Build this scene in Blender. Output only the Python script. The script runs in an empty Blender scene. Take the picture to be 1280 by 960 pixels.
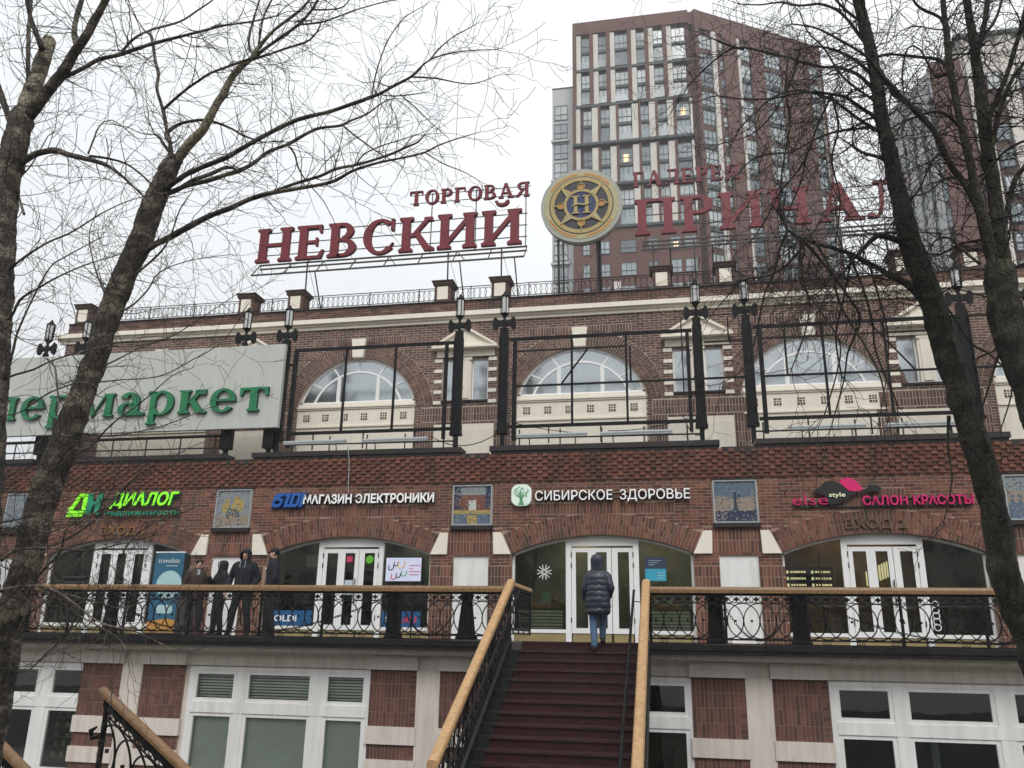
import bpy, bmesh, math, random
from mathutils import Vector, Matrix, noise
from math import sin, cos, pi, radians, sqrt, atan2, hypot
random.seed(11)
SC = bpy.context.scene
COL = SC.collection
# ------------------------------------------------------------------ camera
cam = bpy.data.cameras.new('camera'); camo = bpy.data.objects.new('camera', cam); COL.objects.link(camo)
cam.sensor_width = 36; cam.lens = 36 * 1037 / 1280; cam.clip_start = .05; cam.clip_end = 2000
camo.matrix_world = (Matrix.Translation((0, 0, 3.28)) @ Matrix.Rotation(radians(11.2), 4, 'Z')
                     @ Matrix.Rotation(radians(90 + 17.2), 4, 'X') @ Matrix.Rotation(radians(.95), 4, 'Z'))
SC.camera = camo
# ------------------------------------------------------------------ world: overcast winter sky
W = bpy.data.worlds.new('World'); SC.world = W; W.use_nodes = True
nt = W.node_tree; nt.nodes.clear()
wo = nt.nodes.new('ShaderNodeOutputWorld'); bg = nt.nodes.new('ShaderNodeBackground')
sk = nt.nodes.new('ShaderNodeTexSky'); sk.sky_type = 'NISHITA'; sk.sun_disc = False
SUN_EL, SUN_AZ = radians(48), radians(165)
sk.sun_elevation = SUN_EL; sk.sun_rotation = SUN_AZ; sk.air_density = 1.5; sk.dust_density = 4
tcn = nt.nodes.new('ShaderNodeTexCoord'); nz = nt.nodes.new('ShaderNodeTexNoise')
nz.inputs['Scale'].default_value = 1.6; nz.inputs['Detail'].default_value = 4
cr = nt.nodes.new('ShaderNodeValToRGB')
cr.color_ramp.elements[0].position = .3; cr.color_ramp.elements[0].color = (7.6, 7.9, 8.05, 1)
cr.color_ramp.elements[1].position = .7; cr.color_ramp.elements[1].color = (9.0, 9.15, 9.25, 1)
mx = nt.nodes.new('ShaderNodeMixRGB'); mx.inputs['Fac'].default_value = .94
nt.links.new(tcn.outputs['Generated'], nz.inputs['Vector']); nt.links.new(nz.outputs['Fac'], cr.inputs['Fac'])
nt.links.new(sk.outputs[0], mx.inputs[1]); nt.links.new(cr.outputs[0], mx.inputs[2])
# overcast luminance: a little brighter overhead than at the horizon
sx_ = nt.nodes.new('ShaderNodeSeparateXYZ'); nt.links.new(tcn.outputs['Generated'], sx_.inputs[0])
ab = nt.nodes.new('ShaderNodeMapRange'); ab.inputs['From Min'].default_value = 0; ab.inputs['From Max'].default_value = 1; ab.inputs['To Min'].default_value = .90; ab.inputs['To Max'].default_value = 1.5
nt.links.new(sx_.outputs['Z'], ab.inputs['Value'])
gm = nt.nodes.new('ShaderNodeMixRGB'); gm.blend_type = 'MULTIPLY'; gm.inputs[0].default_value = 1
nt.links.new(mx.outputs[0], gm.inputs[1]); nt.links.new(ab.outputs[0], gm.inputs[2])
nt.links.new(gm.outputs[0], bg.inputs['Color']); bg.inputs['Strength'].default_value = .094
nt.links.new(bg.outputs[0], wo.inputs['Surface'])
# ------------------------------------------------------------------ sun behind thick cloud
sl = bpy.data.lights.new('sun', 'SUN'); sl.energy = 1.5; sl.angle = radians(28); sl.color = (1, .98, .95)
so = bpy.data.objects.new('sun', sl); COL.objects.link(so)
sd = Vector((sin(SUN_AZ) * cos(SUN_EL), cos(SUN_AZ) * cos(SUN_EL), sin(SUN_EL)))
so.rotation_euler = sd.to_track_quat('Z', 'Y').to_euler(); so.location = (0, -10, 60)
SC.view_settings.view_transform = 'Standard'; SC.view_settings.look = 'None'
SC.view_settings.exposure = .2; SC.view_settings.gamma = 1; SC.view_settings.use_curve_mapping = False

# ------------------------------------------------------------------ materials
MATS = {}
def mat(name, col, rough=.7, var=.15, scale=3., metal=0., bump=0., bscale=40., spec=.4, streak=0., emit=None, estr=0.):
    m = bpy.data.materials.new(name); m.use_nodes = True; n = m.node_tree; b = n.nodes['Principled BSDF']
    b.inputs['Roughness'].default_value = rough; b.inputs['Metallic'].default_value = metal
    b.inputs['Specular IOR Level'].default_value = spec
    g = n.nodes.new('ShaderNodeNewGeometry'); t = n.nodes.new('ShaderNodeTexNoise'); t.inputs['Scale'].default_value = scale
    t.inputs['Detail'].default_value = 6; t.inputs['Roughness'].default_value = .65
    n.links.new(g.outputs['Position'], t.inputs['Vector'])
    r = n.nodes.new('ShaderNodeValToRGB')
    r.color_ramp.elements[0].position = .28; r.color_ramp.elements[1].position = .72
    r.color_ramp.elements[0].color = tuple(max(0, c * (1 - var)) for c in col) + (1,)
    r.color_ramp.elements[1].color = tuple(min(1, c * (1 + var)) for c in col) + (1,)
    n.links.new(t.outputs['Fac'], r.inputs['Fac']); out = r.outputs[0]
    if streak > 0:   # rain streaks and grime running down
        mp = n.nodes.new('ShaderNodeMapping'); mp.inputs['Scale'].default_value = (9, 9, .7)
        t2 = n.nodes.new('ShaderNodeTexNoise'); t2.inputs['Scale'].default_value = 1.0; t2.inputs['Detail'].default_value = 5
        n.links.new(g.outputs['Position'], mp.inputs['Vector']); n.links.new(mp.outputs[0], t2.inputs['Vector'])
        r2 = n.nodes.new('ShaderNodeValToRGB'); r2.color_ramp.elements[0].position = .42; r2.color_ramp.elements[1].position = .68
        r2.color_ramp.elements[0].color = (0, 0, 0, 1); r2.color_ramp.elements[1].color = (streak,) * 3 + (1,)
        n.links.new(t2.outputs['Fac'], r2.inputs['Fac'])
        mm = n.nodes.new('ShaderNodeMixRGB'); mm.blend_type = 'MIX'; mm.inputs[2].default_value = (col[0] * .45, col[1] * .43, col[2] * .38, 1)
        n.links.new(r2.outputs[0], mm.inputs[0]); n.links.new(out, mm.inputs[1]); out = mm.outputs[0]
    n.links.new(out, b.inputs['Base Color'])
    if bump > 0:
        t3 = n.nodes.new('ShaderNodeTexNoise'); t3.inputs['Scale'].default_value = bscale; t3.inputs['Detail'].default_value = 4
        n.links.new(g.outputs['Position'], t3.inputs['Vector'])
        bp = n.nodes.new('ShaderNodeBump'); bp.inputs['Strength'].default_value = bump; bp.inputs['Distance'].default_value = .01
        n.links.new(t3.outputs['Fac'], bp.inputs['Height']); n.links.new(bp.outputs[0], b.inputs['Normal'])
    if emit:
        b.inputs['Emission Color'].default_value = emit + (1,); b.inputs['Emission Strength'].default_value = estr
    MATS[name] = m
    return m
def tintmat(name, stops, rough=.85, nscale=14, nvar=.25, bump=.3):
    """bricks: colour picked by the per-brick 'tint' attribute, grain on top"""
    m = bpy.data.materials.new(name); m.use_nodes = True; n = m.node_tree; b = n.nodes['Principled BSDF']
    b.inputs['Roughness'].default_value = rough; b.inputs['Specular IOR Level'].default_value = .3
    a = n.nodes.new('ShaderNodeAttribute'); a.attribute_name = 'tint'
    r = n.nodes.new('ShaderNodeValToRGB'); e = r.color_ramp.elements
    while len(e) < len(stops): e.new(.5)
    for i, (p, c) in enumerate(stops): e[i].position = p; e[i].color = c + (1,)
    n.links.new(a.outputs['Fac'], r.inputs['Fac'])
    g = n.nodes.new('ShaderNodeNewGeometry'); t = n.nodes.new('ShaderNodeTexNoise'); t.inputs['Scale'].default_value = nscale; t.inputs['Detail'].default_value = 6
    n.links.new(g.outputs['Position'], t.inputs['Vector'])
    t4 = n.nodes.new('ShaderNodeTexNoise'); t4.inputs['Scale'].default_value = .8; t4.inputs['Detail'].default_value = 5
    n.links.new(g.outputs['Position'], t4.inputs['Vector'])
    ad = n.nodes.new('ShaderNodeMath'); ad.operation = 'ADD'; n.links.new(t.outputs['Fac'], ad.inputs[0]); n.links.new(t4.outputs['Fac'], ad.inputs[1])
    mr = n.nodes.new('ShaderNodeMapRange'); mr.inputs['From Min'].default_value = .6; mr.inputs['From Max'].default_value = 1.4
    mr.inputs['To Min'].default_value = 1 - nvar; mr.inputs['To Max'].default_value = 1 + nvar
    n.links.new(ad.outputs[0], mr.inputs['Value'])
    mu = n.nodes.new('ShaderNodeMixRGB'); mu.blend_type = 'MULTIPLY'; mu.inputs[0].default_value = 1
    n.links.new(r.outputs[0], mu.inputs[1]); n.links.new(mr.outputs[0], mu.inputs[2])
    mp = n.nodes.new('ShaderNodeMapping'); mp.inputs['Scale'].default_value = (2.2, 2.2, .35); t6 = n.nodes.new('ShaderNodeTexNoise'); t6.inputs['Scale'].default_value = 1.; t6.inputs['Detail'].default_value = 6
    n.links.new(g.outputs['Position'], mp.inputs[0]); n.links.new(mp.outputs[0], t6.inputs[0])
    r6 = n.nodes.new('ShaderNodeValToRGB'); r6.color_ramp.elements[0].position = .5; r6.color_ramp.elements[1].position = .72; r6.color_ramp.elements[0].color = (0, 0, 0, 1); r6.color_ramp.elements[1].color = (.7, .7, .7, 1)
    n.links.new(t6.outputs['Fac'], r6.inputs[0]); mg = n.nodes.new('ShaderNodeMixRGB'); mg.inputs[2].default_value = (.06, .045, .038, 1)
    n.links.new(r6.outputs[0], mg.inputs[0]); n.links.new(mu.outputs[0], mg.inputs[1])
    n.links.new(mg.outputs[0], b.inputs['Base Color'])
    bp = n.nodes.new('ShaderNodeBump'); bp.inputs['Strength'].default_value = bump; bp.inputs['Distance'].default_value = .005
    t5 = n.nodes.new('ShaderNodeTexNoise'); t5.inputs['Scale'].default_value = 90
    n.links.new(g.outputs['Position'], t5.inputs['Vector']); n.links.new(t5.outputs['Fac'], bp.inputs['Height']); n.links.new(bp.outputs[0], b.inputs['Normal'])
    MATS[name] = m
def glassmat(name, tint, refl=.08, rough=.02):
    m = bpy.data.materials.new(name); m.use_nodes = True; n = m.node_tree; n.nodes.clear()
    o = n.nodes.new('ShaderNodeOutputMaterial'); tr = n.nodes.new('ShaderNodeBsdfTransparent'); tr.inputs[0].default_value = tint + (1,)
    gl = n.nodes.new('ShaderNodeBsdfGlossy'); gl.inputs['Roughness'].default_value = rough; gl.inputs[0].default_value = (.95, .98, 1, 1)
    fr = n.nodes.new('ShaderNodeFresnel'); fr.inputs[0].default_value = 1.5
    g = n.nodes.new('ShaderNodeNewGeometry'); t = n.nodes.new('ShaderNodeTexNoise'); t.inputs['Scale'].default_value = 1.3
    n.links.new(g.outputs['Position'], t.inputs['Vector'])
    bp = n.nodes.new('ShaderNodeBump'); bp.inputs['Strength'].default_value = .25; bp.inputs['Distance'].default_value = .02
    n.links.new(t.outputs['Fac'], bp.inputs['Height']); n.links.new(bp.outputs[0], gl.inputs['Normal'])
    ad = n.nodes.new('ShaderNodeMath'); ad.operation = 'ADD'; ad.inputs[1].default_value = refl; n.links.new(fr.outputs[0], ad.inputs[0])
    mx = n.nodes.new('ShaderNodeMixShader'); n.links.new(ad.outputs[0], mx.inputs[0]); n.links.new(tr.outputs[0], mx.inputs[1]); n.links.new(gl.outputs[0], mx.inputs[2])
    n.links.new(mx.outputs[0], o.inputs[0]); MATS[name] = m
tintmat('shop_brick', [(0, (.085, .042, .032)), (.3, (.142, .060, .043)), (.6, (.200, .076, .051)), (.85, (.172, .088, .065)), (1, (.26, .108, .068))])
tintmat('hall_brick', [(0, (.095, .060, .052)), (.35, (.14, .080, .066)), (.7, (.175, .098, .078)), (1, (.225, .145, .115))])
tintmat('ground_brick', [(0, (.105, .055, .045)), (.5, (.145, .068, .053)), (1, (.19, .092, .072))])
mat('mortar', (.33, .235, .18), .95, .2, 8, bump=.2)
mat('mortar_dark', (.13, .09, .075), .95, .2, 8)
mat('mortar_hall', (.50, .42, .36), .95, .18, 6)
mat('cream', (.86, .80, .69), .8, .05, 1.2, bump=.1, streak=.10)
mat('pink_cream', (.74, .67, .61), .8, .07, 2, bump=.15, streak=.3)
mat('white_paint', (.84, .84, .83), .4, .06, 2, streak=.22)
mat('white_plastic', (.86, .86, .85), .35, .03, 2)
mat('coping_metal', (.028, .024, .023), .45, .3, 3, metal=.2)
mat('black_iron', (.011, .011, .012), .5, .5, 6, metal=0, bump=.15, spec=.12)
mat('black_fascia', (.016, .016, .017), .3, .6, 5, bump=.2, streak=0)
mat('deck_concrete', (.09, .088, .085), .6, .3, 4, bump=.2)
mat('pier_brick', (.085, .058, .048), .85, .35, 12, bump=.3)
mat('steel_grey', (.065, .062, .06), .55, .3, 5, metal=.4)
mat('rail_wood_dark', (.22, .125, .055), .42, .4, 18, bump=.3)
mat('rail_wood', (.47, .29, .14), .45, .3, 14, bump=.3)
mat('step_maroon', (.038, .0105, .0095), .42, .5, 7, bump=.2, spec=.45)
mat('step_side', (.012, .017, .014), .5, .3, 5)
mat('nosing', (.045, .020, .018), .5, .6, 12)
mat('kick_panel', (.32, .25, .12), .6, .12, 4)
mat('door_gasket', (.02, .02, .02), .6)
mat('shop_dark', (.05, .05, .045), .9, .3, 2)
mat('shop_olive', (.155, .14, .08), .9, .2, 1.5)
mat('shop_warm', (.22, .15, .085), .8, .3, 2)
mat('shop_floor', (.12, .11, .1), .4)
mat('blind', (.86, .89, .86), .8, .08, 2)
mat('curtain', (.84, .88, .88), .9, .1, 9)
mat('room_dark', (.02, .022, .022), .9)
mat('board_grey', (.52, .54, .50), .5, .04, .6, streak=.12)
mat('letter_green', (.012, .19, .075), .35, .12, 3)
mat('letter_green_side', (.008, .06, .035), .5)
mat('letter_maroon', (.165, .010, .021), .42, .15, 2)
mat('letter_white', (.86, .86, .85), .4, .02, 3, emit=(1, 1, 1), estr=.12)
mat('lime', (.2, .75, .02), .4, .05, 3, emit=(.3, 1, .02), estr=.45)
mat('teal', (.015, .28, .16), .4, .1)
mat('oldi_blue', (.02, .12, .42), .35, .05)
mat('oldi_side', (.01, .03, .12), .5)
mat('logo_green', (.12, .36, .16), .4)
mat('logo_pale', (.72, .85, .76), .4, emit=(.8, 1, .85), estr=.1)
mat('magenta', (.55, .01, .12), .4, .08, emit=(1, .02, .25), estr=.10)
mat('magenta_dark', (.30, .01, .08), .5)
mat('logo_black', (.012, .014, .014), .4)
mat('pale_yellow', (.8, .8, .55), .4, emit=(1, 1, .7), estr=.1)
mat('brass', (.45, .25, .09), .35, .3, 8, metal=.7)
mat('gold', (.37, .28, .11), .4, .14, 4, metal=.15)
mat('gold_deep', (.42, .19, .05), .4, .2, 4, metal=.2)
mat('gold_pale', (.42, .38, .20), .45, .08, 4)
mat('disc_rim', (.36, .37, .33), .5, .06, 2)
mat('disc_dark', (.040, .034, .042), .5, .3, 5)
mat('disc_blue', (.02, .035, .12), .45, .3, 5)
mat('lamp_glass', (.62, .64, .62), .3, .05)
mat('sky_blue_print', (.03, .13, .22), .5, .06, 2)
mat('pale_print', (.42, .62, .64), .5, .06, 2)
mat('orange_print', (.55, .28, .07), .5, .1, 4)
mat('tile_blue', (.12, .17, .23), .6, .4, 40)
mat('tile_grey', (.27, .30, .32), .6, .35, 40)
mat('tile_dusk', (.33, .27, .22), .6, .3, 40)
mat('tile_yellow', (.45, .33, .10), .6, .35, 35)
mat('tile_brick', (.21, .075, .05), .6, .4, 40)
mat('tile_navy', (.03, .045, .09), .6, .4, 40)
mat('tile_green', (.09, .13, .09), .6, .4, 40)
mat('tile_white', (.6, .6, .56), .6, .2, 40)
mat('frame_pale', (.36, .38, .39), .5, .1, 8)
mat('brass_dull', (.13, .075, .045), .6, .3, 9)
mat('grille', (.10, .07, .05), .8, .2)
mat('quilt_navy', (.024, .030, .046), .38, .25, 8, bump=.2, spec=.5)
mat('jeans', (.10, .17, .28), .85, .2, 14, bump=.2)
mat('boot', (.015, .013, .014), .5)
mat('boot_red', (.09, .02, .02), .5)
mat('cloth_black', (.012, .012, .014), .8, .3, 12)
mat('cloth_navy', (.011, .013, .019), .8, .3, 12)
mat('cloth_brown', (.045, .028, .022), .7, .25, 10)
mat('trouser', (.018, .018, .021), .85, .3, 12)
mat('skin', (.62, .38, .28), .55, .08, 10)
mat('hair', (.025, .017, .012), .7, .3, 30)
mat('scarf', (.42, .46, .52), .8)
mat('screen', (.42, .44, .55), .3, .05, emit=(.62, .65, .85), estr=.38)
mat('ink_red', (.6, .05, .12), .5); mat('ink_yellow', (.75, .55, .03), .5); mat('ink_green', (.08, .45, .12), .5); mat('ink_black', (.02, .02, .03), .5)
mat('sticker_blue', (.02, .10, .24), .4); mat('sticker_cyan', (.05, .38, .55), .4); mat('sticker_green', (.14, .5, .04), .4); mat('paper', (.5, .58, .62), .6)
mat('lit_panel', (.9, .9, .8), .5, emit=(1, .97, .8), estr=14.)
mat('lit_warm', (.9, .7, .4), .5, emit=(1, .7, .35), estr=3.5)
mat('lit_text', (.8, .7, .4), .5, emit=(1, .85, .5), estr=.9)
mat('lit_blue', (.1, .1, .8), .5, emit=(.12, .1, 1), estr=.7)
mat('wood_box', (.32, .19, .09), .6, .2, 12)
mat('shelf_pale', (.8, .82, .72), .6)
mat('ground_mat', (.10, .095, .088), .9, .25, 1.2, bump=.4, bscale=20)
mat('roof_mat', (.16, .15, .14), .8, .2)
mat('tower_brick', (.135, .070, .060), .85, .2, .7)
mat('tower_brick_dark', (.105, .058, .052), .85, .2, .7)
mat('tower_beige', (.60, .57, .52), .8, .12, .5)
mat('tower_grey', (.50, .51, .51), .8, .05, .2)
mat('tower_slab', (.055, .065, .065), .6, .2, .6)
mat('tower_frame', (.065, .085, .09), .5, .1)
mat('tower_glass', (.30, .35, .37), .08, .35, .35, spec=.9)
mat('tower_glass_curtain', (.46, .50, .51), .15, .35, .35, spec=.8)
mat('tower_glass_dim', (.16, .19, .21), .08, .35, .35, spec=.9)
mat('tower_lit', (.9, .7, .4), .5, emit=(1, .72, .45), estr=.7)
mat('across_wall', (.22, .19, .16), .85, .15, .3)
mat('across_glass', (.03, .035, .04), .1, .3)
glassmat('pane_clear', (.93, .96, .93), .02)
glassmat('pane_dark', (.78, .82, .76), .07)
glassmat('pane_sky', (.93, .97, .98), .26, .16)
def barkmat(name, dark, light, patch=.5, scale=5.):
    m = mat(name, dark, .95, .45, scale, bump=1.0, bscale=22); n = m.node_tree; b = n.nodes['Principled BSDF']
    g = n.nodes.new('ShaderNodeNewGeometry'); mp = n.nodes.new('ShaderNodeMapping'); mp.inputs['Scale'].default_value = (3, 3, 6)
    t = n.nodes.new('ShaderNodeTexNoise'); t.inputs['Scale'].default_value = 1.1; t.inputs['Detail'].default_value = 8; t.inputs['Roughness'].default_value = .7
    n.links.new(g.outputs['Position'], mp.inputs[0]); n.links.new(mp.outputs[0], t.inputs[0])
    r = n.nodes.new('ShaderNodeValToRGB'); r.color_ramp.elements[0].position = patch - .02; r.color_ramp.elements[1].position = patch + .08
    r.color_ramp.elements[0].color = (0, 0, 0, 1); r.color_ramp.elements[1].color = (1, 1, 1, 1); n.links.new(t.outputs['Fac'], r.inputs[0])
    mm = n.nodes.new('ShaderNodeMixRGB'); mm.inputs[2].default_value = light + (1,)
    vo = n.nodes.new('ShaderNodeTexVoronoi'); vo.feature = 'DISTANCE_TO_EDGE'; vo.inputs['Scale'].default_value = 14; m3 = n.nodes.new('ShaderNodeMapping'); m3.inputs['Scale'].default_value = (1.6, 1.6, .7)
    dt = n.nodes.new('ShaderNodeMixRGB'); dt.inputs[0].default_value = .12; t7 = n.nodes.new('ShaderNodeTexNoise'); t7.inputs['Scale'].default_value = 7; n.links.new(g.outputs['Position'], t7.inputs[0])
    n.links.new(g.outputs['Position'], dt.inputs[1]); n.links.new(t7.outputs['Color'], dt.inputs[2]); n.links.new(dt.outputs[0], m3.inputs[0]); n.links.new(m3.outputs[0], vo.inputs['Vector'])
    rc = n.nodes.new('ShaderNodeMapRange'); rc.inputs['From Min'].default_value = 0; rc.inputs['From Max'].default_value = .10; rc.inputs['To Min'].default_value = .35; n.links.new(vo.outputs['Distance'], rc.inputs['Value'])
    b2 = n.nodes.new('ShaderNodeBump'); b2.inputs['Strength'].default_value = .9; b2.inputs['Distance'].default_value = .02; n.links.new(rc.outputs[0], b2.inputs['Height'])
    ob_ = b.inputs['Normal'].links[0].from_socket; n.links.new(ob_, b2.inputs['Normal']); n.links.new(b2.outputs[0], b.inputs['Normal'])
    old = b.inputs['Base Color'].links[0].from_socket; n.links.new(r.outputs[0], mm.inputs[0]); n.links.new(old, mm.inputs[1])
    ml = n.nodes.new('ShaderNodeMixRGB'); ml.blend_type = 'MULTIPLY'; ml.inputs[0].default_value = .55; n.links.new(mm.outputs[0], ml.inputs[1]); n.links.new(rc.outputs[0], ml.inputs[2]); n.links.new(ml.outputs[0], b.inputs['Base Color'])
barkmat('bark_left', (.060, .052, .044), (.19, .165, .125), .50)
barkmat('bark_left_pale', (.075, .065, .048), (.28, .25, .18), .42)
barkmat('bark_right', (.030, .028, .022), (.068, .068, .042), .53)
mat('twig_left', (.065, .055, .045), .9, .3, 6)
mat('twig_right', (.024, .020, .018), .9, .3, 6)

# ------------------------------------------------------------------ object helpers
ORI = {}
def org(p): return ORI.get(p.name, Vector((0, 0, 0))) if p else Vector((0, 0, 0))
def tag(o, label=None, cat=None, group=None, kind=None):
    if label: o['label'] = label
    if cat: o['category'] = cat
    if group: o['group'] = group
    if kind: o['kind'] = kind
    return o
def thing(name, loc, label, cat, group=None):
    e = bpy.data.objects.new(name, None); COL.objects.link(e); e.location = loc; e.empty_display_size = .2
    ORI[e.name] = Vector(loc); return tag(e, label, cat, group)
class MB:
    def __init__(s): s.v = []; s.f = []; s.t = []; s.m = []; s.tint = 0.; s.mi = 0
    def poly(s, idx): s.f.append(idx); s.t.append(s.tint); s.m.append(s.mi)
    def pts(s, ps):
        k = len(s.v); s.v.extend(ps); return k
    def box(s, x0, x1, y0, y1, z0, z1, back=True):
        k = s.pts([(x0, y0, z0), (x1, y0, z0), (x1, y0, z1), (x0, y0, z1), (x0, y1, z0), (x1, y1, z0), (x1, y1, z1), (x0, y1, z1)])
        for q in ((0, 1, 2, 3), (1, 5, 6, 2), (4, 0, 3, 7), (3, 2, 6, 7), (4, 5, 1, 0)): s.poly([k + i for i in q])
        if back: s.poly([k + i for i in (5, 4, 7, 6)])
        return s
    def prism(s, pl, y0, y1, back=True):
        """pl: (x, z) outline seen from the front, extruded from y0 (front) to y1"""
        a = sum(pl[i][0] * pl[(i + 1) % len(pl)][1] - pl[(i + 1) % len(pl)][0] * pl[i][1] for i in range(len(pl)))
        if a < 0: pl = pl[::-1]
        n = len(pl); k = s.pts([(x, y0, z) for x, z in pl] + [(x, y1, z) for x, z in pl])
        s.poly([k + i for i in range(n)])
        if back: s.poly([k + n + i for i in reversed(range(n))])
        for i in range(n): j = (i + 1) % n; s.poly([k + j, k + i, k + n + i, k + n + j])
        return s
    def strip(s, outer, inner, y0, y1):
        """band between two open outlines (same count)"""
        for i in range(len(outer) - 1): s.prism([outer[i], outer[i + 1], inner[i + 1], inner[i]], y0, y1)
        return s
    def tube(s, ps, rs, n=6, cap=True, sq=None):
        ps = [Vector(p) for p in ps]
        if not hasattr(rs, '__len__'): rs = [rs] * len(ps)
        up = None; rings = []
        for i, p in enumerate(ps):
            d = (ps[min(i + 1, len(ps) - 1)] - ps[max(i - 1, 0)])
            if d.length < 1e-9: d = Vector((0, 0, 1))
            d.normalize()
            if up is None: up = d.orthogonal().normalized()
            up = (up - d * up.dot(d))
            if up.length < 1e-6: up = d.orthogonal()
            up.normalize(); w = d.cross(up); k = len(s.v); rings.append(k)
            for j in range(n):
                a = 2 * pi * j / n; q = p + (up * cos(a) + w * sin(a)) * rs[i]; s.v.append(tuple(q))
        for a, b in zip(rings, rings[1:]):
            for j in range(n): s.poly([a + j, a + (j + 1) % n, b + (j + 1) % n, b + j])
        if cap and n > 2:
            s.poly([rings[0] + j for j in reversed(range(n))]); s.poly([rings[-1] + j for j in range(n)])
        return s
    def ring(s, c, r, t, ax='y', n=16, m=4, rz=None, a0=0, a1=2 * pi):
        rz = rz or r; ps = []
        for i in range(n + 1):
            a = a0 + (a1 - a0) * i / n
            if ax == 'y': ps.append((c[0] + r * cos(a), c[1], c[2] + rz * sin(a)))
            elif ax == 'x': ps.append((c[0], c[1] + r * cos(a), c[2] + rz * sin(a)))
            else: ps.append((c[0] + r * cos(a), c[1] + rz * sin(a), c[2]))
        return s.tube(ps, t, m, cap=False)
    def loft(s, rings, n=14, cap=True):
        """rings: (cx, cy, cz, rx, ry) horizontal ellipses"""
        ks = []
        for cx, cy, cz, rx, ry in rings:
            ks.append(s.pts([(cx + rx * cos(2 * pi * j / n), cy + ry * sin(2 * pi * j / n), cz) for j in range(n)]))
        for a, b in zip(ks, ks[1:]):
            for j in range(n): s.poly([a + j, a + (j + 1) % n, b + (j + 1) % n, b + j])
        if cap: s.poly([ks[0] + j for j in reversed(range(n))]); s.poly([ks[-1] + j for j in range(n)])
        return s
    def mesh(s, name, mats, off=Vector((0, 0, 0)), smooth=False):
        me = bpy.data.meshes.new(name)
        me.from_pydata([(x - off[0], y - off[1], z - off[2]) for x, y, z in s.v], [], s.f)
        if not isinstance(mats, (list, tuple)): mats = [mats]
        for m in mats: me.materials.append(MATS[m])
        at = me.attributes.new('tint', 'FLOAT', 'FACE'); at.data.foreach_set('value', s.t)
        if len(mats) > 1: me.polygons.foreach_set('material_index', s.m)
        if smooth: me.polygons.foreach_set('use_smooth', [True] * len(s.f))
        me.update(); return me
    def build(s, name, mats, parent=None, kind=None, label=None, smooth=False, loc=None, cat=None, group=None):
        o_ = Vector(loc) if loc else org(parent)
        ob = bpy.data.objects.new(name, s.mesh(name, mats, o_, smooth)); COL.objects.link(ob)
        if parent: ob.parent = parent; ORI[ob.name] = o_
        else: ob.location = o_; ORI[ob.name] = o_
        return tag(ob, label, cat, group, kind)
def copy_tree(o, parent=None):
    c = o.copy(); COL.objects.link(c)
    if parent: c.parent = parent
    for ch in list(o.children): copy_tree(ch, c)
    return c
def shade_smooth_mod(ob): pass

# ------------------------------------------------------------------ brickwork
def rtint(): return random.random() ** 1.1
def intervals(x0, x1, forb):
    out = [(x0, x1)]
    for a, b in forb:
        nx = []
        for p, q in out:
            if b <= p or a >= q: nx.append((p, q)); continue
            if a > p: nx.append((p, a))
            if b < q: nx.append((b, q))
        out = nx
    return [(a, b) for a, b in out if b - a > .03]
def bricks(mb, x0, x1, z0, z1, yf, yb, forb=lambda z0, z1: [], H=.075, L=.26, J=.015, jit=.002):
    r = 0; z = z0
    while z < z1 - .02:
        zt = min(z + H, z1)
        for a, b in intervals(x0, x1, forb(z, zt)):
            x = math.floor((a - x0) / L) * L + x0 - (L / 2 if r % 2 else 0)
            while x < b:
                p, q = max(x, a), min(x + L, b)
                if q - p > .035:
                    mb.tint = rtint(); mb.box(p + J / 2, q - J / 2, yf + random.uniform(-jit, jit), yb, z + J / 2, zt - J / 2, back=False)
                x += L
        z += H; r += 1
def soldiers(mb, x0, x1, z0, z1, yf, yb, H=.26, Wd=.08, J=.015, jit=.002, forb=lambda z0, z1: []):
    rows = max(1, round((z1 - z0) / H)); h = (z1 - z0) / rows
    for r in range(rows):
        za, zb = z0 + r * h, z0 + (r + 1) * h
        for a, b in intervals(x0, x1, forb(za, zb)):
            n = max(1, round((b - a) / Wd)); w = (b - a) / n
            for i in range(n):
                mb.tint = rtint(); mb.box(a + i * w + J / 2, a + (i + 1) * w - J / 2, yf + random.uniform(-jit, jit), yb, za + J / 2, zb - J / 2, back=False)
class Seg:
    """segmental arch"""
    def __init__(s, c, half, zs, rise):
        s.c = c; s.h = half; s.zs = zs; s.R = (half * half + rise * rise) / (2 * rise); s.zc = zs + rise - s.R; s.rise = rise
        s.ang = math.asin(min(1, half / s.R))
    def z(s, x): d = min(abs(x - s.c), s.h); return s.zc + sqrt(max(0, s.R ** 2 - d * d))
    def half_at(s, z, off=0):
        R = s.R + off
        if z <= s.zs: return s.h + off * (s.h / s.R)
        d = R * R - (z - s.zc) ** 2
        return sqrt(d) if d > 0 else 0
    def pts(s, off=0, n=24, inset=0):
        a1 = s.ang - inset; return [(s.c + (s.R + off) * sin(a), s.zc + (s.R + off) * cos(a)) for a in [(-a1 + 2 * a1 * i / n) for i in range(n + 1)]]
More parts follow.
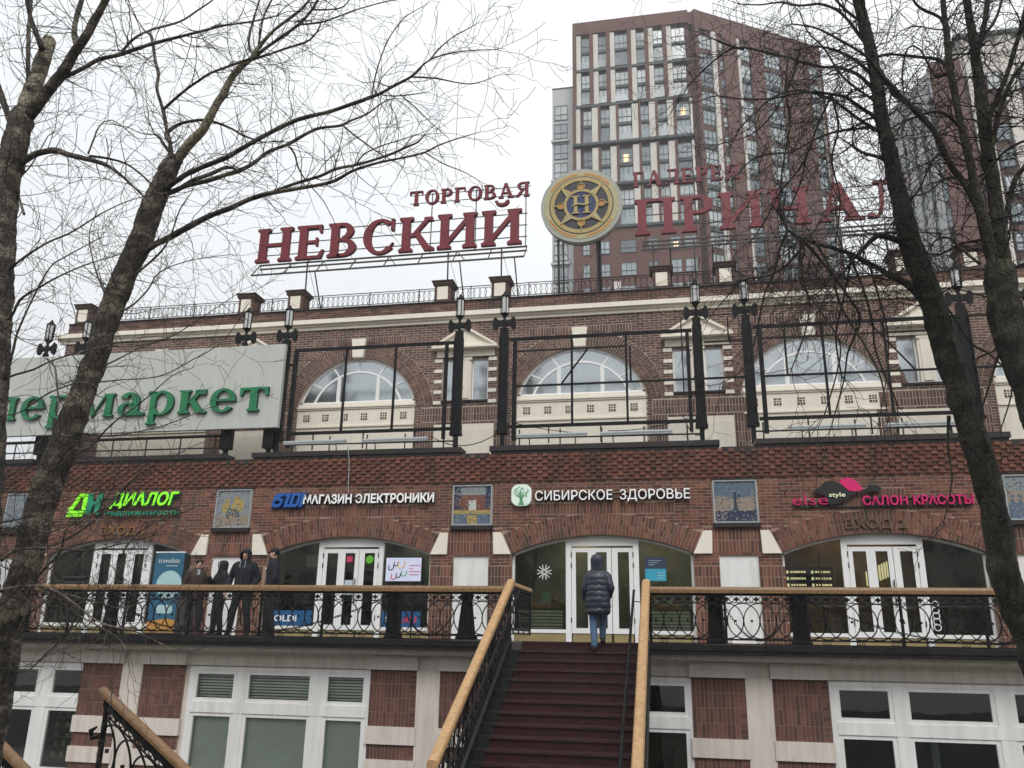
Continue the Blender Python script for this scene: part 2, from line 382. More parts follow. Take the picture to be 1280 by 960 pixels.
def arch_bricks(mb, A, thick, layers, yf, yb, Wd=.085, J=.015):
    t = thick / layers
    for l in range(layers):
        r0, r1 = A.R + l * t, A.R + (l + 1) * t
        n = int(2 * A.ang * (r0 + t / 2) / Wd); da = 2 * A.ang / n
        for i in range(n):
            a0, a1 = -A.ang + i * da, -A.ang + (i + 1) * da; g = J / 2 / r0
            mb.tint = rtint(); f = yf + random.uniform(-.002, .002)
            # split some bricks into two headers
            cuts = [(r0 + J / 2, r1 - J / 2)] if (i + l) % 2 or t < .2 else [(r0 + J / 2, (r0 + r1) / 2 - J / 2), ((r0 + r1) / 2 + J / 2, r1 - J / 2)]
            for p, q in cuts:
                mb.tint = rtint()
                mb.prism([(A.c + p * sin(a0 + g), A.zc + p * cos(a0 + g)), (A.c + p * sin(a1 - g), A.zc + p * cos(a1 - g)),
                          (A.c + q * sin(a1 - g), A.zc + q * cos(a1 - g)), (A.c + q * sin(a0 + g), A.zc + q * cos(a0 + g))], f, yb, back=False)
def wall(mb, x0, x1, z0, z1, yf, yb, ops):
    """ops: list of (ox0, ox1, zbot, ztop) or (Seg, zbot)"""
    xs = {x0, x1}
    for o in ops:
        if isinstance(o[0], Seg):
            A = o[0]; n = 28
            for i in range(n + 1): xs.add(round(A.c - A.h + 2 * A.h * i / n, 4))
        else: xs.add(o[0]); xs.add(o[1])
    xs = sorted(x for x in xs if x0 <= x <= x1)
    for a, b in zip(xs, xs[1:]):
        if b - a < 1e-4: continue
        m = (a + b) / 2; gaps = []
        for o in ops:
            if isinstance(o[0], Seg):
                A = o[0]
                if A.c - A.h < m < A.c + A.h: gaps.append((o[1], o[1], A.z(a), A.z(b)))
            elif o[0] < m < o[1]: gaps.append((o[2], o[2], o[3], o[3]))
        gaps.sort(); la, lb = z0, z0
        for g in gaps:
            if g[0] > la + 1e-4: mb.prism([(a, la), (b, lb), (b, g[1]), (a, g[0])], yf, yb)
            la, lb = g[2], g[3]
        if z1 > la + 1e-4: mb.prism([(a, la), (b, lb), (b, z1), (a, z1)], yf, yb)

# ------------------------------------------------------------------ lettering
def arcpts(cx, cz, rx, rz, a0, a1, n=14): return [(cx + rx * cos(radians(a0 + (a1 - a0) * i / n)), cz + rz * sin(radians(a0 + (a1 - a0) * i / n))) for i in range(n + 1)]
def bowl(cx, cz, rx, rz, tx, tz, a0, a1, n=16):
    o = arcpts(cx, cz, rx, rz, a0, a1, n); i = arcpts(cx, cz, rx - tx, rz - tz, a0, a1, n); return [[o[k], o[k + 1], i[k + 1], i[k]] for k in range(n)]
T = .19; t_ = .085; SV = .07; SH = .07
def stem(x, z0=0, z1=1, w=T, top=True, bot=True):
    p = [(x - (SV if bot else 0), z0), (x + w + (SV if bot else 0), z0)]
    if bot: p += [(x + w + SV, z0 + SH), (x + w, z0 + SH + .04)]
    if top: p += [(x + w, z1 - SH - .04), (x + w + SV, z1 - SH), (x + w + SV, z1), (x - SV, z1), (x - SV, z1 - SH), (x, z1 - SH - .04)]
    else: p += [(x + w, z1), (x, z1)]
    if bot: p += [(x, z0 + SH + .04), (x - SV, z0 + SH)]
    return p
def R4(x0, x1, z0, z1): return [(x0, z0), (x1, z0), (x1, z1), (x0, z1)]
def tipdn(x, z, w=.07, h=.2): return [(x, z), (x - w, z), (x - w * .6, z - h), (x, z - h)]
def glyph(ch):
    """serif capitals, cap height 1: (pieces, advance)"""
    if ch == 'Н': return [stem(.08), stem(.66), R4(.27, .66, .46, .46 + t_)], 1.0
    if ch == 'Е': return [stem(.08), R4(.27, .66, 0, t_), R4(.27, .64, 1 - t_, 1), R4(.27, .52, .46, .46 + t_), [(.66, 0), (.72, .25), (.66, .25), (.58, t_)], [(.64, 1), (.64, .76), (.59, .76), (.54, 1 - t_)], R4(.50, .55, .38, .62)], .78
    if ch == 'В': return [stem(.08)] + bowl(.36, .755, .28, .245, T * .9, t_, -90, 90) + bowl(.38, .265, .34, .265, T, t_, -90, 90) + [R4(.27, .37, 1 - t_, 1), R4(.27, .38, .46, .46 + t_), R4(.27, .38, 0, t_)], .82
    if ch == 'С': return bowl(.47, .5, .42, .52, T, t_, 48, 318, 26) + [R4(.72, .80, .66, 1.0), [(.68, .06), (.80, .3), (.77, .30), (.64, .12)]], .90
    if ch == 'О': return bowl(.47, .5, .42, .52, T, t_, 0, 360, 34), .96
    if ch == 'К': return [stem(.08), [(.27, .42), (.38, .42), (.70, .86), (.58, .86)], bowl(.70, .86, .13, .13, .12, .12, 0, 360, 10)[0], R4(.60, .80, .86, .97), [(.34, .52), (.46, .60), (.74, .14), (.86, .07), (.86, 0), (.62, 0)]], .90
    if ch in 'ИЙ':
        g = [stem(.08), stem(.68), [(.27, .12), (.27, .30), (.68, .88), (.68, .70)]]
        if ch == 'Й': g += [q for q in bowl(.475, 1.28, .17, .16, .07, .075, 180, 360, 10)]
        return g, 1.02
    if ch == 'П': return [stem(.08), stem(.64), R4(.27, .64, 1 - t_, 1)], .98
    if ch == 'Р': return [stem(.08)] + bowl(.38, .74, .32, .26, T * .95, t_, -90, 90) + [R4(.27, .39, 1 - t_, 1), R4(.27, .39, .48, .48 + t_)], .78
    if ch == 'Ч': return [stem(.60), stem(.08, .55, 1, top=True, bot=False)] + bowl(.36, .56, .28, .16, T * .9, t_, 180, 290, 8) + [R4(.44, .60, .40, .40 + t_)], .94
    if ch == 'А': return [[(.36, .96), (.46, 1.0), (.22, .05), (.13, .05)], [(.36, 1.02), (.54, 1.02), (.86, .05), (.63, .05)], R4(.25, .66, .30, .30 + t_), R4(.03, .32, 0, SH), R4(.55, .96, 0, SH)], .98
    if ch == 'Л': return [stem(.60), R4(.26, .60, 1 - t_, 1), R4(.19, .27, .93, 1.0), [(.30, .92), (.38, .92), (.36, .35), (.30, .12), (.20, .0), (.12, .02), (.22, .10), (.28, .35)]] + [[(.02, .02), (.14, .0), (.18, .09), (.10, .15), (.02, .11)]], .92
    if ch == 'Т': return [stem(.32, top=False), R4(.02, .81, 1 - t_, 1), [(.02, 1), (.02, .74), (.07, .74), (.12, 1 - t_)], [(.81, 1), (.81, .74), (.76, .74), (.71, 1 - t_)]], .88
    if ch == 'Г': return [stem(.08), R4(.27, .66, 1 - t_, 1), [(.66, 1), (.66, .72), (.61, .72), (.54, 1 - t_)]], .74
    if ch == 'Я': return [stem(.55)] + bowl(.42, .74, .32, .26, T * .95, t_, 90, 270) + [R4(.41, .55, 1 - t_, 1), R4(.41, .55, .48, .48 + t_), [(.36, .50), (.50, .50), (.26, .06), (.08, 0), (.08, .07)], R4(.0, .16, 0, SH)], .86
    if ch == 'п': return [stem(.08), stem(.72), R4(.27, .72, .9, 1)], 1.08
    if ch == 'с': return bowl(.42, .5, .38, .52, T, .1, 50, 315, 22) + [R4(.6, .76, .62, .88)], .86
    if ch == 'у': return [[(.05, 1), (.30, 1), (.62, 0), (.42, 0)], [(.80, 1), (.90, 1), (.50, -.35), (.30, -.35)], R4(0, .38, .92, 1.003), R4(.7, 1.0, .92, 1.003), R4(.14, .45, -.42, -.3)], 1.0
    if ch == 'е': return bowl(.44, .5, .42, .52, T * 1.1, .1, 5, 322, 26) + [R4(.2, .86, .46, .56)], .95
    if ch == 'р': return [stem(.10, -.42, 1, top=False), [(.0, .93), (.1, .93), (.1, 1.04), (.0, 1.0)]] + bowl(.48, .5, .42, .53, T * 1.15, .1, -150, 150, 26), 1.02
    if ch == 'м': return [stem(.08, w=.1), stem(1.0, w=.22), [(.10, 1), (.38, 1), (.66, .12), (.56, 0)], [(.56, 0), (.64, .16), (1.02, 1), (.94, 1)]], 1.38
    if ch == 'а': return bowl(.34, .28, .32, .30, T * 1.05, .09, 0, 360, 22) + [stem(.50, 0, .72, w=.24, top=False, bot=False)] + bowl(.40, .70, .34, .32, .26, .1, 0, 165, 12) + [[(.74, .0), (.95, .02), (.95, .1), (.74, .18)]], .98
    if ch == 'к': return [stem(.08, w=.24), [(.30, .45), (.46, .45), (.72, .86), (.56, .86)], R4(.54, .90, .80, 1.0), [(.36, .5), (.52, .62), (.82, .14), (.96, .08), (.96, 0), (.64, 0)]], 1.0
    if ch == 'т': return [stem(.34, w=.24, top=False), R4(.0, .92, .89, 1), [(.0, 1), (.0, .66), (.08, .66), (.14, .9)], [(.92, 1), (.92, .66), (.84, .66), (.78, .9)]], .98
    return [], .5
def serif_word(word, x0, x1, z0, cap, y, depth, mats, parent, space=.03):
    adv = [glyph(c)[1] + space for c in word]; sx = (x1 - x0) / (sum(adv) - space)
    x = x0
    for c, a in zip(word, adv):
        mb = MB(); g = glyph(c)[0]
        for k, p in enumerate(g):
            d = .0015 * (k % 5)
            mb.mi = 0; n0 = len(mb.f); mb.prism([(x + px * sx, z0 + pz * cap) for px, pz in p], y + d, y + depth - d)
            for q in range(n0 + 2, len(mb.f)): mb.m[q] = 1 if len(mats) > 1 else 0
        mb.build('letter', mats, parent); x += a * sx
def font_letter(ch, bold, depth, shear):
    if bold > 0:
        a0 = sum(p.area for p in font_raw(ch, 0, 0, shear, 4).polygons)
        for b in (bold, bold * .6, bold * .3):
            for r in (4, 3, 5, 6, 8, 2, 12):
                me = font_raw(ch, b, 0, shear, r)
                if sum(p.area for p in me.polygons) > a0 * (1 + b * 2): return me
        return font_raw(ch, 0, 0, shear, 4)
    return font_raw(ch, bold, 0, shear, 4)
def font_raw(ch, bold, depth, shear, res):
    cu = bpy.data.curves.new('f', 'FONT'); cu.body = ch; cu.extrude = depth / 2; cu.offset = bold; cu.shear = shear; cu.resolution_u = res
    ob = bpy.data.objects.new('f', cu); COL.objects.link(ob); dg = bpy.context.evaluated_depsgraph_get()
    me = bpy.data.meshes.new_from_object(ob.evaluated_get(dg)); bpy.data.objects.remove(ob); bpy.data.curves.remove(cu); return me
def bbx(me):
    xs = [v.co.x for v in me.vertices]; ys = [v.co.y for v in me.vertices]
    return (min(xs), max(xs), min(ys), max(ys)) if xs else (0, 0, 0, 0)
def sans_word(word, x0, x1, z0, cap, y, depth, mats, parent, bold=.02, shear=0., name='letter', one=False):
    ref = font_letter('I', 0, 0, 0); rw = bbx(ref)[1] - bbx(ref)[0]
    capm = font_letter('Н', 0, 0, 0); ch = bbx(capm)[3]
    H0 = cap / ch; pos = []; ms = []
    for i, c in enumerate(word):
        if c == ' ': continue
        m = font_letter(word[:i] + 'I', 0, 0, 0); off = bbx(m)[1] - rw - bbx(ref)[0]
        ms.append(font_letter(c, bold, 0, shear)); pos.append(off)
    lo = pos[0] + bbx(ms[0])[0]; hi = pos[-1] + bbx(ms[-1])[1]; sx = (x1 - x0) / (hi - lo)
    allmb = MB()
    for m, p in zip(ms, pos):
        mb = allmb if one else MB(); o = Vector((0, 0, 0))
        # flat faces -> extruded prism solid
        vs = [((v.co.x + p - lo) * sx + x0, v.co.y * H0 + z0) for v in m.vertices]
        k = mb.pts([(a, y, b) for a, b in vs]); k2 = mb.pts([(a, y + depth, b) for a, b in vs]); ec = {}
        for f in m.polygons:
            idx = list(f.vertices)
            nrm = sum(vs[idx[i]][0] * vs[idx[(i + 1) % len(idx)]][1] - vs[idx[(i + 1) % len(idx)]][0] * vs[idx[i]][1] for i in range(len(idx)))
            if nrm < 0: idx = idx[::-1]
            mb.mi = 0; mb.poly([k + i for i in idx])
            for i in range(len(idx)):
                e = (idx[i], idx[(i + 1) % len(idx)])
                if (e[1], e[0]) in ec: del ec[(e[1], e[0])]
                else: ec[e] = 1
        mb.mi = 1 if len(mats) > 1 else 0
        for a, b in ec: mb.poly([k + b, k + a, k2 + a, k2 + b])
        mb.mi = 0
        if not one: mb.build(name, mats, parent)
        bpy.data.meshes.remove(m)
    if one: allmb.build(name, mats, parent)

# ================================================================== SETTING
mb = MB()
# street level at the camera, bank, courtyard in front of the building, land beyond to the horizon
prof = [(-900, 1.68), (8.6, 1.68), (9.6, .0), (900, 0.0)]
for (ya, za), (yb, zb) in zip(prof, prof[1:]):
    k = mb.pts([(-900, ya, za), (900, ya, za), (900, yb, zb), (-900, yb, zb)]); mb.poly([k, k + 1, k + 2, k + 3])
mb.build('ground', 'ground_mat', kind='structure')

# ================================================================== GALLERY BUILDING (ground floor, terrace, shop floor)
G = thing('gallery_building', (-2, 18, 0), 'red brick shopping gallery with arched shopfronts above a cream-banded ground floor', 'building')
XL, XR = -23., 14.
GC = [-20.5, -14.27, -8.02, -1.76, 4.58, 10.8]   # bay centres
PC = [-11.32, -4.86, 1.38, 7.62, -17.6]            # pilaster group centres
gy = 16.62
# ground-floor wall
ops = []
for c in GC: ops.append((c - 1.99, c + 1.99, .45, 2.68))
m = MB(); wall(m, XL, XR, 0, 2.72, gy + .06, gy + .4, ops); m.build('wall', 'pink_cream', G)
bm_stuff = MB(); singles = []
for c in PC:
    for s, (a, b) in ((0, (c - 1.2, c - .24)), (1, (c + .24, c + 1.2))):
        w = MB(); w.box(a, b, gy + .006, gy + .06, .3, 2.69); w.build('mortar_bed', 'mortar', G)
        for za, zb in ((1.65, 2.69), (1.06, 1.33), (.45, .75)):
            rows = round((zb - za) / .26); h = (zb - za) / rows
            for r in range(rows):
                q0, q1 = a, b
                # quoin bricks on one edge, laid flat
                ex = (b - .13, b) if (s == 0) == (c > 0 or True) else (a, a + .13)
                if s == 1: ex = (b - .13, b)
                for j in range(3):
                    singles.append((ex[0] + .005, ex[1] - .005, za + r * h + j * h / 3 + .005, za + r * h + (j + 1) * h / 3 - .005, c))
                q1 = ex[0]; n = round((q1 - q0) / .078); wd = (q1 - q0) / n
                for i in range(n): singles.append((q0 + i * wd + .005, q0 + (i + 1) * wd - .005, za + r * h + .005, za + (r + 1) * h - .005, c))
        # cream bands and capital
        for e_, d_, p_, q_ in ((.03, .045, 1.33, 1.65), (.03, .045, .76, 1.055), (.03, .07, 2.695, 2.955), (.05, .09, 0, .45)):
            w = MB(); w.box(a - e_, b + e_, gy - d_, gy + .06, p_, q_); w.build('stone_band', 'pink_cream', G)
    w = MB(); w.box(c - .235, c + .235, gy - .02, gy + .058, 0, 2.70); w.box(c - .2, c + .2, gy - .0, gy + .058, 2.703, 2.95); w.build('pilaster', 'pink_cream', G)
random.shuffle(singles)
singles.sort(key=lambda s: (0 if -13.2 < s[4] < 2.5 and s[2] > 1.0 else 1))
bmesh_cache = {}
for i, (a, b, z0, z1, c) in enumerate(singles):
    if i < 260:
        key = (round(b - a, 3), round(z1 - z0, 3), random.randrange(5))
        if key not in bmesh_cache:
            w = MB(); w.tint = key[2] / 4; w.box(0, b - a, 0, .03, 0, z1 - z0, back=False); bmesh_cache[key] = w.mesh('brick', 'ground_brick')
        o = bpy.data.objects.new('brick', bmesh_cache[key]); COL.objects.link(o); o.parent = G
        o.location = Vector((a, gy + random.uniform(-.002, .002), z0)) - org(G)
    else:
        bm_stuff.tint = rtint(); bm_stuff.box(a, b, gy + random.uniform(-.002, .002), gy + .03, z0, z1, back=False)
bm_stuff.build('pilaster_brickwork', 'ground_brick', G, kind='stuff')
# entablature, moulding, fascia, deck
HX0, HX1, HY = -3.2, -.55, 16.2      # stair head
m = MB()
m.box(XL, XR, gy + .02, gy + .3, 2.70, 2.97)
m.box(XL, XR, 16.35, gy + .3, 2.972, 3.0); m.box(XL, XR, 16.28, gy + .3, 3.002, 3.06); m.box(XL, XR, 16.22, gy + .3, 3.062, 3.09)
m.build('cornice', 'pink_cream', G)
m = MB(); m.box(XL, HX0, 16.12, 16.25, 3.093, 3.26); m.box(HX1, XR, 16.12, 16.25, 3.093, 3.26); m.box(XL, XR, 16.25, 19.8, 3.093, 3.26); m.build('terrace_deck', 'deck_concrete', G)
m = MB()
m.box(XL, HX0, 16.06, 16.118, 3.10, 3.275); m.box(HX1, XR, 16.06, 16.118, 3.10, 3.275); m.box(XL, HX0, 16.03, 16.058, 3.17, 3.20); m.box(HX1, XR, 16.03, 16.058, 3.17, 3.20)
m.build('fascia', 'black_fascia', G)
# ground-floor windows
def ground_window(c, style):
    f = MB(); y0, y1 = gy + .02, gy + .10
    X0, X1 = c - 1.985, c + 1.985
    f.box(X0, X0 + .10, y0, y1, .45, 2.675); f.box(X1 - .10, X1, y0, y1, .45, 2.675)
    f.box(X0 + .10, X1 - .10, y0, y1, 2.60, 2.675); f.box(X0 + .10, X1 - .10, y0, y1, .45, .55)
    f.box(X0 + .10, X1 - .10, y0 - .01, y1, 1.79, 2.0)
    cols = [(-1.885, -.94), (-.70, .72), (1.01, 1.885)]
    for a, b in ((-.94, -.70), (.72, 1.01)):
        f.box(c + a + .02, c + b - .02, y0 - .004, y1, .55, 1.788); f.box(c + a + .02, c + b - .02, y0 - .004, y1, 2.002, 2.60)
    win = f.build('window', 'white_paint', G)
    panes = []
    for a, b in ((-1.885, -.92), (-.72, .74), (.99, 1.885)):
        for za, zb in ((2.0, 2.60), (.55, 1.79)):
            s = MB(); w = .075; yy0, yy1 = y0 + .012, y1 + .01
            s.box(c + a, c + a + w, yy0, yy1, za, zb); s.box(c + b - w, c + b, yy0, yy1, za, zb)
            s.box(c + a + w, c + b - w, yy0, yy1, za, za + .07); s.box(c + a + w, c + b - w, yy0, yy1, zb - .07, zb)
            s.build('sash', 'white_paint', win)
            p = MB(); p.box(c + a + w - .005, c + b - w + .005, y0 + .045, y0 + .053, za + .065, zb - .065)
            p.build('pane', 'pane_clear' if style == 'blind' else 'pane_dark', win)
    if style == 'blind':
        s = MB()
        for k in range(34): z = .5 + k * .037; s.box(c - 1.85, c + 1.85, y1 + .06 + .004 * (k % 2), y1 + .075, z, z + .035)
        for k in range(14): z = 1.8 + k * .056; s.box(c - 1.85, c + 1.85, y1 + .09 + .004 * (k % 2), y1 + .105, z, z + .035)
        s.build('blind', 'blind', win)
    else:
        s = MB(); s.box(c - 1.9, c + 1.9, y1 + 1.6, y1 + 1.65, .4, 2.7); s.build('room_back', 'room_dark', win)
    return win
for i, c in enumerate(GC): 
    w = ground_window(c, {2: 'blind', 1: 'shop', 3: 'pale'}.get(i, 'dark'))
    if i == 3:
        s = MB(); s.box(c + .98, c + 1.9, gy + .25, gy + .28, .5, 1.8); s.build('roller_blind', 'shop_olive', w)
        s = MB(); s.tube([(c + 1.5, gy + .2, 1.1), (c + 1.5, gy + .2, 1.35), (c + 1.52, gy + .2, 1.45)], [.06, .1, .05], 8); s.tube([(c + 1.3, gy + .2, 1.0), (c + 1.32, gy + .2, 1.2)], [.09, .06], 8); s.build('figurine', 'cloth_black', w)
    if i == 4:
        s = MB(); s.box(c - .1, c + 1.0, gy + .5, gy + .54, .75, 1.2); s.build('display_screen', 'lit_blue', w)
        s = MB(); s.box(c - .32, c - .2, gy + .28, gy + .33, .5, 1.85); s.build('inner_post', 'frame_pale', w)
    if i == 1:
        s = MB()
        for k in range(6): z = .75 + k * .2; s.box(c + .95, c + 1.85, gy + .35, gy + .7, z, z + .025)
        s.build('shelf', 'wood_box', w)
        s = MB()
        for k in range(5):
            for j in range(4): x = c + 1.05 + j * .2 + random.uniform(-.05, .05); z = .777 + k * .2; h = random.uniform(.05, .12); s.tint = 0; s.box(x, x + .09, gy + .4, gy + .5, z, z + h)
        s.build('goods', 'paper', w)
m = MB(); m.box(XL, XR, 16.75, 16.8, 0, .1); m.box(XL, XR, 18.6, 18.7, 0, 2.95); m.build('inner_wall', 'shop_dark', G)

# ---- shop floor
SY = 19.8
BC = [-20.7, -14.42, -8.02, -1.74, 4.49, 10.75]
arches = [Seg(c, 2.14, 5.28, .43) for c in BC]
gapc = [(BC[i] + BC[i + 1]) / 2 for i in range(5)]; gapc[2] = -4.86; gapc[3] = 1.40; gapc[1] = -11.25
ops = [(A, 3.26) for A in arches] + [(g - .43, g + .43, 3.3, 5.24) for g in gapc]
m = MB(); wall(m, XL, XR, 3.26, 7.05, SY + .005, SY + .35, ops); m.build('wall', 'mortar', G)
B = MB()
def shop_forb(z0, z1):
    z = (z0 + z1) / 2; out = []
    for A in arches:
        h = A.half_at(max(z, A.zs)) if z < A.zs else A.half_at(z, .0)
        if z < 5.28: out.append((A.c - 2.14, A.c + 2.14))
        elif z < 5.80: out.append((A.c - 2.37, A.c + 2.37))
        elif z < 6.20:
            w = sqrt(max(0, (A.R + .5) ** 2 - (z - A.zc) ** 2)); out.append((A.c - w - .01, A.c + w + .01))
        if 6.2 <= z < 6.46: out.append((A.c - 1.75, A.c + 1.75))
        if 6.46 <= z < 6.7: out.append((A.c - .6, A.c + .6))
    for g in gapc:
        if 3.26 < z < 5.24: out.append((g - .43, g + .43))
        if 5.86 < z < 6.96: out.append((g - .52, g + .52))
        if 5.26 < z < 5.86: out.append((g - .76, g + .76))
        if 3.26 < z < 4.98: out += [(g - 1.1, g - .43), (g + .43, g + 1.1)]
    return out
bricks(B, XL, XR, 3.27, 7.02, SY, SY + .03, shop_forb)
for g in gapc:
    soldiers(B, g - .76, g + .76, 5.26, 5.86, SY, SY + .03, H=.3)
    for a, b in ((g - 1.0, g - .43), (g + .43, g + 1.0)): soldiers(B, a, b, 3.27, 4.98, SY, SY + .03, H=.2475)
for A in arches:
    arch_bricks(B, A, .5, 2, SY - .004, SY + .03)
    soldiers(B, A.c - 1.75, A.c + 1.75, 6.2 + .005, 6.46, SY - .003, SY + .03, H=.25); soldiers(B, A.c - .6, A.c + .6, 6.46, 6.7, SY - .003, SY + .03)
    # fill between ring and the first soldier course
for A in arches:
    for sx in (-1, 1):
        n = 6
B.build('shop_brickwork', 'shop_brick', G, kind='stuff')
# hobnail frieze under the coping
F = MB()
H = .084
for r in range(8):
    z = 7.02 + r * H; proj = .012 + .008 * r
    x = XL + (.13 if r % 2 else 0)
    while x < XR:
        F.tint = .15 + rtint() * .7; F.box(x + .004, x + .126, SY - proj - .034 - random.uniform(0, .006), SY + .03, z + .004, z + H - .004, back=False)
        F.tint = .1 + rtint() * .7; F.box(x + .134, x + .256, SY - proj - .010, SY + .03, z + .006, z + H - .006, back=False); x += .26
F.build('hobnail_brickwork', 'shop_brick', G, kind='stuff')
m = MB(); m.box(XL, XR, SY + .032, SY + .35, 7.052, 7.6); m.build('parapet_core', 'mortar_dark', G)
for a, b in ((-23, -17.4), (-10.85 - 6.3 + .75, -11.6), (-10.83, -5.17), (-4.44, 1.12), (1.93, 7.4), (8.2, 14)):
    m = MB()
    m.box(a, b, SY - .14, SY + .4, 7.77, 7.895); m.box(a + .03, b - .03, SY - .09, SY + .38, 7.697, 7.767)
    m.build('coping', 'coping_metal', G)
for a, b in ((-17.37, -16.4), (-11.57, -10.86), (-5.14, -4.47), (1.15, 1.90), (7.43, 8.17)):
    m = MB(); m.box(a, b, SY - .10, SY + .4, 7.60, 7.72); m.box(a, b, SY - .05, SY + .3, 7.725, 7.74); m.build('coping', 'coping_metal', G)
for A in arches:
    for s in (-1, 1):
        m = MB(); x = A.c + s * 2.14
        m.prism([(x + s * .0, 5.26), (x + s * .24, 5.78), (x + s * .44, 5.78), (x + s * .42, 5.26)], SY - .05, SY + .03); m.build('springer_block', 'cream', G)
for g in gapc:
    m = MB(); m.box(g - .42, g + .42, SY + .05, SY + .1, 3.28, 5.235); m.box(g - .43, g - .415, SY + .03, SY + .12, 3.28, 5.24); m.box(g + .415, g + .43, SY + .03, SY + .12, 3.28, 5.24)
    m.build('blind_panel', 'white_paint', G)
# mosaic pictures between the bays (own plain designs)
def mosaic(g, kind):
    th = thing('mosaic_picture', (g, SY, 5.9), {0: 'mosaic of yellow flowers in a pale frame on brick, right of the green ДИАЛОГ sign', 1: 'brick-red and blue mosaic in a pale frame, left of the round-cornered tree emblem',
               2: 'mosaic of a dark spire under a dusky sky, right of the СИБИРСКОЕ ЗДОРОВЬЕ lettering', 3: 'mosaic of a warm grey street front, partly behind the right tree', 4: 'grey mosaic panel behind the leaning left trunk'}[kind], 'mosaic', 'framed mosaics between the arches')
    x0, x1, z0, z1 = g - .5, g + .5, 5.95, 6.95; y = SY - .02
    f = MB(); w = .035
    f.box(x0, x0 + w, y - .02, y + .05, z0, z1); f.box(x1 - w, x1, y - .02, y + .05, z0, z1); f.box(x0 + w, x1 - w, y - .02, y + .05, z0, z0 + w); f.box(x0 + w, x1 - w, y - .02, y + .05, z1 - w, z1)
    f.build('frame', 'frame_pale', th)
    s = MB(); s.box(x0 - .03, x1 + .03, SY - .09, SY + .03, z0 - .10, z0 - .004); s.build('sill', 'coping_metal', th)
    r = MB(); r.box(x0 - .03, x1 + .03, SY - .05, SY + .03, z1 + .004, z1 + .03); r.build('drip_edge', 'coping_metal', th)
    a = MB(); mats = ['tile_grey', 'tile_blue', 'tile_dusk', 'tile_navy', 'tile_yellow', 'tile_brick', 'tile_green', 'tile_white']
    X = lambda u: x0 + w + u * (x1 - x0 - 2 * w); Z = lambda v: z0 + w + v * (z1 - z0 - 2 * w)
    n = 30; k = 22
    rnd = random.Random(kind)
    for i in range(n):
        for j in range(n):
            u, v = (i + .5) / n, (j + .5) / n
            if kind == 2: c = 1 if v > .55 + .1 * rnd.random() else (2 if v > .28 else 3)
            elif kind == 1: c = 0 if v > .75 else (5 if v > .35 and not (.4 < u < .6 and v < .62) else (4 if .28 < v < .38 else (1 if v < .28 else 7)))
            elif kind == 0: c = 0 if v > .3 else (4 if v > .22 and rnd.random() < .4 else 2)
            elif kind == 3: c = 0 if v > .7 - u * .2 else (2 if v > .35 else 1)
            else: c = 0 if rnd.random() < .7 else 1
            if kind == 2 and abs(u - .5) < .022 + .30 * max(0, (.42 - v)) and v < .72: c = 3
            if kind == 2 and u < .3 and v < .6 and rnd.random() < .35: c = 2
            if kind == 1 and (u < .16 or u > .84) and v > .4 and rnd.random() < .7: c = 3
            if kind == 1 and v < .24 and .35 < u < .65: c = 4
            if kind == 0:
                for fu, fv in ((.3, .62), (.58, .7), (.5, .5), (.72, .6), (.24, .52)):
                    if abs(u - fu) < .075 and abs(v - fv) < .15: c = 4
                if .3 < u < .7 and .22 < v < .5 and rnd.random() < .55: c = 3 if rnd.random() < .5 else 6
            if kind == 3 and .35 < v < .65 and (int(u * 12) % 2) and int(v * 14) % 2: c = 1
            if rnd.random() < .14: c = rnd.choice((0, 1, 2, 3, 6))
            a.mi = c; g_ = .0012
            a.box(X(i / n) + g_, X((i + 1) / n) - g_, y + rnd.uniform(.008, .012), y + .04, Z(j / n) + g_, Z((j + 1) / n) - g_, back=False)
    a.build('tesserae', mats, th, kind='stuff')
mosaic(gapc[1], 0); mosaic(gapc[2], 1); mosaic(gapc[3], 2); mosaic(gapc[4], 3); mosaic(gapc[0], 4)

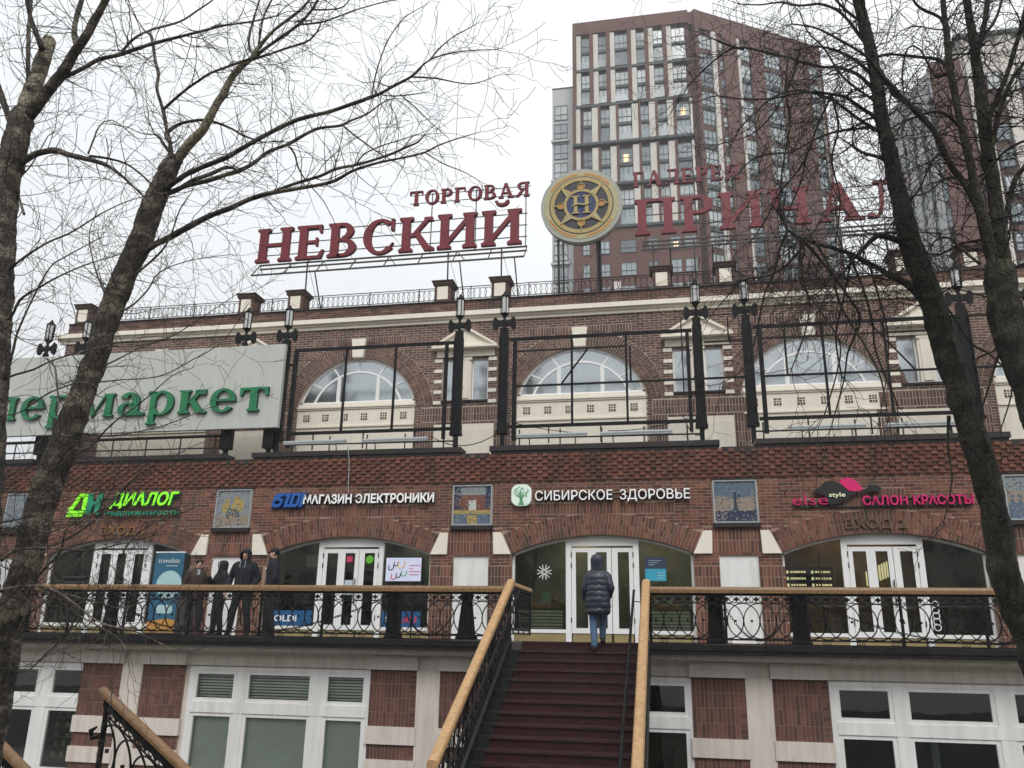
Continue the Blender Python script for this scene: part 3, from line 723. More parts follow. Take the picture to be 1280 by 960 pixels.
# ---- shopfronts
def shopfront(bi, back, dim):
    A = arches[bi]; c = A.c; y0, y1 = SY + .18, SY + .27
    f = MB()
    D0, D1 = -.84, .88
    f.box(c + D0, c + D0 + .13, y0, y1, 3.28, A.z(c + D0) - .01); f.box(c + D1 - .13, c + D1, y0, y1, 3.28, A.z(c + D1) - .01)
    # head panel above the doors follows the arch
    pl = [(c + D0 + .13, 5.47), (c + D1 - .13, 5.47)] + [(c + D1 - .13 - (D1 - D0 - .26) * i / 8, A.z(c + D1 - .13 - (D1 - D0 - .26) * i / 8) - .01) for i in range(9)]
    f.prism(pl, y0 + .003, y1)
    # outer edge frame under the arch and at jambs
    o = A.pts(-.004, 30); i_ = A.pts(-.055, 30)
    f.strip(o, i_, y0 + .01, y1 - .01)
    for s in (-1, 1):
        x = c + s * 2.135; f.box(min(x, x - s * .06), max(x, x - s * .06), y0 + .01, y1 - .01, 3.28, 5.27)
        a, b = (c - 2.075, c + D0) if s < 0 else (c + D1, c + 2.075)
        f.box(a, b, y0, y1, 3.47, 3.55)
    sf = f.build('shopfront', 'white_plastic', G)
    for s in (-1, 1):
        a, b = (c - 2.07, c + D0 - .003) if s < 0 else (c + D1 + .003, c + 2.07)
        k = MB(); k.box(a, b, y0 + .02, y1, 3.28, 3.468); k.build('kick_panel', 'kick_panel', sf)
        n = 10; p = MB()
        pl = [(a, 3.552), (b, 3.552)] + [(b - (b - a) * i / n, A.z(b - (b - a) * i / n) - .05) for i in range(n + 1)]
        p.prism(pl, y0 + .045, y0 + .052); p.build('side_pane', 'pane_dark', sf)
    # two door leaves; the left one carries two glazed slots
    def leaf(a, b, slots, hinge):
        d = MB(); z0, z1 = 3.47, 5.42; yy = y0 + .01; e = [a] + [v for s in slots for v in s] + [b]
        for q in range(0, len(e), 2): d.box(e[q], e[q + 1], yy, y1, z0 + .12, z1 - .10)
        d.box(a, b, yy, y1, z0, z0 + .12); d.box(a, b, yy, y1, z1 - .10, z1)
        o = d.build('door', 'white_plastic', sf)
        g = MB()
        for s0, s1 in slots: g.box(s0 - .004, s1 + .004, yy + .05, yy + .056, z0 + .115, z1 - .095)
        g.build('door_pane', 'pane_dark', sf)
        g = MB()
        for s0, s1 in slots:
            w = .008; g.box(s0, s0 + w, yy - .004, yy + .05, z0 + .12, z1 - .10); g.box(s1 - w, s1, yy - .004, yy + .05, z0 + .12, z1 - .10)
            g.box(s0 + w, s1 - w, yy - .004, yy + .05, z0 + .12, z0 + .128); g.box(s0 + w, s1 - w, yy - .004, yy + .05, z1 - .108, z1 - .1)
        g.build('gasket', 'door_gasket', sf)
        k = MB(); k.box(a + .02, b - .02, yy + .02, y1, 3.28, 3.455); k.build('kick_panel', 'kick_panel', sf)
        for z in (3.7, 4.95, 5.2): h = MB(); h.box(hinge - .012, hinge + .012, yy - .02, yy, z, z + .12); h.build('hinge', 'door_gasket', sf)
    leaf(c + D0 + .14, c + .235, [(c - .60, c - .32), (c - .12, c + .13)], c + D0 + .13)
    leaf(c + .25, c + D1 - .14, [(c + .39, c + .65)], c + D1 - .13)
    h = MB(); h.tube([(c + .19, y0 - .05, 4.1), (c + .19, y0 - .05, 4.7)], .014, 8); h.tube([(c + .19, y0 + .02, 4.15), (c + .19, y0 - .05, 4.15)], .01, 6); h.tube([(c + .19, y0 + .02, 4.65), (c + .19, y0 - .05, 4.65)], .01, 6)
    h.build('door_handle', 'steel_grey', sf)
    r = MB(); r.box(c - 2.6, c + 2.6, 21.7, 21.75, 3.26, 5.9); r.box(c - 2.6, c - 2.55, SY + .4, 21.7, 3.26, 5.9); r.box(c + 2.55, c + 2.6, SY + .4, 21.7, 3.26, 5.9)
    r.box(c - 2.55, c + 2.55, SY + .36, 21.7, 5.92, 5.97)
    r.build('room_wall', back, sf)
    r = MB(); r.box(c - 2.55, c + 2.55, SY + .1, 21.7, 3.262, 3.275); r.build('room_floor', 'shop_floor', sf)
    return sf
SFs = [shopfront(0, 'shop_dark', 0), shopfront(1, 'shop_dark', 0), shopfront(2, 'shop_dark', 0), shopfront(3, 'shop_olive', 0), shopfront(4, 'shop_warm', 0), shopfront(5, 'shop_dark', 0)]
def lamp_panel(x, y, w, d, sf, mat_='lit_panel'):
    m = MB(); m.box(x - w / 2, x + w / 2, y - d / 2, y + d / 2, 5.86, 5.90); m.build('ceiling_lamp', mat_, sf)
c = BC[3]; lamp_panel(c + 1.25, 20.9, .3, .6, SFs[3]); lamp_panel(c - .6, 21.2, .3, .5, SFs[3])
c = BC[2]; lamp_panel(c + 1.75, 21.1, .35, .35, SFs[2]); lamp_panel(c + 1.3, 21.3, .3, .3, SFs[2]); lamp_panel(c - 1.2, 21.4, .25, .4, SFs[2])
c = BC[4]; lamp_panel(c - .9, 21.3, 1.2, .12, SFs[4], 'lit_warm'); lamp_panel(c + .1, 21.2, .5, .3, SFs[4], 'lit_warm')
# centre shop furniture: crates and slatted counter
c = BC[3]
for s in (-1, 1):
    m = MB(); a, b = (c - 2.0, c - .95) if s < 0 else (c + 1.0, c + 2.0)
    for k in range(6): m.box(a, b, SY + .42, SY + .46, 3.56 + k * .075, 3.61 + k * .075)
    m.build('slatted_bench', 'shelf_pale', SFs[3])
m = MB(); m.box(c - 1.75, c - 1.05, SY + .4, SY + .65, 4.03, 4.18); m.build('counter_box', 'wood_box', SFs[3])
m = MB(); m.box(c - 1.45, c - 1.25, SY + .45, SY + .55, 4.183, 4.42); m.build('leaflet_stand', 'logo_green', SFs[3])
m = MB(); m.box(c + 1.1, c + 1.75, SY + .4, SY + .65, 4.03, 4.15); m.build('counter_box', 'wood_box', SFs[3])
m = MB(); m.box(c + 1.2, c + 1.3, SY + .45, SY + .55, 4.153, 4.25); m.box(c + 1.5, c + 1.62, SY + .45, SY + .55, 4.153, 4.3); m.build('jar', 'shelf_pale', SFs[3])
# snowflake of chevrons on the left pane
m = MB(); sx, sz = c - 1.36, 4.86; yy = SY + .216
for k in range(6):
    a = radians(60 * k + 30)
    for sgn in (-1, 1):
        p0 = (sx + .03 * cos(a), sz + .03 * sin(a)); p1 = (sx + .10 * cos(a + sgn * .34), sz + .10 * sin(a + sgn * .34)); p2 = (sx + .18 * cos(a + sgn * .26), sz + .18 * sin(a + sgn * .26))
        m.tube([(p0[0], yy, p0[1]), (p1[0], yy, p1[1]), (p2[0], yy, p2[1])], .012, 4)
m.build('snowflake_sticker', 'white_plastic', SFs[3])
m = MB(); m.box(c + 1.02, c + 1.5, SY + .205, SY + .212, 4.94, 5.2); m.build('dark_notice', 'tile_navy', SFs[3])
m = MB(); m.box(c + 1.02, c + 1.5, SY + .203, SY + .210, 4.66, 4.935); m.build('cyan_notice', 'sticker_cyan', SFs[3])
m = MB()
for k in range(3): m.box(c + 1.1, c + 1.4 - .08 * k, SY + .198, SY + .202, 5.12 - k * .05, 5.13 - k * .05)
for k in range(3): m.box(c + 1.3, c + 1.46, SY + .196, SY + .2, 4.72 + k * .06, 4.735 + k * .06)
m.build('notice_lines', 'pale_print', SFs[3])
# electronics shop
c = BC[2]
for a, b in ((c - 2.0, c - .9), (c + .92, c + 1.9)):
    m = MB(); m.box(a, b, SY + .205, SY + .212, 3.56, 3.92); m.build('blue_sticker', 'sticker_blue', SFs[2])
sans_word('OLDI', c + 1.0, c + 1.38, 3.66, .15, SY + .196, .006, ['white_plastic'], SFs[2], .02, one=True, name='sticker_text')
sans_word('.RU', c + 1.42, c + 1.80, 3.66, .15, SY + .196, .006, ['ink_red'], SFs[2], .02, one=True, name='sticker_text')
sans_word('OLDI', c - 1.9, c - 1.3, 3.66, .15, SY + .196, .006, ['white_plastic'], SFs[2], .02, one=True, name='sticker_text')
m = MB(); m.box(c - 1.6, c - 1.05, 20.6, 20.9, 3.28, 4.6); m.box(c - .55, c - .3, 20.8, 21.0, 3.28, 4.9); m.build('display_rack', 'tile_navy', SFs[2])
m = MB(); m.box(c - 1.3, c - .95, SY + .5, SY + .52, 5.0, 5.3); m.build('hanging_notice', 'frame_pale', SFs[2])
m = MB(); m.box(c - .09, c + .07, SY + .19, SY + .196, 5.1, 5.24); m.build('red_sticker', 'ink_red', SFs[2])
m = MB(); m.box(c - .10, c + .11, SY + .19, SY + .196, 4.3, 4.66); m.build('notice', 'paper', SFs[2])
m = MB(); m.prism([(c + .52 + .1 * cos(2 * pi * k / 16), 5.16 + .1 * sin(2 * pi * k / 16)) for k in range(16)], SY + .19, SY + .196); m.build('green_sticker', 'sticker_green', SFs[2])
m = MB()
for k in range(7): m.box(c - .2, c + .9, 21.2, 21.4, 3.7 + k * .26, 3.73 + k * .26)
m.build('shelves', 'frame_pale', SFs[2])
# left shop
c = BC[1]
m = MB()
for k in range(5): m.box(c - 1.7 + .1 * (k % 2), c - 1.0, SY + .212, SY + .216, 4.7 - k * .14, 4.75 - k * .14)
m.build('window_lettering', 'steel_grey', SFs[1])
# right shop: lit directory sign, warm walls
c = BC[4]
m = MB(); m.box(c - 2.0, c - .9, 20.9, 20.95, 4.55, 5.05); sg = m.build('directory_board', 'logo_black', SFs[4])
m = MB()
for r in range(3):
    for q in range(2):
        x = c - 1.95 + q * .56; z = 4.93 - r * .15; m.box(x, x + .05, 20.885, 20.897, z - .03, z + .04)
        for k in range(6): m.box(x + .09 + k * .06, x + .09 + k * .06 + random.uniform(.03, .05), 20.885, 20.897, z - .015, z + .03)
m.build('directory_text', 'lit_text', SFs[4])
m = MB(); m.box(c - 1.98, c - .92, 20.98, 21.0, 3.3, 4.3); m.build('paper_screen', 'wood_box', SFs[4])
m = MB(); m.tube([(c - 1.25, 20.5, 3.3), (c - 1.25, 20.5, 5.4)], .02, 6); m.build('inner_post', 'door_gasket', SFs[4])
m = MB()
for k in range(10): m.box(c - .1 + k * .06, c - .06 + k * .06, 21.3, 21.32, 4.65 + k * .025, 4.98 + k * .03)
m.build('lit_lattice', 'lit_text', SFs[4])
m = MB(); m.box(c + .95, c + 2.05, SY + .45, SY + .48, 3.5, 5.5); m.build('dark_screen', 'shop_dark', SFs[4])
m = MB()
for k in range(5): m.ring((c + .98, SY + .2, 3.7 + k * .12), .07, .012, 'y', 10, 4)
m.build('scroll_sticker', 'white_plastic', SFs[4])
# screen on a stand behind the electronics shop window
th = thing('display_screen', (BC[2] + 1.4, SY + .1, 3.3), 'pale lilac flat screen with coloured scribbles standing in the electronics shop window', 'screen')
c = BC[2]; m = MB(); m.box(c + .98, c + 1.92, SY + .085, SY + .13, 4.60, 5.22); m.build('bezel', 'logo_black', th)
m = MB(); m.box(c + 1.0, c + 1.90, SY + .078, SY + .083, 4.63, 5.19); m.build('panel', 'screen', th)
def ucurve(m, x, z, s, lean):
    ps = [(x - s * .5, z + s), (x - s * .5, z + .2 * s), (x - s * .25, z), (x + s * .25, z), (x + s * .5, z + .2 * s), (x + s * .5, z + s)]
    m.tube([(a + (b - z) * lean, SY + .074, b) for a, b in ps], .013, 4)
for i, (x, z, s, mt) in enumerate(((1.12, 4.9, .12, 'ink_black'), (1.25, 5.0, .1, 'ink_black'), (1.38, 4.95, .16, 'ink_yellow'), (1.2, 4.68, .12, 'ink_red'), (1.32, 4.72, .1, 'ink_black'), (1.46, 4.76, .12, 'ink_green'))):
    m = MB(); ucurve(m, c + x, z, s, .15); m.build('scribble', mt, th)
m = MB()
for k, L in enumerate((.28, .1, .3, .26)): m.box(c + 1.6, c + 1.6 + L, SY + .07, SY + .076, 5.0 - k * .075, 5.015 - k * .075)
m.build('text_line', 'ink_red', th)
m = MB(); m.tube([(c + 1.2, SY + .12, 3.28), (c + 1.2, SY + .12, 4.6)], .02, 6); m.tube([(c + 1.7, SY + .12, 3.28), (c + 1.7, SY + .12, 4.6)], .02, 6); m.build('leg', 'black_iron', th)

# ---- shop signs
def sign(name, loc, label): return thing(name, loc, label, 'shop sign')
s = sign('shop_sign', (-14.3, SY - .1, 6.2), 'lime green ДИАЛОГ lettering with dark green недвижимость beneath, on the brick above the left doors')
y = SY - .13
sans_word('ДИАЛОГ', -14.80, -12.78, 6.56, .33, y, .08, ['lime', 'teal'], s, .03, .22)
sans_word('недвижимость', -14.92, -12.7, 6.30, .13, y, .05, ['teal', 'letter_green_side'], s, .018, .0)
m = MB(); 
for k, (a, b, z0, z1) in enumerate(((0, .34, 0, .1), (.02, .40, .12, .22))): pass
m.prism([(-16.07, 6.28), (-15.62, 6.28), (-15.58, 6.34), (-16.03, 6.34)], y, y + .06)
m.prism([(-16.05, 6.37), (-15.58, 6.37), (-15.55, 6.43), (-16.0, 6.44)], y + .002, y + .06)
m.prism([(-16.08, 6.47), (-15.95, 6.55), (-15.75, 6.89), (-15.50, 6.89), (-15.50, 6.46), (-15.62, 6.46), (-15.62, 6.80), (-15.72, 6.80), (-15.92, 6.47)], y + .004, y + .06)
m.build('emblem_left', ['lime'], s)
m = MB(); m.prism([(-15.50, 6.33), (-15.38, 6.33), (-15.30, 6.60), (-15.22, 6.60), (-15.26, 6.33), (-15.12, 6.33), (-15.04, 6.89), (-15.18, 6.89), (-15.22, 6.68), (-15.34, 6.68), (-15.36, 6.89), (-15.48, 6.89)], y + .006, y + .06); m.build('emblem_right', ['teal'], s)
m = MB(); m.box(-16.0, -12.8, y + .09, SY + .01, 6.48, 6.51); m.box(-15.9, -12.8, y + .09, SY + .01, 6.75, 6.77); m.build('mounting_rail', 'steel_grey', s)
s = sign('shop_sign', (-8, SY - .1, 6.4), 'white МАГАЗИН ЭЛЕКТРОНИКИ lettering with a slanted blue OLDI logo')
sans_word('МАГАЗИН ЭЛЕКТРОНИКИ', -9.27, -5.81, 6.53, .22, y, .09, ['letter_white', 'steel_grey'], s, .03, .0)
def rrect(cx, cz, w, h, r, n=5):
    out = []
    for qx, qz, a0 in ((w / 2 - r, h / 2 - r, 0), (-(w / 2 - r), h / 2 - r, 90), (-(w / 2 - r), -(h / 2 - r), 180), (w / 2 - r, -(h / 2 - r), 270)):
        for i in range(n + 1): a = radians(a0 + 90 * i / n); out.append((cx + qx + r * cos(a), cz + qz + r * sin(a)))
    return out
def slab_glyphs(parent):
    x = -10.16; sh = .22
    def P(pl, d): 
        m = MB(); m.prism([(x + a + b * sh, 6.45 + b) for a, b in pl], y + d, y + .1); m.build('logo_letter', ['oldi_blue'], parent)
    def ringletter(cx_, cz_, w_, h_, t_w):
        o_ = rrect(cx_, cz_, w_, h_, min(w_, h_) * .45); i_ = rrect(cx_, cz_, w_ - 2 * t_w, h_ - 2 * t_w, min(w_, h_) * .28); m = MB()
        f_ = lambda q: [(x + a + b * sh, 6.45 + b) for a, b in q + q[:1]]
        m.strip(f_(o_), f_(i_), y, y + .1); m.build('logo_letter', ['oldi_blue'], parent)
    ringletter(.15, .125, .29, .25, .07)
    P([(.04, .16), (.10, .20), (.14, .26), (.28, .28), (.28, .36), (.10, .35), (.02, .28)], .002)
    P([(.32, 0), (.37, .0), (.37, .28), (.31, .28), (.31, .36), (.46, .36), (.46, .30), (.44, .07), (.5, .07), (.5, 0)], .003)
    o_ = [(.50, 0), (.69, 0), (.755, .06), (.755, .30), (.69, .36), (.50, .36)]; i_ = [(.575, .07), (.67, .07), (.685, .09), (.685, .27), (.67, .29), (.575, .29)]
    m = MB(); f_ = lambda q: [(x + a + b * sh, 6.45 + b) for a, b in q + q[:1]]
    m.strip(f_(o_), f_(i_), y + .004, y + .1); m.build('logo_letter', ['oldi_blue'], parent)
    P([(.78, 0), (.86, 0), (.86, .36), (.78, .36)], 0)
    m = MB(); m.prism([(x - .03 + b * sh + a, 6.42 + b) for a, b in ((0, 0), (.9, 0), (.9, .40), (0.04, .40))], y + .104, y + .12); m.build('logo_back', 'oldi_side', parent)
slab_glyphs(s)
m = MB(); m.box(-9.25, -5.85, y + .10, SY + .01, 6.57, 6.60); m.box(-9.25, -5.85, y + .10, SY + .01, 6.68, 6.70); m.build('mounting_rail', 'steel_grey', s)
s = sign('shop_sign', (-1.7, SY - .1, 6.4), 'white СИБИРСКОЕ ЗДОРОВЬЕ lettering with a rounded green tree emblem')
sans_word('СИБИРСКОЕ', -3.28, -1.42, 6.52, .235, y, .09, ['letter_white', 'steel_grey'], s, .004, .0)
sans_word('ЗДОРОВЬЕ', -1.25, .38, 6.52, .235, y, .09, ['letter_white', 'steel_grey'], s, .004, .0)
def rrect(cx, cz, w, h, r, n=5):
    out = []
    for qx, qz, a0 in ((w / 2 - r, h / 2 - r, 0), (-(w / 2 - r), h / 2 - r, 90), (-(w / 2 - r), -(h / 2 - r), 180), (w / 2 - r, -(h / 2 - r), 270)):
        for i in range(n + 1): a = radians(a0 + 90 * i / n); out.append((cx + qx + r * cos(a), cz + qz + r * sin(a)))
    return out
m = MB(); m.prism(rrect(-3.62, 6.66, .49, .52, .17), y, y + .09); m.build('emblem_plate', 'logo_pale', s)
m = MB(); 
m.prism([(-3.70, 6.42), (-3.54, 6.42), (-3.585, 6.50), (-3.59, 6.62), (-3.65, 6.62), (-3.655, 6.5)], y - .008, y + .002)
for a, L in ((150, .15), (120, .17), (95, .17), (65, .17), (35, .15)):
    x1, z1 = -3.62 + L * cos(radians(a)), 6.60 + L * sin(radians(a)); m.tube([(-3.62, y - .005, 6.58), ((x1 - 3.62) / 2, y - .005, (z1 + 6.58) / 2 + .01), (x1, y - .005, z1)], [.022, .015, .006], 4)
rr = random.Random(3)
for k in range(60):
    a = rr.uniform(0, 2 * pi); q = sqrt(rr.random()); x1, z1 = -3.62 + .19 * q * cos(a), 6.735 + .14 * q * sin(a); m.prism([(x1 - .014, z1), (x1, z1 - .012), (x1 + .014, z1), (x1, z1 + .012)], y - .009 - .0001 * k, y)
m.build('emblem_tree', 'logo_green', s)
m = MB(); m.box(-3.3, .35, y + .10, SY + .01, 6.56, 6.59); m.box(-3.3, .35, y + .10, SY + .01, 6.68, 6.70); m.build('mounting_rail', 'steel_grey', s)
s = sign('shop_sign', (4.5, SY - .1, 6.4), 'magenta else and САЛОН КРАСОТЫ lettering with black and pink wave shapes')
sans_word('else', 2.65, 3.42, 6.33, .24, y, .08, ['magenta', 'magenta_dark'], s, -.008, .0)
sans_word('САЛОН', 4.16, 5.10, 6.31, .2, y, .08, ['magenta', 'magenta_dark'], s, .02, .0)
sans_word('КРАСОТЫ', 5.22, 6.45, 6.31, .2, y, .08, ['magenta', 'magenta_dark'], s, .02, .0)
sans_word('style', 3.45, 3.80, 6.50, .10, y - .02, .02, ['pale_yellow'], s, .01, .0)
m = MB(); m.prism([(3.08, 6.60), (3.28, 6.75), (3.42, 6.86), (3.55, 6.88), (3.68, 6.82), (3.80, 6.70), (3.97, 6.60), (4.08, 6.59), (3.9, 6.50), (3.78, 6.42), (3.62, 6.34), (3.46, 6.32), (3.40, 6.42), (3.36, 6.55), (3.2, 6.6)], y + .012, y + .07)
m.prism([(4.13, 6.63), (4.25, 6.68), (4.38, 6.76), (4.46, 6.77), (4.56, 6.71), (4.60, 6.66), (4.5, 6.62), (4.3, 6.60)], y + .012, y + .07); m.build('wave_shape', 'logo_black', s)
m = MB(); m.prism([(3.69, 6.86), (3.80, 6.92), (3.93, 6.93), (4.05, 6.86), (4.19, 6.68), (4.16, 6.64), (4.02, 6.62), (3.90, 6.63), (3.82, 6.70)], y, y + .011); m.build('wave_shape', 'magenta', s, label='pink lobe of the wave')
m = MB(); m.box(2.7, 6.4, y + .08, SY + .01, 6.28, 6.31); m.box(4.3, 6.4, y + .085, SY + .01, 6.46, 6.48); m.build('mounting_rail', 'steel_grey', s)
for (a, word, lb) in ((-15.0, 'ВХОД 1', 'small brass ВХОД lettering on the arch above the left doors'), (3.75, 'ВХОД 2', 'small tarnished brass lettering on the arch below the beauty salon sign')):
    s = thing('entrance_lettering', (a + .6, SY - .05, 5.77), lb, 'sign'); sans_word(word, a, a + 1.27, 5.80, .21, SY - .05, .03, ['brass'] if a < 0 else ['brass_dull'], s, .005)
# small blue shop sign at far left
s = thing('hanging_sign', (-17.9, SY - 1.0, 5.2), 'small blue projecting sign with white letters, at the far left beside the leaning trunk', 'sign')
m = MB(); m.box(-18.3, -17.35, SY - 1.0, SY - .92, 5.5, 5.95); m.build('panel', 'sky_blue_print', s)
m = MB(); m.box(-18.3, -17.35, SY - 1.0, SY - .92, 5.3, 5.497); m.build('lower_panel', 'orange_print', s)
sans_word('АРТА МИРА', -18.2, -17.45, 5.66, .1, SY - 1.008, .006, ['white_plastic'], s, .02, one=True, name='sign_text')
m = MB(); m.box(-17.36, -17.33, SY - 1.0, SY + .02, 5.9, 5.96); m.build('bracket', 'black_iron', s)

# ================================================================== RAILINGS
def railing(name, P0, P1, label, H=.9, posts=(), thick_posts=(), cap=True, dense=False, group='iron railings with wooden handrails', capw=.13, caph=.115, ext=(0, 0), band=True, wood='rail_wood'):
    """P0, P1: foot points of the run (top of kerb); everything between is sheared along the run"""
    P0 = Vector(P0); P1 = Vector(P1); d = P1 - P0; hl = hypot(d.x, d.y); L = hl; sl_ = d.z / hl; dx, dy = d.x / hl, d.y / hl
    th = thing(name, tuple(P0), label, 'railing', group)
    def Q(u, v, w=0): return (P0.x + dx * u - dy * w, P0.y + dy * u + dx * w, P0.z + sl_ * u + v)
    def bar(m, u0, u1, v0, v1, w0, w1):
        k = m.pts([Q(u0, v0, w0), Q(u1, v0, w0), Q(u1, v1, w0), Q(u0, v1, w0), Q(u0, v0, w1), Q(u1, v0, w1), Q(u1, v1, w1), Q(u0, v1, w1)])
        for q in ((0, 1, 2, 3), (1, 5, 6, 2), (4, 0, 3, 7), (3, 2, 6, 7), (4, 5, 1, 0), (5, 4, 7, 6)): m.poly([k + i for i in q])
    def uvring(m, cu, cv, ru, rv, t=.009, n=20):
        m.tube([Q(cu + ru * cos(2 * pi * i / n), cv + rv * sin(2 * pi * i / n)) for i in range(n + 1)], t, 4, cap=False)
    segs = [(-ext[0], L + ext[1])]
    if L > 6: ns_ = round(L / 2.6); segs = [((L + ext[1]) * i / ns_ + (.002 if i else -ext[0]), (L + ext[1]) * (i + 1) / ns_ - .002) for i in range(ns_)]
    for ua, ub in segs if cap else []:
        m = MB(); prof = [(-.5, 0), (.5, 0), (.5, .55), (.38, .9), (.2, 1), (-.2, 1), (-.38, .9), (-.5, .55)]
        k = len(m.v); 
        for u in (ua, ub): m.pts([Q(u, H + caph * b, capw * a) for a, b in prof])
        n = len(prof)
        for i in range(n): m.poly([k + i, k + (i + 1) % n, k + n + (i + 1) % n, k + n + i])
        m.poly([k + i for i in reversed(range(n))]); m.poly([k + n + i for i in range(n)])
        o = m.build('handrail', wood, th)
    m = MB(); bar(m, 0, L, H - .045, H - .002, -.02, .02); bar(m, 0, L, .07, .10, -.012, .012); bar(m, 0, L, H - .175, H - .16, -.008, .008); bar(m, 0, L, .0, .02, -.02, .02); m.build('rail_bar', 'black_iron', th)
    if name == 'courtyard_railing': m = MB(); bar(m, 0, L, H - .10, H - .047, -.028, .028); m.build('under_rail', 'black_iron', th)
    m = MB(); r = .285; cv = (.10 + H - .175) / 2; rv = (H - .175 - .10) / 2; n = max(1, round(L / r)); st = L / n
    if not dense:
        for i in range(-0, n + 1):
            cu = i * st
            if cu - r < -.02 or cu + r > L + .02:
                # half ring at the ends
                a = [t for t in range(25)]
                pts = [(cu + r * cos(2 * pi * t / 24), cv + rv * sin(2 * pi * t / 24)) for t in a]; seg = []
                for p in pts:
                    if 0 <= p[0] <= L: seg.append(Q(*p))
                    else:
                        if len(seg) > 1: m.tube(seg, .0125, 4, cap=False)
                        seg = []
                if len(seg) > 1: m.tube(seg, .0125, 4, cap=False)
            else: uvring(m, cu, cv, r, rv, .0125, 24)
            m.tube([Q(min(L, cu + st / 2), cv + .02), Q(min(L, cu + st / 2), cv - .02)], [.022, .022], 6)
    else:
        nn = round(L / .26); sp = L / nn
        for i in range(nn):
            u = (i + .5) * sp
            uvring(m, u, cv + .12, .115, .17, .009, 16); uvring(m, u, cv - .18, .09, .12, .009, 14); uvring(m, u + .05, cv + .16, .05, .06, .008, 10); uvring(m, u - .05, cv - .2, .05, .05, .008, 10)
            m.tube([Q(i * sp, .1), Q(i * sp, H - .16)], .009, 4)
            pts = [Q(u + .10 * sin(t * .9), .12 + (H - .3) * t / 7) for t in range(8)]; m.tube(pts, .008, 4, cap=False)
    m.build('ring_panel', 'black_iron', th, kind='stuff')
    m = MB(); nb = round(L / .0875); sb = L / nb
    for i in range(nb):
        u = (i + .5) * sb; vv = H - .105
        if i % 2: uvring(m, u, vv, .04, .046, .007, 12)
        else: 
            for w in (-.008, .008): pass
            a = .05; k = m.pts([Q(u - a, vv, -.01), Q(u, vv - a, -.01), Q(u + a, vv, -.01), Q(u, vv + a, -.01), Q(u - a, vv, .01), Q(u, vv - a, .01), Q(u + a, vv, .01), Q(u, vv + a, .01)])
            for q in ((0, 1, 2, 3), (7, 6, 5, 4), (0, 4, 5, 1), (1, 5, 6, 2), (2, 6, 7, 3), (3, 7, 4, 0)): m.poly([k + j for j in q])
    for i in range(int(L / .57)):
        for o in (-.04, .04): uvring(m, .285 + i * .57 + o, .045, .028, .025, .006, 10)
    m.build('ornament_band', 'black_iron', th, kind='stuff')
    for u in posts:
        m = MB(); bar(m, u - .022, u + .022, 0, H - .002, -.022, .022); m.tube([Q(u, H * .5 - .03), Q(u, H * .5), Q(u, H * .5 + .03)], [.028, .045, .028], 8); m.build('post', 'black_iron', th)
    return th, Q
RZ = 3.28
railing('railing', (-13.85, 16.22, RZ), (-3.16, 16.22, RZ), 'long iron railing of overlapping rings in front of the two left shopfronts', posts=(.02, 1.1, 2.42, 3.9, 5.5, 6.85, 8.45, 10.67), group='terrace railings', wood='rail_wood_dark')
railing('railing', (-22.5, 16.22, RZ), (-14.6, 16.22, RZ), 'iron railing section behind the thick left trunk', posts=(.5, 2.5, 4.5, 7.8), group='terrace railings', wood='rail_wood_dark')
railing('railing', (-.56, 16.22, RZ), (13.5, 16.22, RZ), 'long iron railing of overlapping rings in front of the beauty salon doors', posts=(.05, 1.4, 4.42, 5.77, 7.3, 9.1, 11.0), group='terrace railings', wood='rail_wood_dark')
# main staircase
ST = thing('staircase', (-1.88, 13, 0), 'dark maroon staircase rising between two wooden handrails to the terrace', 'staircase')
NS = 20; RIS, TRE = 3.275 / 21, .3
for i in range(NS):
    zt = 3.275 - RIS * (i + 1) + .0; y1 = 16.2 - TRE * i; y0 = y1 - TRE
    m = MB(); m.box(-2.93, -.62, y0 + .02, y1 + .02, max(zt - .4, 0), zt); 
    o = m.build('step', 'step_maroon', ST)
    m = MB(); m.box(-2.93, -.62, y0 - .012, y0 + .018, zt - .035, zt + .001); m.build('nosing', 'nosing', o)
    m = MB(); m.box(-3.12, -2.932, y0 - .005, y1 + .02, max(zt - .4, 0), zt - .002); m.build('side_strip', 'step_side', o)
m = MB(); m.box(-2.93, -.62, 16.2, 16.24, 3.11, 3.278); m.build('top_riser', 'step_maroon', ST)
m = MB(); m.box(-2.93, -.62, 16.178, 16.199, 3.245, 3.281); m.build('top_nosing', 'nosing', ST)
for x in (-3.2, -.60):
    m = MB(); sl2 = RIS / TRE
    def zz(y): return 3.27 - (16.2 - y) * sl2
    k = [(16.2, zz(16.2) + .06), (10.2, zz(10.2) + .06), (10.2, max(0, zz(10.2) - .4)), (16.2, zz(16.2) - .4)]
    a = m.pts([(x, p, q) for p, q in k] + [(x + .07, p, q) for p, q in k])
    for q in ((0, 1, 2, 3), (7, 6, 5, 4), (0, 4, 5, 1), (1, 5, 6, 2), (2, 6, 7, 3), (3, 7, 4, 0)): m.poly([a + i for i in q])
    m.build('stringer', 'step_side', ST)
sls = .519
for x, lb in ((-3.165, 'sloping wooden handrail and scrolled ironwork on the left side of the maroon stairs'), (-.575, 'sloping wooden handrail and scrolled ironwork on the right side of the maroon stairs')):
    railing('stair_railing', (x, 11.15, 3.43 - sls * 5.05), (x, 16.2, 3.43), lb, posts=(.1, 1.8, 3.4, 5.02), dense=True, group='stair railings', capw=.155, caph=.10)
    railing('stair_head_railing', (x, 16.22, 3.40), (x, 18.4, 3.40), 'short railing running back from the head of the ' + ('left' if x < -1 else 'right') + ' stair handrail', dense=False, posts=(2.17,), group='stair head railings', caph=.08, capw=.1)
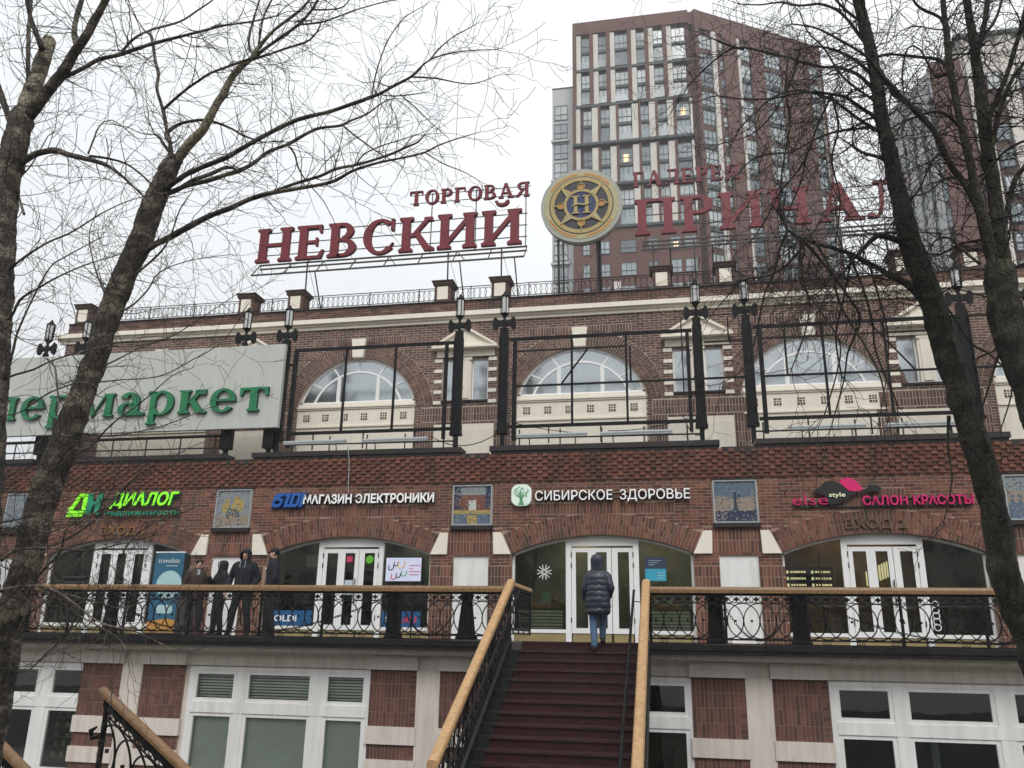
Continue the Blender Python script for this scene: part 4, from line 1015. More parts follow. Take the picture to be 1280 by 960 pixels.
for x, lb in ((-2.97, 'thin black handrail inside the left stair railing'), (-.80, 'thin black handrail inside the right stair railing')):
    th = thing('inner_handrail', (x, 16, 3.3), lb, 'handrail', 'thin inner handrails')
    m = MB(); ps = [(x, 16.1, 4.22), (x, 11.2, 4.22 - sls * 4.9)]; m.tube(ps, .024, 8); m.build('rail', 'black_iron', th)
    s = -1 if x < -1 else 1
    for y in (15.7, 14.3, 12.9, 11.6):
        z = 4.22 - sls * (16.1 - y); m = MB(); m.tube([(x, y, z - .01), (x + s * .2, y, z - .03)], .009, 6); m.build('bracket', 'black_iron', th)
# courtyard stairs at lower left: sloping railings coming down to the right
for (p0, p1, lb) in (((-6.42, 9.0, 1.70), (-3.12, 8.0, .02), 'sloping wooden-topped railing with a square newel post, at the lower left'), ((-8.3, 8.2, 2.09), (-4.1, 7.4, -.12), 'second sloping railing cut by the lower left corner of the picture')):
    th, Q = railing('courtyard_railing', p0, p1, lb, H=.9, posts=(.04, 1.6), group='courtyard stair railings', capw=.11, caph=.07, ext=(.07, 0), wood='rail_wood_dark')
    m = MB(); m.tube([(p0[0] - .02, p0[1], p0[2] + .48), (p0[0] - .10, p0[1], p0[2] + .46), (p0[0] - .13, p0[1], p0[2] + .54), (p0[0] - .06, p0[1], p0[2] + .58)], [.02, .025, .03, .012], 6); m.build('scroll_end', 'black_iron', th)
CS = thing('courtyard_stairs', (-6, 8.4, 0), 'concrete stairs between the two sloping railings at the lower left', 'staircase')
for i in range(10):
    x = -7.6 + i * .32; z = 1.66 - i * .165
    k = MB(); k.box(x, x + .34, 7.3 - i * .06, 9.2 - i * .1, z - .4, z); k.build('step', 'pink_cream', CS)
# bollards with chains
def post_base(mb, w0, w1, h):
    mb.loft([(0, 0, 0, w0 * .75, w0 * .75), (0, 0, .05, w0 * .75, w0 * .75), (0, 0, .10, w0 * .62, w0 * .62), (0, 0, h - .14, w1 * .62, w1 * .62), (0, 0, h - .10, w1 * .8, w1 * .8), (0, 0, h - .06, w1 * .8, w1 * .8), (0, 0, h - .03, w1 * .45, w1 * .45), (0, 0, h, w1 * .2, w1 * .2)], 8)
def bollard(x, w0, w1, lb, kind):
    th = thing('bollard', (x, 16.5, RZ), lb, 'bollard', 'black iron bollards along the terrace railing')
    m = MB(); post_base(m, w0, w1, .92); m.v = [(a + x, b + 16.5, c + RZ) for a, b, c in m.v]; m.build('shaft', 'black_iron', th)
    m = MB(); m.ring((x + w1 * .6, 16.44, RZ + .80), .035, .009, 'y', 10, 4); m.ring((x - w1 * .6, 16.44, RZ + .80), .035, .009, 'y', 10, 4); m.build('chain_eye', 'black_iron', th)
for x, w0, w1, lb in ((-14.1, .24, .2, 'black bollard behind the leaning left trunk'), (-11.95, .25, .17, 'tapered black bollard in front of the left white doors'), (-5.60, .26, .25, 'straight thick black bollard before the blue sticker of the electronics shop'), (-4.10, .30, .17, 'tapered black bollard between the electronics shop and the stairs'),
                      (.68, .25, .22, 'straight black bollard just right of the stairs'), (2.19, .25, .24, 'straight black bollard at the left edge of the beauty salon front'), (8.3, .25, .22, 'black bollard behind the right-hand trunk')):
    bollard(x, w0, w1, lb, 0)
def chain(x0, x1, z0, z1, sag, lb, y=16.42):
    m = MB(); n = int(hypot(x1 - x0, 2 * sag) * 1.1 / .05); pts = []
    for i in range(n + 1):
        t = i / n; pts.append(Vector((x0 + (x1 - x0) * t, y, z0 + (z1 - z0) * t - sag * 4 * t * (1 - t))))
    for i in range(n):
        a, b = pts[i], pts[i + 1]; d = (b - a).normalized(); c = (a + b) / 2; s = d.cross(Vector((0, 1, 0))) if i % 2 else Vector((0, 1, 0)); e = .036; w = .017
        m.tube([c + d * e + s * w * .5, c + d * e * .5 + s * w, c - d * e * .5 + s * w, c - d * e + s * w * .5, c - d * e - s * w * .5, c - d * e * .5 - s * w, c + d * e * .5 - s * w, c + d * e - s * w * .5, c + d * e + s * w * .5], .0065, 4, cap=False)
    th = m.build('chain', 'black_iron', None, loc=(x0, y, z0), label=lb, cat='chain', group='chains slung between the bollards')
chain(-11.85, -10.1, 4.08, 3.45, .2, 'iron chain slung from the left tapered bollard towards the standing men')
chain(-8.4, -5.72, 3.36, 4.1, .12, 'iron chain climbing across the electronics shop doors to the thick bollard')
chain(-5.48, -4.2, 4.08, 4.08, .72, 'iron chain hanging between the two bollards left of the stairs')
chain(.80, 2.07, 4.08, 4.08, .72, 'iron chain hanging between the two bollards right of the stairs')
chain(2.32, 8.2, 4.08, 4.08, .72, 'long iron chain hanging before the beauty salon doors')

# ================================================================== POSTS, LAMPS, STEEL FRAMES ON THE PARAPET
def lamp_post(full=True):
    th = thing('lamp_post', (0, 0, 0), 'x', 'lamp post', 'paired black lamp posts on the parapet')
    zt = 11.2
    if full:
        m = MB(); m.box(-.055, .055, -.055, .055, 7.9, 8.32); m.box(-.15, .15, -.10, .10, 8.32, 8.40); m.box(-.135, .135, -.09, .09, 8.40, 8.62); m.box(-.115, .115, -.08, .08, 8.62, 11.0); m.box(-.10, .10, -.07, .07, 11.0, 11.2)
        for z in (9.6,): m.box(-.125, .125, -.09, .09, z, z + .05)
        m.build('shaft', 'black_iron', th)
        for s in (-1, 1):
            m = MB(); m.box(s * .10 - .02, s * .10 + .02, -.112, -.082, 8.62, 10.95); m.build('cable_duct', 'black_iron', th)
    else:
        m = MB(); m.box(-.06, .06, -.06, .06, 10.9, 11.2); m.box(-.16, .16, -.1, .1, 10.93, 10.99); m.build('shaft', 'black_iron', th)
    m = MB(); m.tube([(0, 0, 11.2), (0, 0, 11.3), (0, 0, 11.42), (0, 0, 11.5)], [.06, .045, .055, .03], 8); m.build('collar', 'black_iron', th)
    for s in (-1, 1):
        m = MB(); m.prism([(s * .04, 11.29), (s * .15, 11.28), (s * .23, 11.16), (s * .29, 11.2), (s * .315, 11.34), (s * .29, 11.50), (s * .23, 11.54), (s * .15, 11.42), (s * .04, 11.40)], -.035, .035); m.build('axe_bracket', 'black_iron', th)
    m = MB(); m.tube([(0, 0, 11.48), (0, 0, 11.54), (0, 0, 11.60), (0, 0, 11.63)], [.03, .05, .09, .125], 6); m.tube([(0, 0, 12.10), (0, 0, 12.13), (0, 0, 12.18), (0, 0, 12.28)], [.125, .13, .07, .012], 6)
    for k in range(6): a = 2 * pi * k / 6; m.tube([(.11 * cos(a), .11 * sin(a), 11.62), (.118 * cos(a), .118 * sin(a), 12.1)], .013, 4)
    m.build('lantern_frame', 'black_iron', th)
    m = MB(); m.tube([(0, 0, 11.64), (0, 0, 12.09)], [.095, .10], 6); m.build('lantern_glass', 'lamp_glass', th)
    return th
lp1 = lamp_post(True); lp0 = lamp_post(False)
first = {True: 1, False: 1}
for x, full, lb in ((-10.44, True, 'black lamp post at the right edge of the grey supermarket board'), (-5.46, True, 'black lamp post between the first open steel frame and the pedimented window'), (-4.23, True, 'black lamp post at the left edge of the middle steel frame'),
                    (.75, True, 'black lamp post at the right edge of the middle steel frame'), (1.96, True, 'black lamp post left of the third steel frame'), (6.96, True, 'black lamp post partly hidden behind the leaning right trunk'), (8.2, True, 'black lamp post behind the far right trunk'),
                    (-18.12, False, 'short lantern above the left end of the supermarket board, left of its twin'), (-16.85, False, 'short lantern above the supermarket board beside the leaning trunk'), (-11.7, False, 'short lantern above the supermarket board near its right end')):
    src = lp1 if full else lp0
    o = src if first[full] else copy_tree(src); first[full] = 0
    o.location = (x, 20.2, 0); o['label'] = lb
def steel_frame(bars, lb, loc):
    th = thing('steel_frame', loc, lb, 'steel frame', 'empty billboard frames between the lamp posts')
    for (xa, za, xb, zb, w) in bars:
        m = MB()
        if abs(xa - xb) < .001: m.box(xa - w / 2, xa + w / 2, 19.97, 19.97 + w, za, zb)
        elif abs(za - zb) < .001: m.box(xa, xb, 19.966, 19.972 + w, za - w / 2, za + w / 2)
        else: m.tube([(xa, 20.02, za), (xb, 20.02, zb)], w / 2, 4)
        m.build('bar', 'black_iron', th)
    return th
steel_frame([(-10.05, 10.81, -5.55, 10.81, .075), (-10.05, 8.46, -5.55, 8.46, .075), (-10.02, 8.1, -10.02, 10.77, .10), (-5.74, 8.2, -5.74, 10.77, .085), (-8.54, 8.5, -8.54, 10.77, .055), (-7.14, 8.5, -7.14, 10.77, .055), (-10.35, 10.4, -10.02, 10.4, .05), (-9.3, 8.0, -9.3, 8.42, .03), (-7.9, 8.0, -7.9, 8.42, .03), (-6.5, 8.0, -6.5, 8.42, .03)],
            'open black steel frame before the left arched window, next to the supermarket board', (-7.9, 20, 7.9))
steel_frame([(-4.05, 10.81, .62, 10.81, .075), (-4.05, 8.46, .62, 8.46, .075), (-3.90, 8.1, -3.90, 10.77, .10), (.50, 8.2, .50, 10.77, .085), (-2.41, 8.5, -2.41, 10.77, .055), (-1.03, 8.5, -1.03, 10.77, .055), (-3.85, 10.47, -1.06, 10.47, .035), (-3.85, 9.52, 1.9, 9.52, .045),
             (-2.01, 10.45, -2.68, 9.55, .05), (-.93, 9.55, -.93, 10.46, .05), (.36, 9.2, .36, 11.1, .03), (.9, 10.47, 1.85, 10.47, .035), (1.5, 10.5, 1.5, 11.1, .035), (.8, 11.18, 1.9, 11.18, .03), (-3.0, 8.0, -3.0, 8.42, .03), (-1.7, 8.0, -1.7, 8.42, .03)],
            'black steel frame with a diagonal brace before the middle arched window', (-1.7, 20, 7.9))
steel_frame([(2.1, 10.81, 6.85, 10.81, .075), (2.1, 8.46, 6.85, 8.46, .075), (2.25, 8.1, 2.25, 10.77, .10), (6.7, 8.2, 6.7, 10.77, .085), (3.71, 8.5, 3.71, 10.77, .055), (5.12, 8.5, 5.12, 10.77, .055), (2.3, 9.52, 6.65, 9.52, .045), (2.3, 10.49, 6.65, 10.49, .035), (2.83, 9.55, 2.83, 10.7, .045),
             (4.84, 10.75, 5.71, 9.55, .05), (3.2, 8.0, 3.2, 8.42, .03), (4.6, 8.0, 4.6, 8.42, .03)], 'black steel frame before the right arched window, seen through hanging twigs', (4.4, 20, 7.9))
steel_frame([(8.2, 10.81, 13.2, 10.81, .075), (8.2, 8.46, 13.2, 8.46, .075), (8.5, 8.1, 8.5, 10.77, .10), (12.9, 8.1, 12.9, 10.77, .10), (7.0, 9.52, 8.2, 9.52, .04), (7.0, 10.81, 8.2, 10.81, .04)], 'black steel frame at the far right edge behind the trunks', (10.7, 20, 7.9))
# floodlight troughs on the coping
for x0, x1, lb in ((-9.93, -8.21, 'leftmost pale floodlight trough on the coping'), (-7.75, -6.03, 'second pale floodlight trough from the left on the coping'), (-3.74, -2.0, 'pale floodlight trough under the left half of the middle frame'), (-1.68, .04, 'pale floodlight trough under the right half of the middle frame'), (2.7, 4.4, 'pale floodlight trough under the left half of the right frame'), (4.8, 6.5, 'pale floodlight trough under the right half of the right frame')):
    th = thing('floodlight', (x0, 19.6, 7.9), lb, 'floodlight', 'floodlight troughs on the coping')
    m = MB(); m.tube([(x0, 19.62, 8.12), (x1, 19.62, 8.13)], .045, 8); m.box(x0, x1, 19.56, 19.68, 8.06, 8.085); m.build('trough', 'frame_pale', th)
    for x in (x0 + .3, x1 - .3): m = MB(); m.tube([(x, 19.75, 7.88), (x, 19.72, 8.0), (x, 19.64, 8.08)], .015, 5); m.build('bracket', 'steel_grey', th)
for x0, x1 in ((-23, -11.95), (-10.2, -5.5), (-4.0, .7), (2.0, 6.9)):
    th = thing('safety_rail', (x0, 20.25, 7.9), {-23: 'low rusty rail under the supermarket board', -10.2: 'thin grey rail low behind the first floodlights', -4.0: 'thin grey rail low behind the middle floodlights', 2.0: 'thin grey rail low behind the right floodlights'}[x0], 'rail', 'low rails behind the coping')
    m = MB(); m.tube([(x0, 20.28, 8.22), (x1, 20.28, 8.20)], .022, 5)
    if x0 == -23: m.tube([(x0, 20.28, 8.5), (x1, 20.28, 8.54)], .045, 5)
    m.build('rail', 'steel_grey', th)
    x = x0 + .2
    while x < x1: m = MB(); m.tube([(x, 20.28, 7.7), (x, 20.28, 8.52 if x0 == -23 else 8.44)], .02, 5); m.build('upright', 'steel_grey', th); x += 1.05
# cables
def cable(pts, r, lb, mt='black_iron', sag=.0):
    m = MB(); P = []
    for (a, b) in zip(pts, pts[1:]):
        for i in range(9):
            t = i / 8; q = Vector(a).lerp(Vector(b), t); q.z -= sag * 4 * t * (1 - t); P.append(q)
    m.tube(P, r, 5); m.build('cable', mt, None, loc=pts[0], label=lb, cat='cable')
cable([(-8.15, 19.6, 7.98), (-8.1, 19.66, 7.6), (-8.08, SY - .13, 7.0), (-8.06, SY - .13, 6.78)], .012, 'pale cable dropping from the coping to the МАГАЗИН ЭЛЕКТРОНИКИ sign', 'frame_pale')
cable([(-6.1, 20.1, 8.3), (-4.3, 20.1, 8.35)], .012, 'sagging black cable between the pair of posts left of the middle frame', sag=.3)
cable([(.3, 19.95, 8.6), (.9, 20.08, 8.4)], .012, 'looped black cable at the foot of the post right of the middle frame', sag=.4)
cable([(-3.9, 19.95, 8.55), (-2.0, 19.7, 8.15)], .010, 'thin slack wire under the left half of the middle frame', sag=.05)
cable([(-1.5, 19.7, 8.2), (.6, 20.05, 8.6)], .010, 'thin slack wire under the right half of the middle frame', sag=.1)
# supermarket board
BD = thing('supermarket_board', (-15, 19.8, 8.6), 'large pale grey board with raised green супермаркет lettering', 'billboard')
m = MB()
for a, b in ((-23.0, -19.9), (-19.897, -16.7), (-16.697, -13.5), (-13.497, -10.27)):
    w = MB(); w.box(a, b, 19.82, 19.95, 8.61, 10.96); w.build('panel', 'board_grey', BD)
m = MB(); m.box(-23, -10.25, 19.952, 20.1, 8.7, 8.8); m.box(-23, -10.25, 19.952, 20.1, 10.7, 10.8); m.build('support_beam', 'black_iron', BD)
serif_word('супермаркет', -20.95, -10.53, 9.06, .66, 19.72, .10, ['letter_green', 'letter_green_side'], BD, .04)
for x in (-17.6, -11.85, -10.6):
    m = MB(); m.box(x - .15, x + .15, 20.0, 20.2, 8.1, 8.75); m.box(x - .05, x + .05, 20.05, 20.15, 7.8, 8.1); m.build('foot_post', 'black_iron', BD)

# ================================================================== THE TALLER BRICK HALL BEHIND
H_ = thing('brick_hall', (-3, 24, 0), 'taller dark brick hall with large arched windows and a railed roof, behind the gallery', 'building')
HYF = 22.0; HL, HR = -19.05, 16.
AC = [-15.5, -9.0, -2.42, 3.72, 9.9]; PCN = [-12.3, -5.73, .80, 6.58, 12.9]
HA = [Seg(c, 1.80, 9.86, 1.38) for c in AC]
ops = [(A, 7.6) for A in HA] + [(p - .67, p + .67, 9.80, 11.06) for p in PCN]
m = MB(); wall(m, HL, HR, 7.5, 12.9, HYF + .005, HYF + .4, ops); m.box(HL, HL + .3, HYF + .4, 40, 7.5, 12.9); m.build('wall', 'mortar_hall', H_)
m = MB(); m.box(HL, HR, HYF + .4, 40, 12.6, 12.7); m.box(XL, XR, SY + .36, 22.0, 7.2, 7.3); m.build('roof', 'roof_mat', H_)
B = MB()
def hall_forb(z0, z1):
    z = (z0 + z1) / 2; out = []
    for A in HA:
        if z < 9.86: out.append((A.c - 1.8, A.c + 1.8))
        w2 = (A.R + .52) ** 2 - (z - A.zc) ** 2
        if z >= 9.7 and w2 > 0:
            w = sqrt(w2); out.append((A.c - w, A.c + w))
        if z > 11.63 and z < 11.88: out.append((A.c - 1.45, A.c + 1.45))
        if 11.3 < z < 11.8: out.append((A.c - .23, A.c + .23))
    for p in PCN:
        if 9.8 < z < 11.06: out.append((p - .67, p + .67))
        if 9.18 < z < 9.60: out.append((p - 1.25, p + 1.25))
        if z < 9.12: out.append((p - .88, p + .88))
        if z < 9.18: out += [(p - 1.35, p - .88), (p + .88, p + 1.35)]
    return out
bricks(B, HL, HR, 7.6, 12.17, HYF, HYF + .03, hall_forb)
bricks(B, HL, HR, 12.48, 12.84, HYF - .02, HYF + .01)
for p in PCN:
    soldiers(B, p - 1.25, p + 1.25, 9.19, 9.60, HYF, HYF + .03, H=.205)
    for a, b in ((p - 1.35, p - .88), (p + .88, p + 1.35)): soldiers(B, a, b, 7.6, 9.18, HYF, HYF + .03)
for A in HA:
    z = A.zc; a0 = A.ang
    A2 = Seg(A.c, A.h, A.zs, A.rise); A2.ang = pi / 2 - math.asin((9.66 - A.zc) / (A.R + .25)); arch_bricks(B, A2, .52, 2, HYF - .006, HYF + .03, Wd=.08)
    soldiers(B, A.c - 1.45, A.c + 1.45, 11.64, 11.87, HYF - .004, HYF + .03)
B.build('hall_brickwork', 'hall_brick', H_, kind='stuff')
# cornice
m = MB(); m.box(HL - .2, HR, HYF - .05, HYF + .02, 12.175, 12.27); m.box(HL - .25, HR, HYF - .10, HYF + .02, 12.272, 12.33); m.box(HL - .3, HR, HYF - .19, HYF + .02, 12.332, 12.47); m.build('cornice', 'cream', H_)
m = MB(); m.box(HL, HR, HYF - .06, HYF + .3, 12.845, 12.875); m.build('parapet_coping', 'coping_metal', H_)
for A in HA:
    c = A.c
    m = MB(); m.prism([(c - .16, 11.22), (c + .16, 11.22), (c + .22, 11.80), (c - .22, 11.80)], HYF - .12, HYF + .04); m.build('keystone', 'cream', H_)
    m = MB()
    m.box(c - 1.795, c + 1.795, HYF + .02, HYF + .2, 7.6, 9.12); m.box(c - 1.79, c + 1.79, HYF - .02, HYF + .2, 9.125, 9.17); m.box(c - 1.795, c + 1.795, HYF + .03, HYF + .2, 9.175, 9.66); m.box(c - 1.79, c + 1.79, HYF + .0, HYF + .2, 9.665, 9.71)
    m.box(c - 1.79, c + 1.79, HYF - .03, HYF + .2, 9.712, 9.76); m.box(c - 1.785, c + 1.785, HYF + .02, HYF + .2, 9.762, 9.86)
    m.box(c - 1.70, c + 1.70, HYF + .005, HYF + .02, 7.7, 8.95)
    m.build('stone_base', 'cream', H_)
    for k in range(6):
        x = c - 1.51 + k * .595; g = MB(); g.box(x - .095, x + .095, HYF + .022, HYF + .03, 9.33, 9.53); gr = g.build('vent', 'grille', H_)
        g = MB()
        for j in (-.03, .03): g.box(x + j - .008, x + j + .008, HYF + .012, HYF + .022, 9.33, 9.53); g.box(x - .095, x + .095, HYF + .010, HYF + .020, 9.43 + j - .008, 9.43 + j + .008)
        g.build('vent_bars', 'cream', gr)
    # fan window
    f = MB(); yy0, yy1 = HYF + .10, HYF + .17; zc = 9.88
    f.strip(A.pts(-.005, 36), A.pts(-.075, 36), yy0, yy1); f.box(c - 1.79, c + 1.79, yy0, yy1, 9.862, 9.93)
    ri = 1.10; zb = 9.93; rise = .80
    I = Seg(c, 1.36, 9.93, .93); f.strip(I.pts(.0, 26), I.pts(-.065, 26), yy0 + .004, yy1 - .004)
    for x in (-.61, .61): f.box(c + x - .055, c + x + .055, yy0 + .008, yy1 - .008, 9.93, I.z(c + x) - .03)
    for an in (-63, -33, 0, 33, 63):
        a = radians(an); d0 = 1.0; 
        # from inner arch outwards to the outer one
        p0 = None
        for k in range(200):
            q = .3 + k * .01; x, z = c + q * sin(a) * 1.12, 9.86 + q * cos(a)
            inside = abs(x - c) < 1.36 and z < I.z(x)
            if not inside and p0 is None: p0 = (x, z)
            if abs(x - c) > 1.79 or z > A.z(x) - .03: p1 = (x, z); break
        nx, nz = cos(a) * .022, -sin(a) * .022
        f.prism([(p0[0] - nx, p0[1] - nz), (p0[0] + nx, p0[1] + nz), (p1[0] + nx, p1[1] + nz), (p1[0] - nx, p1[1] - nz)], yy0 + .012, yy1 - .012)
    win = f.build('fan_window', 'white_plastic', H_)
    g = MB(); g.prism([(c - 1.75, 9.93)] + [(x, z) for x, z in A.pts(-.05, 24)] + [(c + 1.75, 9.93)], yy0 + .03, yy0 + .036); g.build('pane', 'pane_sky', win)
    g = MB(); n = 46
    for k in range(n):
        x0 = c - 1.78 + k * 3.56 / n; x1 = x0 + 3.56 / n; d = .03 * (k % 2); z = min(A.z(x0), A.z(x1)) - .02
        g.box(x0, x1, HYF + .33 + d, HYF + .36 + d, 9.87, z)
    g.build('curtain', 'curtain', win)
for p in PCN:
    m = MB(); m.prism([(p - .90, 11.38), (p + .90, 11.38), (p + .02, 11.92), (p - .02, 11.92)], HYF - .16, HYF + .02); m.prism([(p - .95, 11.40), (p - .85, 11.385), (p, 11.91), (p + .85, 11.385), (p + .95, 11.40), (p, 11.99)], HYF - .25, HYF - .0); m.box(p - .97, p + .97, HYF - .26, HYF + .02, 11.315, 11.378)
    m.build('pediment', 'cream', H_)
    m = MB(); m.box(p - .86, p + .86, HYF - .05, HYF + .03, 11.10, 11.31); m.build('lintel', 'cream', H_)
    for s in (-1, 1):
        for k in range(5):
            z = 9.70 + k * .315; w = .24 if k % 2 == 0 else .24
            m = MB(); a, b = p + s * .68, p + s * (.68 + w); m.box(min(a, b), max(a, b), HYF - .02, HYF + .03, z, z + .10); m.build('quoin', 'cream', H_)
    m = MB(); m.box(p - .18, p + .18, HYF - .03, HYF + .1, 9.8, 11.06); m.box(p - .12, p + .12, HYF - .06, HYF - .032, 9.84, 11.0); m.box(p - .2, p + .2, HYF - .07, HYF + .1, 10.99, 11.058); m.build('pilaster', 'cream', H_)
    for s in (-1, 1):
        a, b = (p - .67, p - .185) if s < 0 else (p + .185, p + .67); f = MB(); w = .045
        f.box(a, a + w, HYF + .1, HYF + .16, 9.80, 11.06); f.box(b - w, b, HYF + .1, HYF + .16, 9.80, 11.06); f.box(a + w, b - w, HYF + .1, HYF + .16, 9.80, 9.85); f.box(a + w, b - w, HYF + .1, HYF + .16, 11.01, 11.06)
        wn = f.build('window', 'white_plastic', H_); g = MB(); g.box(a + w, b - w, HYF + .12, HYF + .126, 9.85, 11.01); g.build('pane', 'pane_sky', wn)
        g = MB(); g.box(a, b, HYF + .36, HYF + .38, 9.8, 11.06); g.build('curtain', 'curtain', wn)
    m = MB(); m.box(p - .69, p + .69, HYF - .04, HYF + .03, 9.74, 9.80); m.build('sill', 'coping_metal', H_)
    m = MB(); m.box(p - .86, p + .86, HYF - .01, HYF + .03, 7.6, 9.10); m.box(p - .76, p + .76, HYF - .03, HYF - .012, 7.7, 8.95); m.build('stone_base', 'cream', H_)
# parapet piers with ring railing
piers = [-18.6, -12.85, -11.2, -6.50, -4.76, -.08, 1.68, 6.3, 8.0]
for x in piers:
    pr_ = MB(); pr_.box(x - .24, x + .24, HYF - .04, HYF + .44, 12.88, 13.36); pp = pr_.build('roof_pier', 'mortar_dark', H_)
    b = MB(); bricks(b, x - .25, x + .25, 12.88, 13.36, HYF - .05, HYF - .038, lambda z0, z1: [(x - .17, x + .17)])
    k = 0; z = 12.88
    while z < 13.34:
        for s in (-1, 1):
            for q in range(2):
                b.tint = rtint(); X0 = x + s * .242; b.box(min(X0, X0 + s * .012), max(X0, X0 + s * .012), HYF - .04 + q * .24 + .005, HYF - .04 + q * .24 + .235, z + .005, z + .07)
        z += .075
    b.build('pier_brickwork', 'hall_brick', pp, kind='stuff')
    b = MB(); b.box(x - .165, x + .165, HYF - .06, HYF - .036, 12.93, 13.34); b.build('inset_panel', 'cream', pp)
    b = MB(); b.box(x - .27, x + .27, HYF - .07, HYF + .47, 13.37, 13.42); b.box(x - .30, x + .30, HYF - .10, HYF + .50, 13.425, 13.49); b.box(x - .33, x + .33, HYF - .13, HYF + .53, 13.495, 13.53); 
    for k in range(7): xx = x - .27 + k * .09; b.box(xx - .02, xx + .02, HYF - .085, HYF - .071, 13.372, 13.424)
    b.build('pier_cap', 'pier_brick', pp)
for a, b_ in zip(piers, piers[1:]):
    th = thing('roof_railing', (a, HYF, 12.9), 'thin ring-pattern roof railing ' + {0: 'left of the leaning trunk top', 1: 'in the short gap left of the НЕВСКИЙ sign legs', 2: 'under the НЕВСКИЙ sign', 3: 'in the short gap under the end of НЕВСКИЙ', 4: 'under the round compass sign', 5: 'in the short gap under ПРИЧАЛ', 6: 'under the right end of ПРИЧАЛ', 7: 'at the far right behind branches'}[piers.index(a)], 'railing', 'roof railings of the brick hall')
    x0, x1 = a + .26, b_ - .26; m = MB(); m.tube([(x0, HYF, 13.31), (x1, HYF, 13.31)], .014, 4); m.tube([(x0, HYF, 12.93), (x1, HYF, 12.93)], .012, 4); m.tube([(x0, HYF, 13.25), (x1, HYF, 13.25)], .007, 4); m.build('rail_bar', 'black_iron', th)
    n = max(1, int((x1 - x0) / .16)); m = MB()
    for k in range(n): m.ring((x0 + (k + .5) * (x1 - x0) / n, HYF, 13.09), .115, .009, 'y', 16, 3, rz=.165)
    m.build('ring_panel', 'black_iron', th, kind='stuff')
    x = x0 + .6
    while x < x1: m = MB(); m.tube([(x, HYF, 12.88), (x, HYF, 13.33)], .016, 4); m.build('post', 'black_iron', th); x += 1.55
# rooftop signs
SYF = 22.6
def lattice(th, x0, x1, z0, z1, legs, rails, wire=True):
    m = MB(); y0, y1 = SYF + .12, SYF + .75
    for y, z in ((y0, z1), (y0 - .5, z0 - .0), (y0, z1 - .14)): m.tube([(x0, y, z), (x1, y, z)], .032, 4)
    n = round((x1 - x0) / 1.15)
    for k in range(n + 1):
        x = x0 + (x1 - x0) * k / n; m.tube([(x, y0, z1), (x, y0 - .5, z0)], .02, 4)
        if k < n and k % 2 == 0: m.tube([(x, y0, z1), (x + .4, y0 - .5, z0)], .016, 4)
    m.build('truss', 'steel_grey', th)
    for z in rails: m = MB(); m.tube([(x0, SYF + .12, z), (x1, SYF + .12, z)], .018, 4); m.build('letter_rail', 'steel_grey', th)
    for x in legs:
        m = MB(); m.tube([(x, y0, z1), (x, y0 + .1, 12.7)], .026, 5); m.tube([(x + .5, y0 - .45, z0), (x + .5, y0 + .6, 12.7)], .022, 5); m.tube([(x, y0, z1), (x + .5, y0 + .6, 12.7)], .008, 4); m.build('leg', 'steel_grey', th)
N1 = thing('rooftop_sign', (-8.5, 22.6, 12.7), 'maroon rooftop letters ТОРГОВАЯ НЕВСКИЙ on an open steel truss', 'rooftop sign')
serif_word('НЕВСКИЙ', -13.12, -4.15, 14.93, 1.20, SYF, .14, ['letter_maroon', 'letter_maroon'], N1, .02)
serif_word('ТОРГОВАЯ', -7.94, -4.0, 16.55, .50, SYF, .10, ['letter_maroon', 'letter_maroon'], N1, .03)
lattice(N1, -12.95, -4.1, 14.28, 14.86, (-11.3, -6.6, -4.9), (15.2, 15.6, 16.0))
m = MB()
for x in (-7.2, -5.75, -4.15): m.tube([(x, SYF + .13, 14.9), (x, SYF + .13, 17.0)], .02, 4)
m.tube([(-7.94, SYF + .12, 16.66), (-4.0, SYF + .12, 16.66)], .014, 4); m.tube([(-7.94, SYF + .12, 16.95), (-4.0, SYF + .12, 16.95)], .014, 4); m.build('upright', 'steel_grey', N1)
N2 = thing('rooftop_sign', (3, 22.6, 12.7), 'maroon rooftop letters ГАЛЕРЕЯ ПРИЧАЛ before the tower, partly behind branches', 'rooftop sign')
serif_word('ПРИЧАЛ', -.82, 7.0, 14.91, 1.18, SYF, .14, ['letter_maroon', 'letter_maroon'], N2, .02)
serif_word('ГАЛЕРЕЯ', -.83, 2.36, 16.54, .50, SYF, .10, ['letter_maroon', 'letter_maroon'], N2, .03)
lattice(N2, -.6, 6.9, 14.22, 14.72, (-.3, .9, 3.0, 5.0, 6.2), (15.2, 15.6, 16.0))
m = MB()
for x in (-.5, 1.0, 2.2): m.tube([(x, SYF + .13, 14.8), (x, SYF + .13, 17.0)], .02, 4)
m.tube([(-.83, SYF + .12, 16.66), (2.36, SYF + .12, 16.66)], .014, 4); m.build('upright', 'steel_grey', N2)
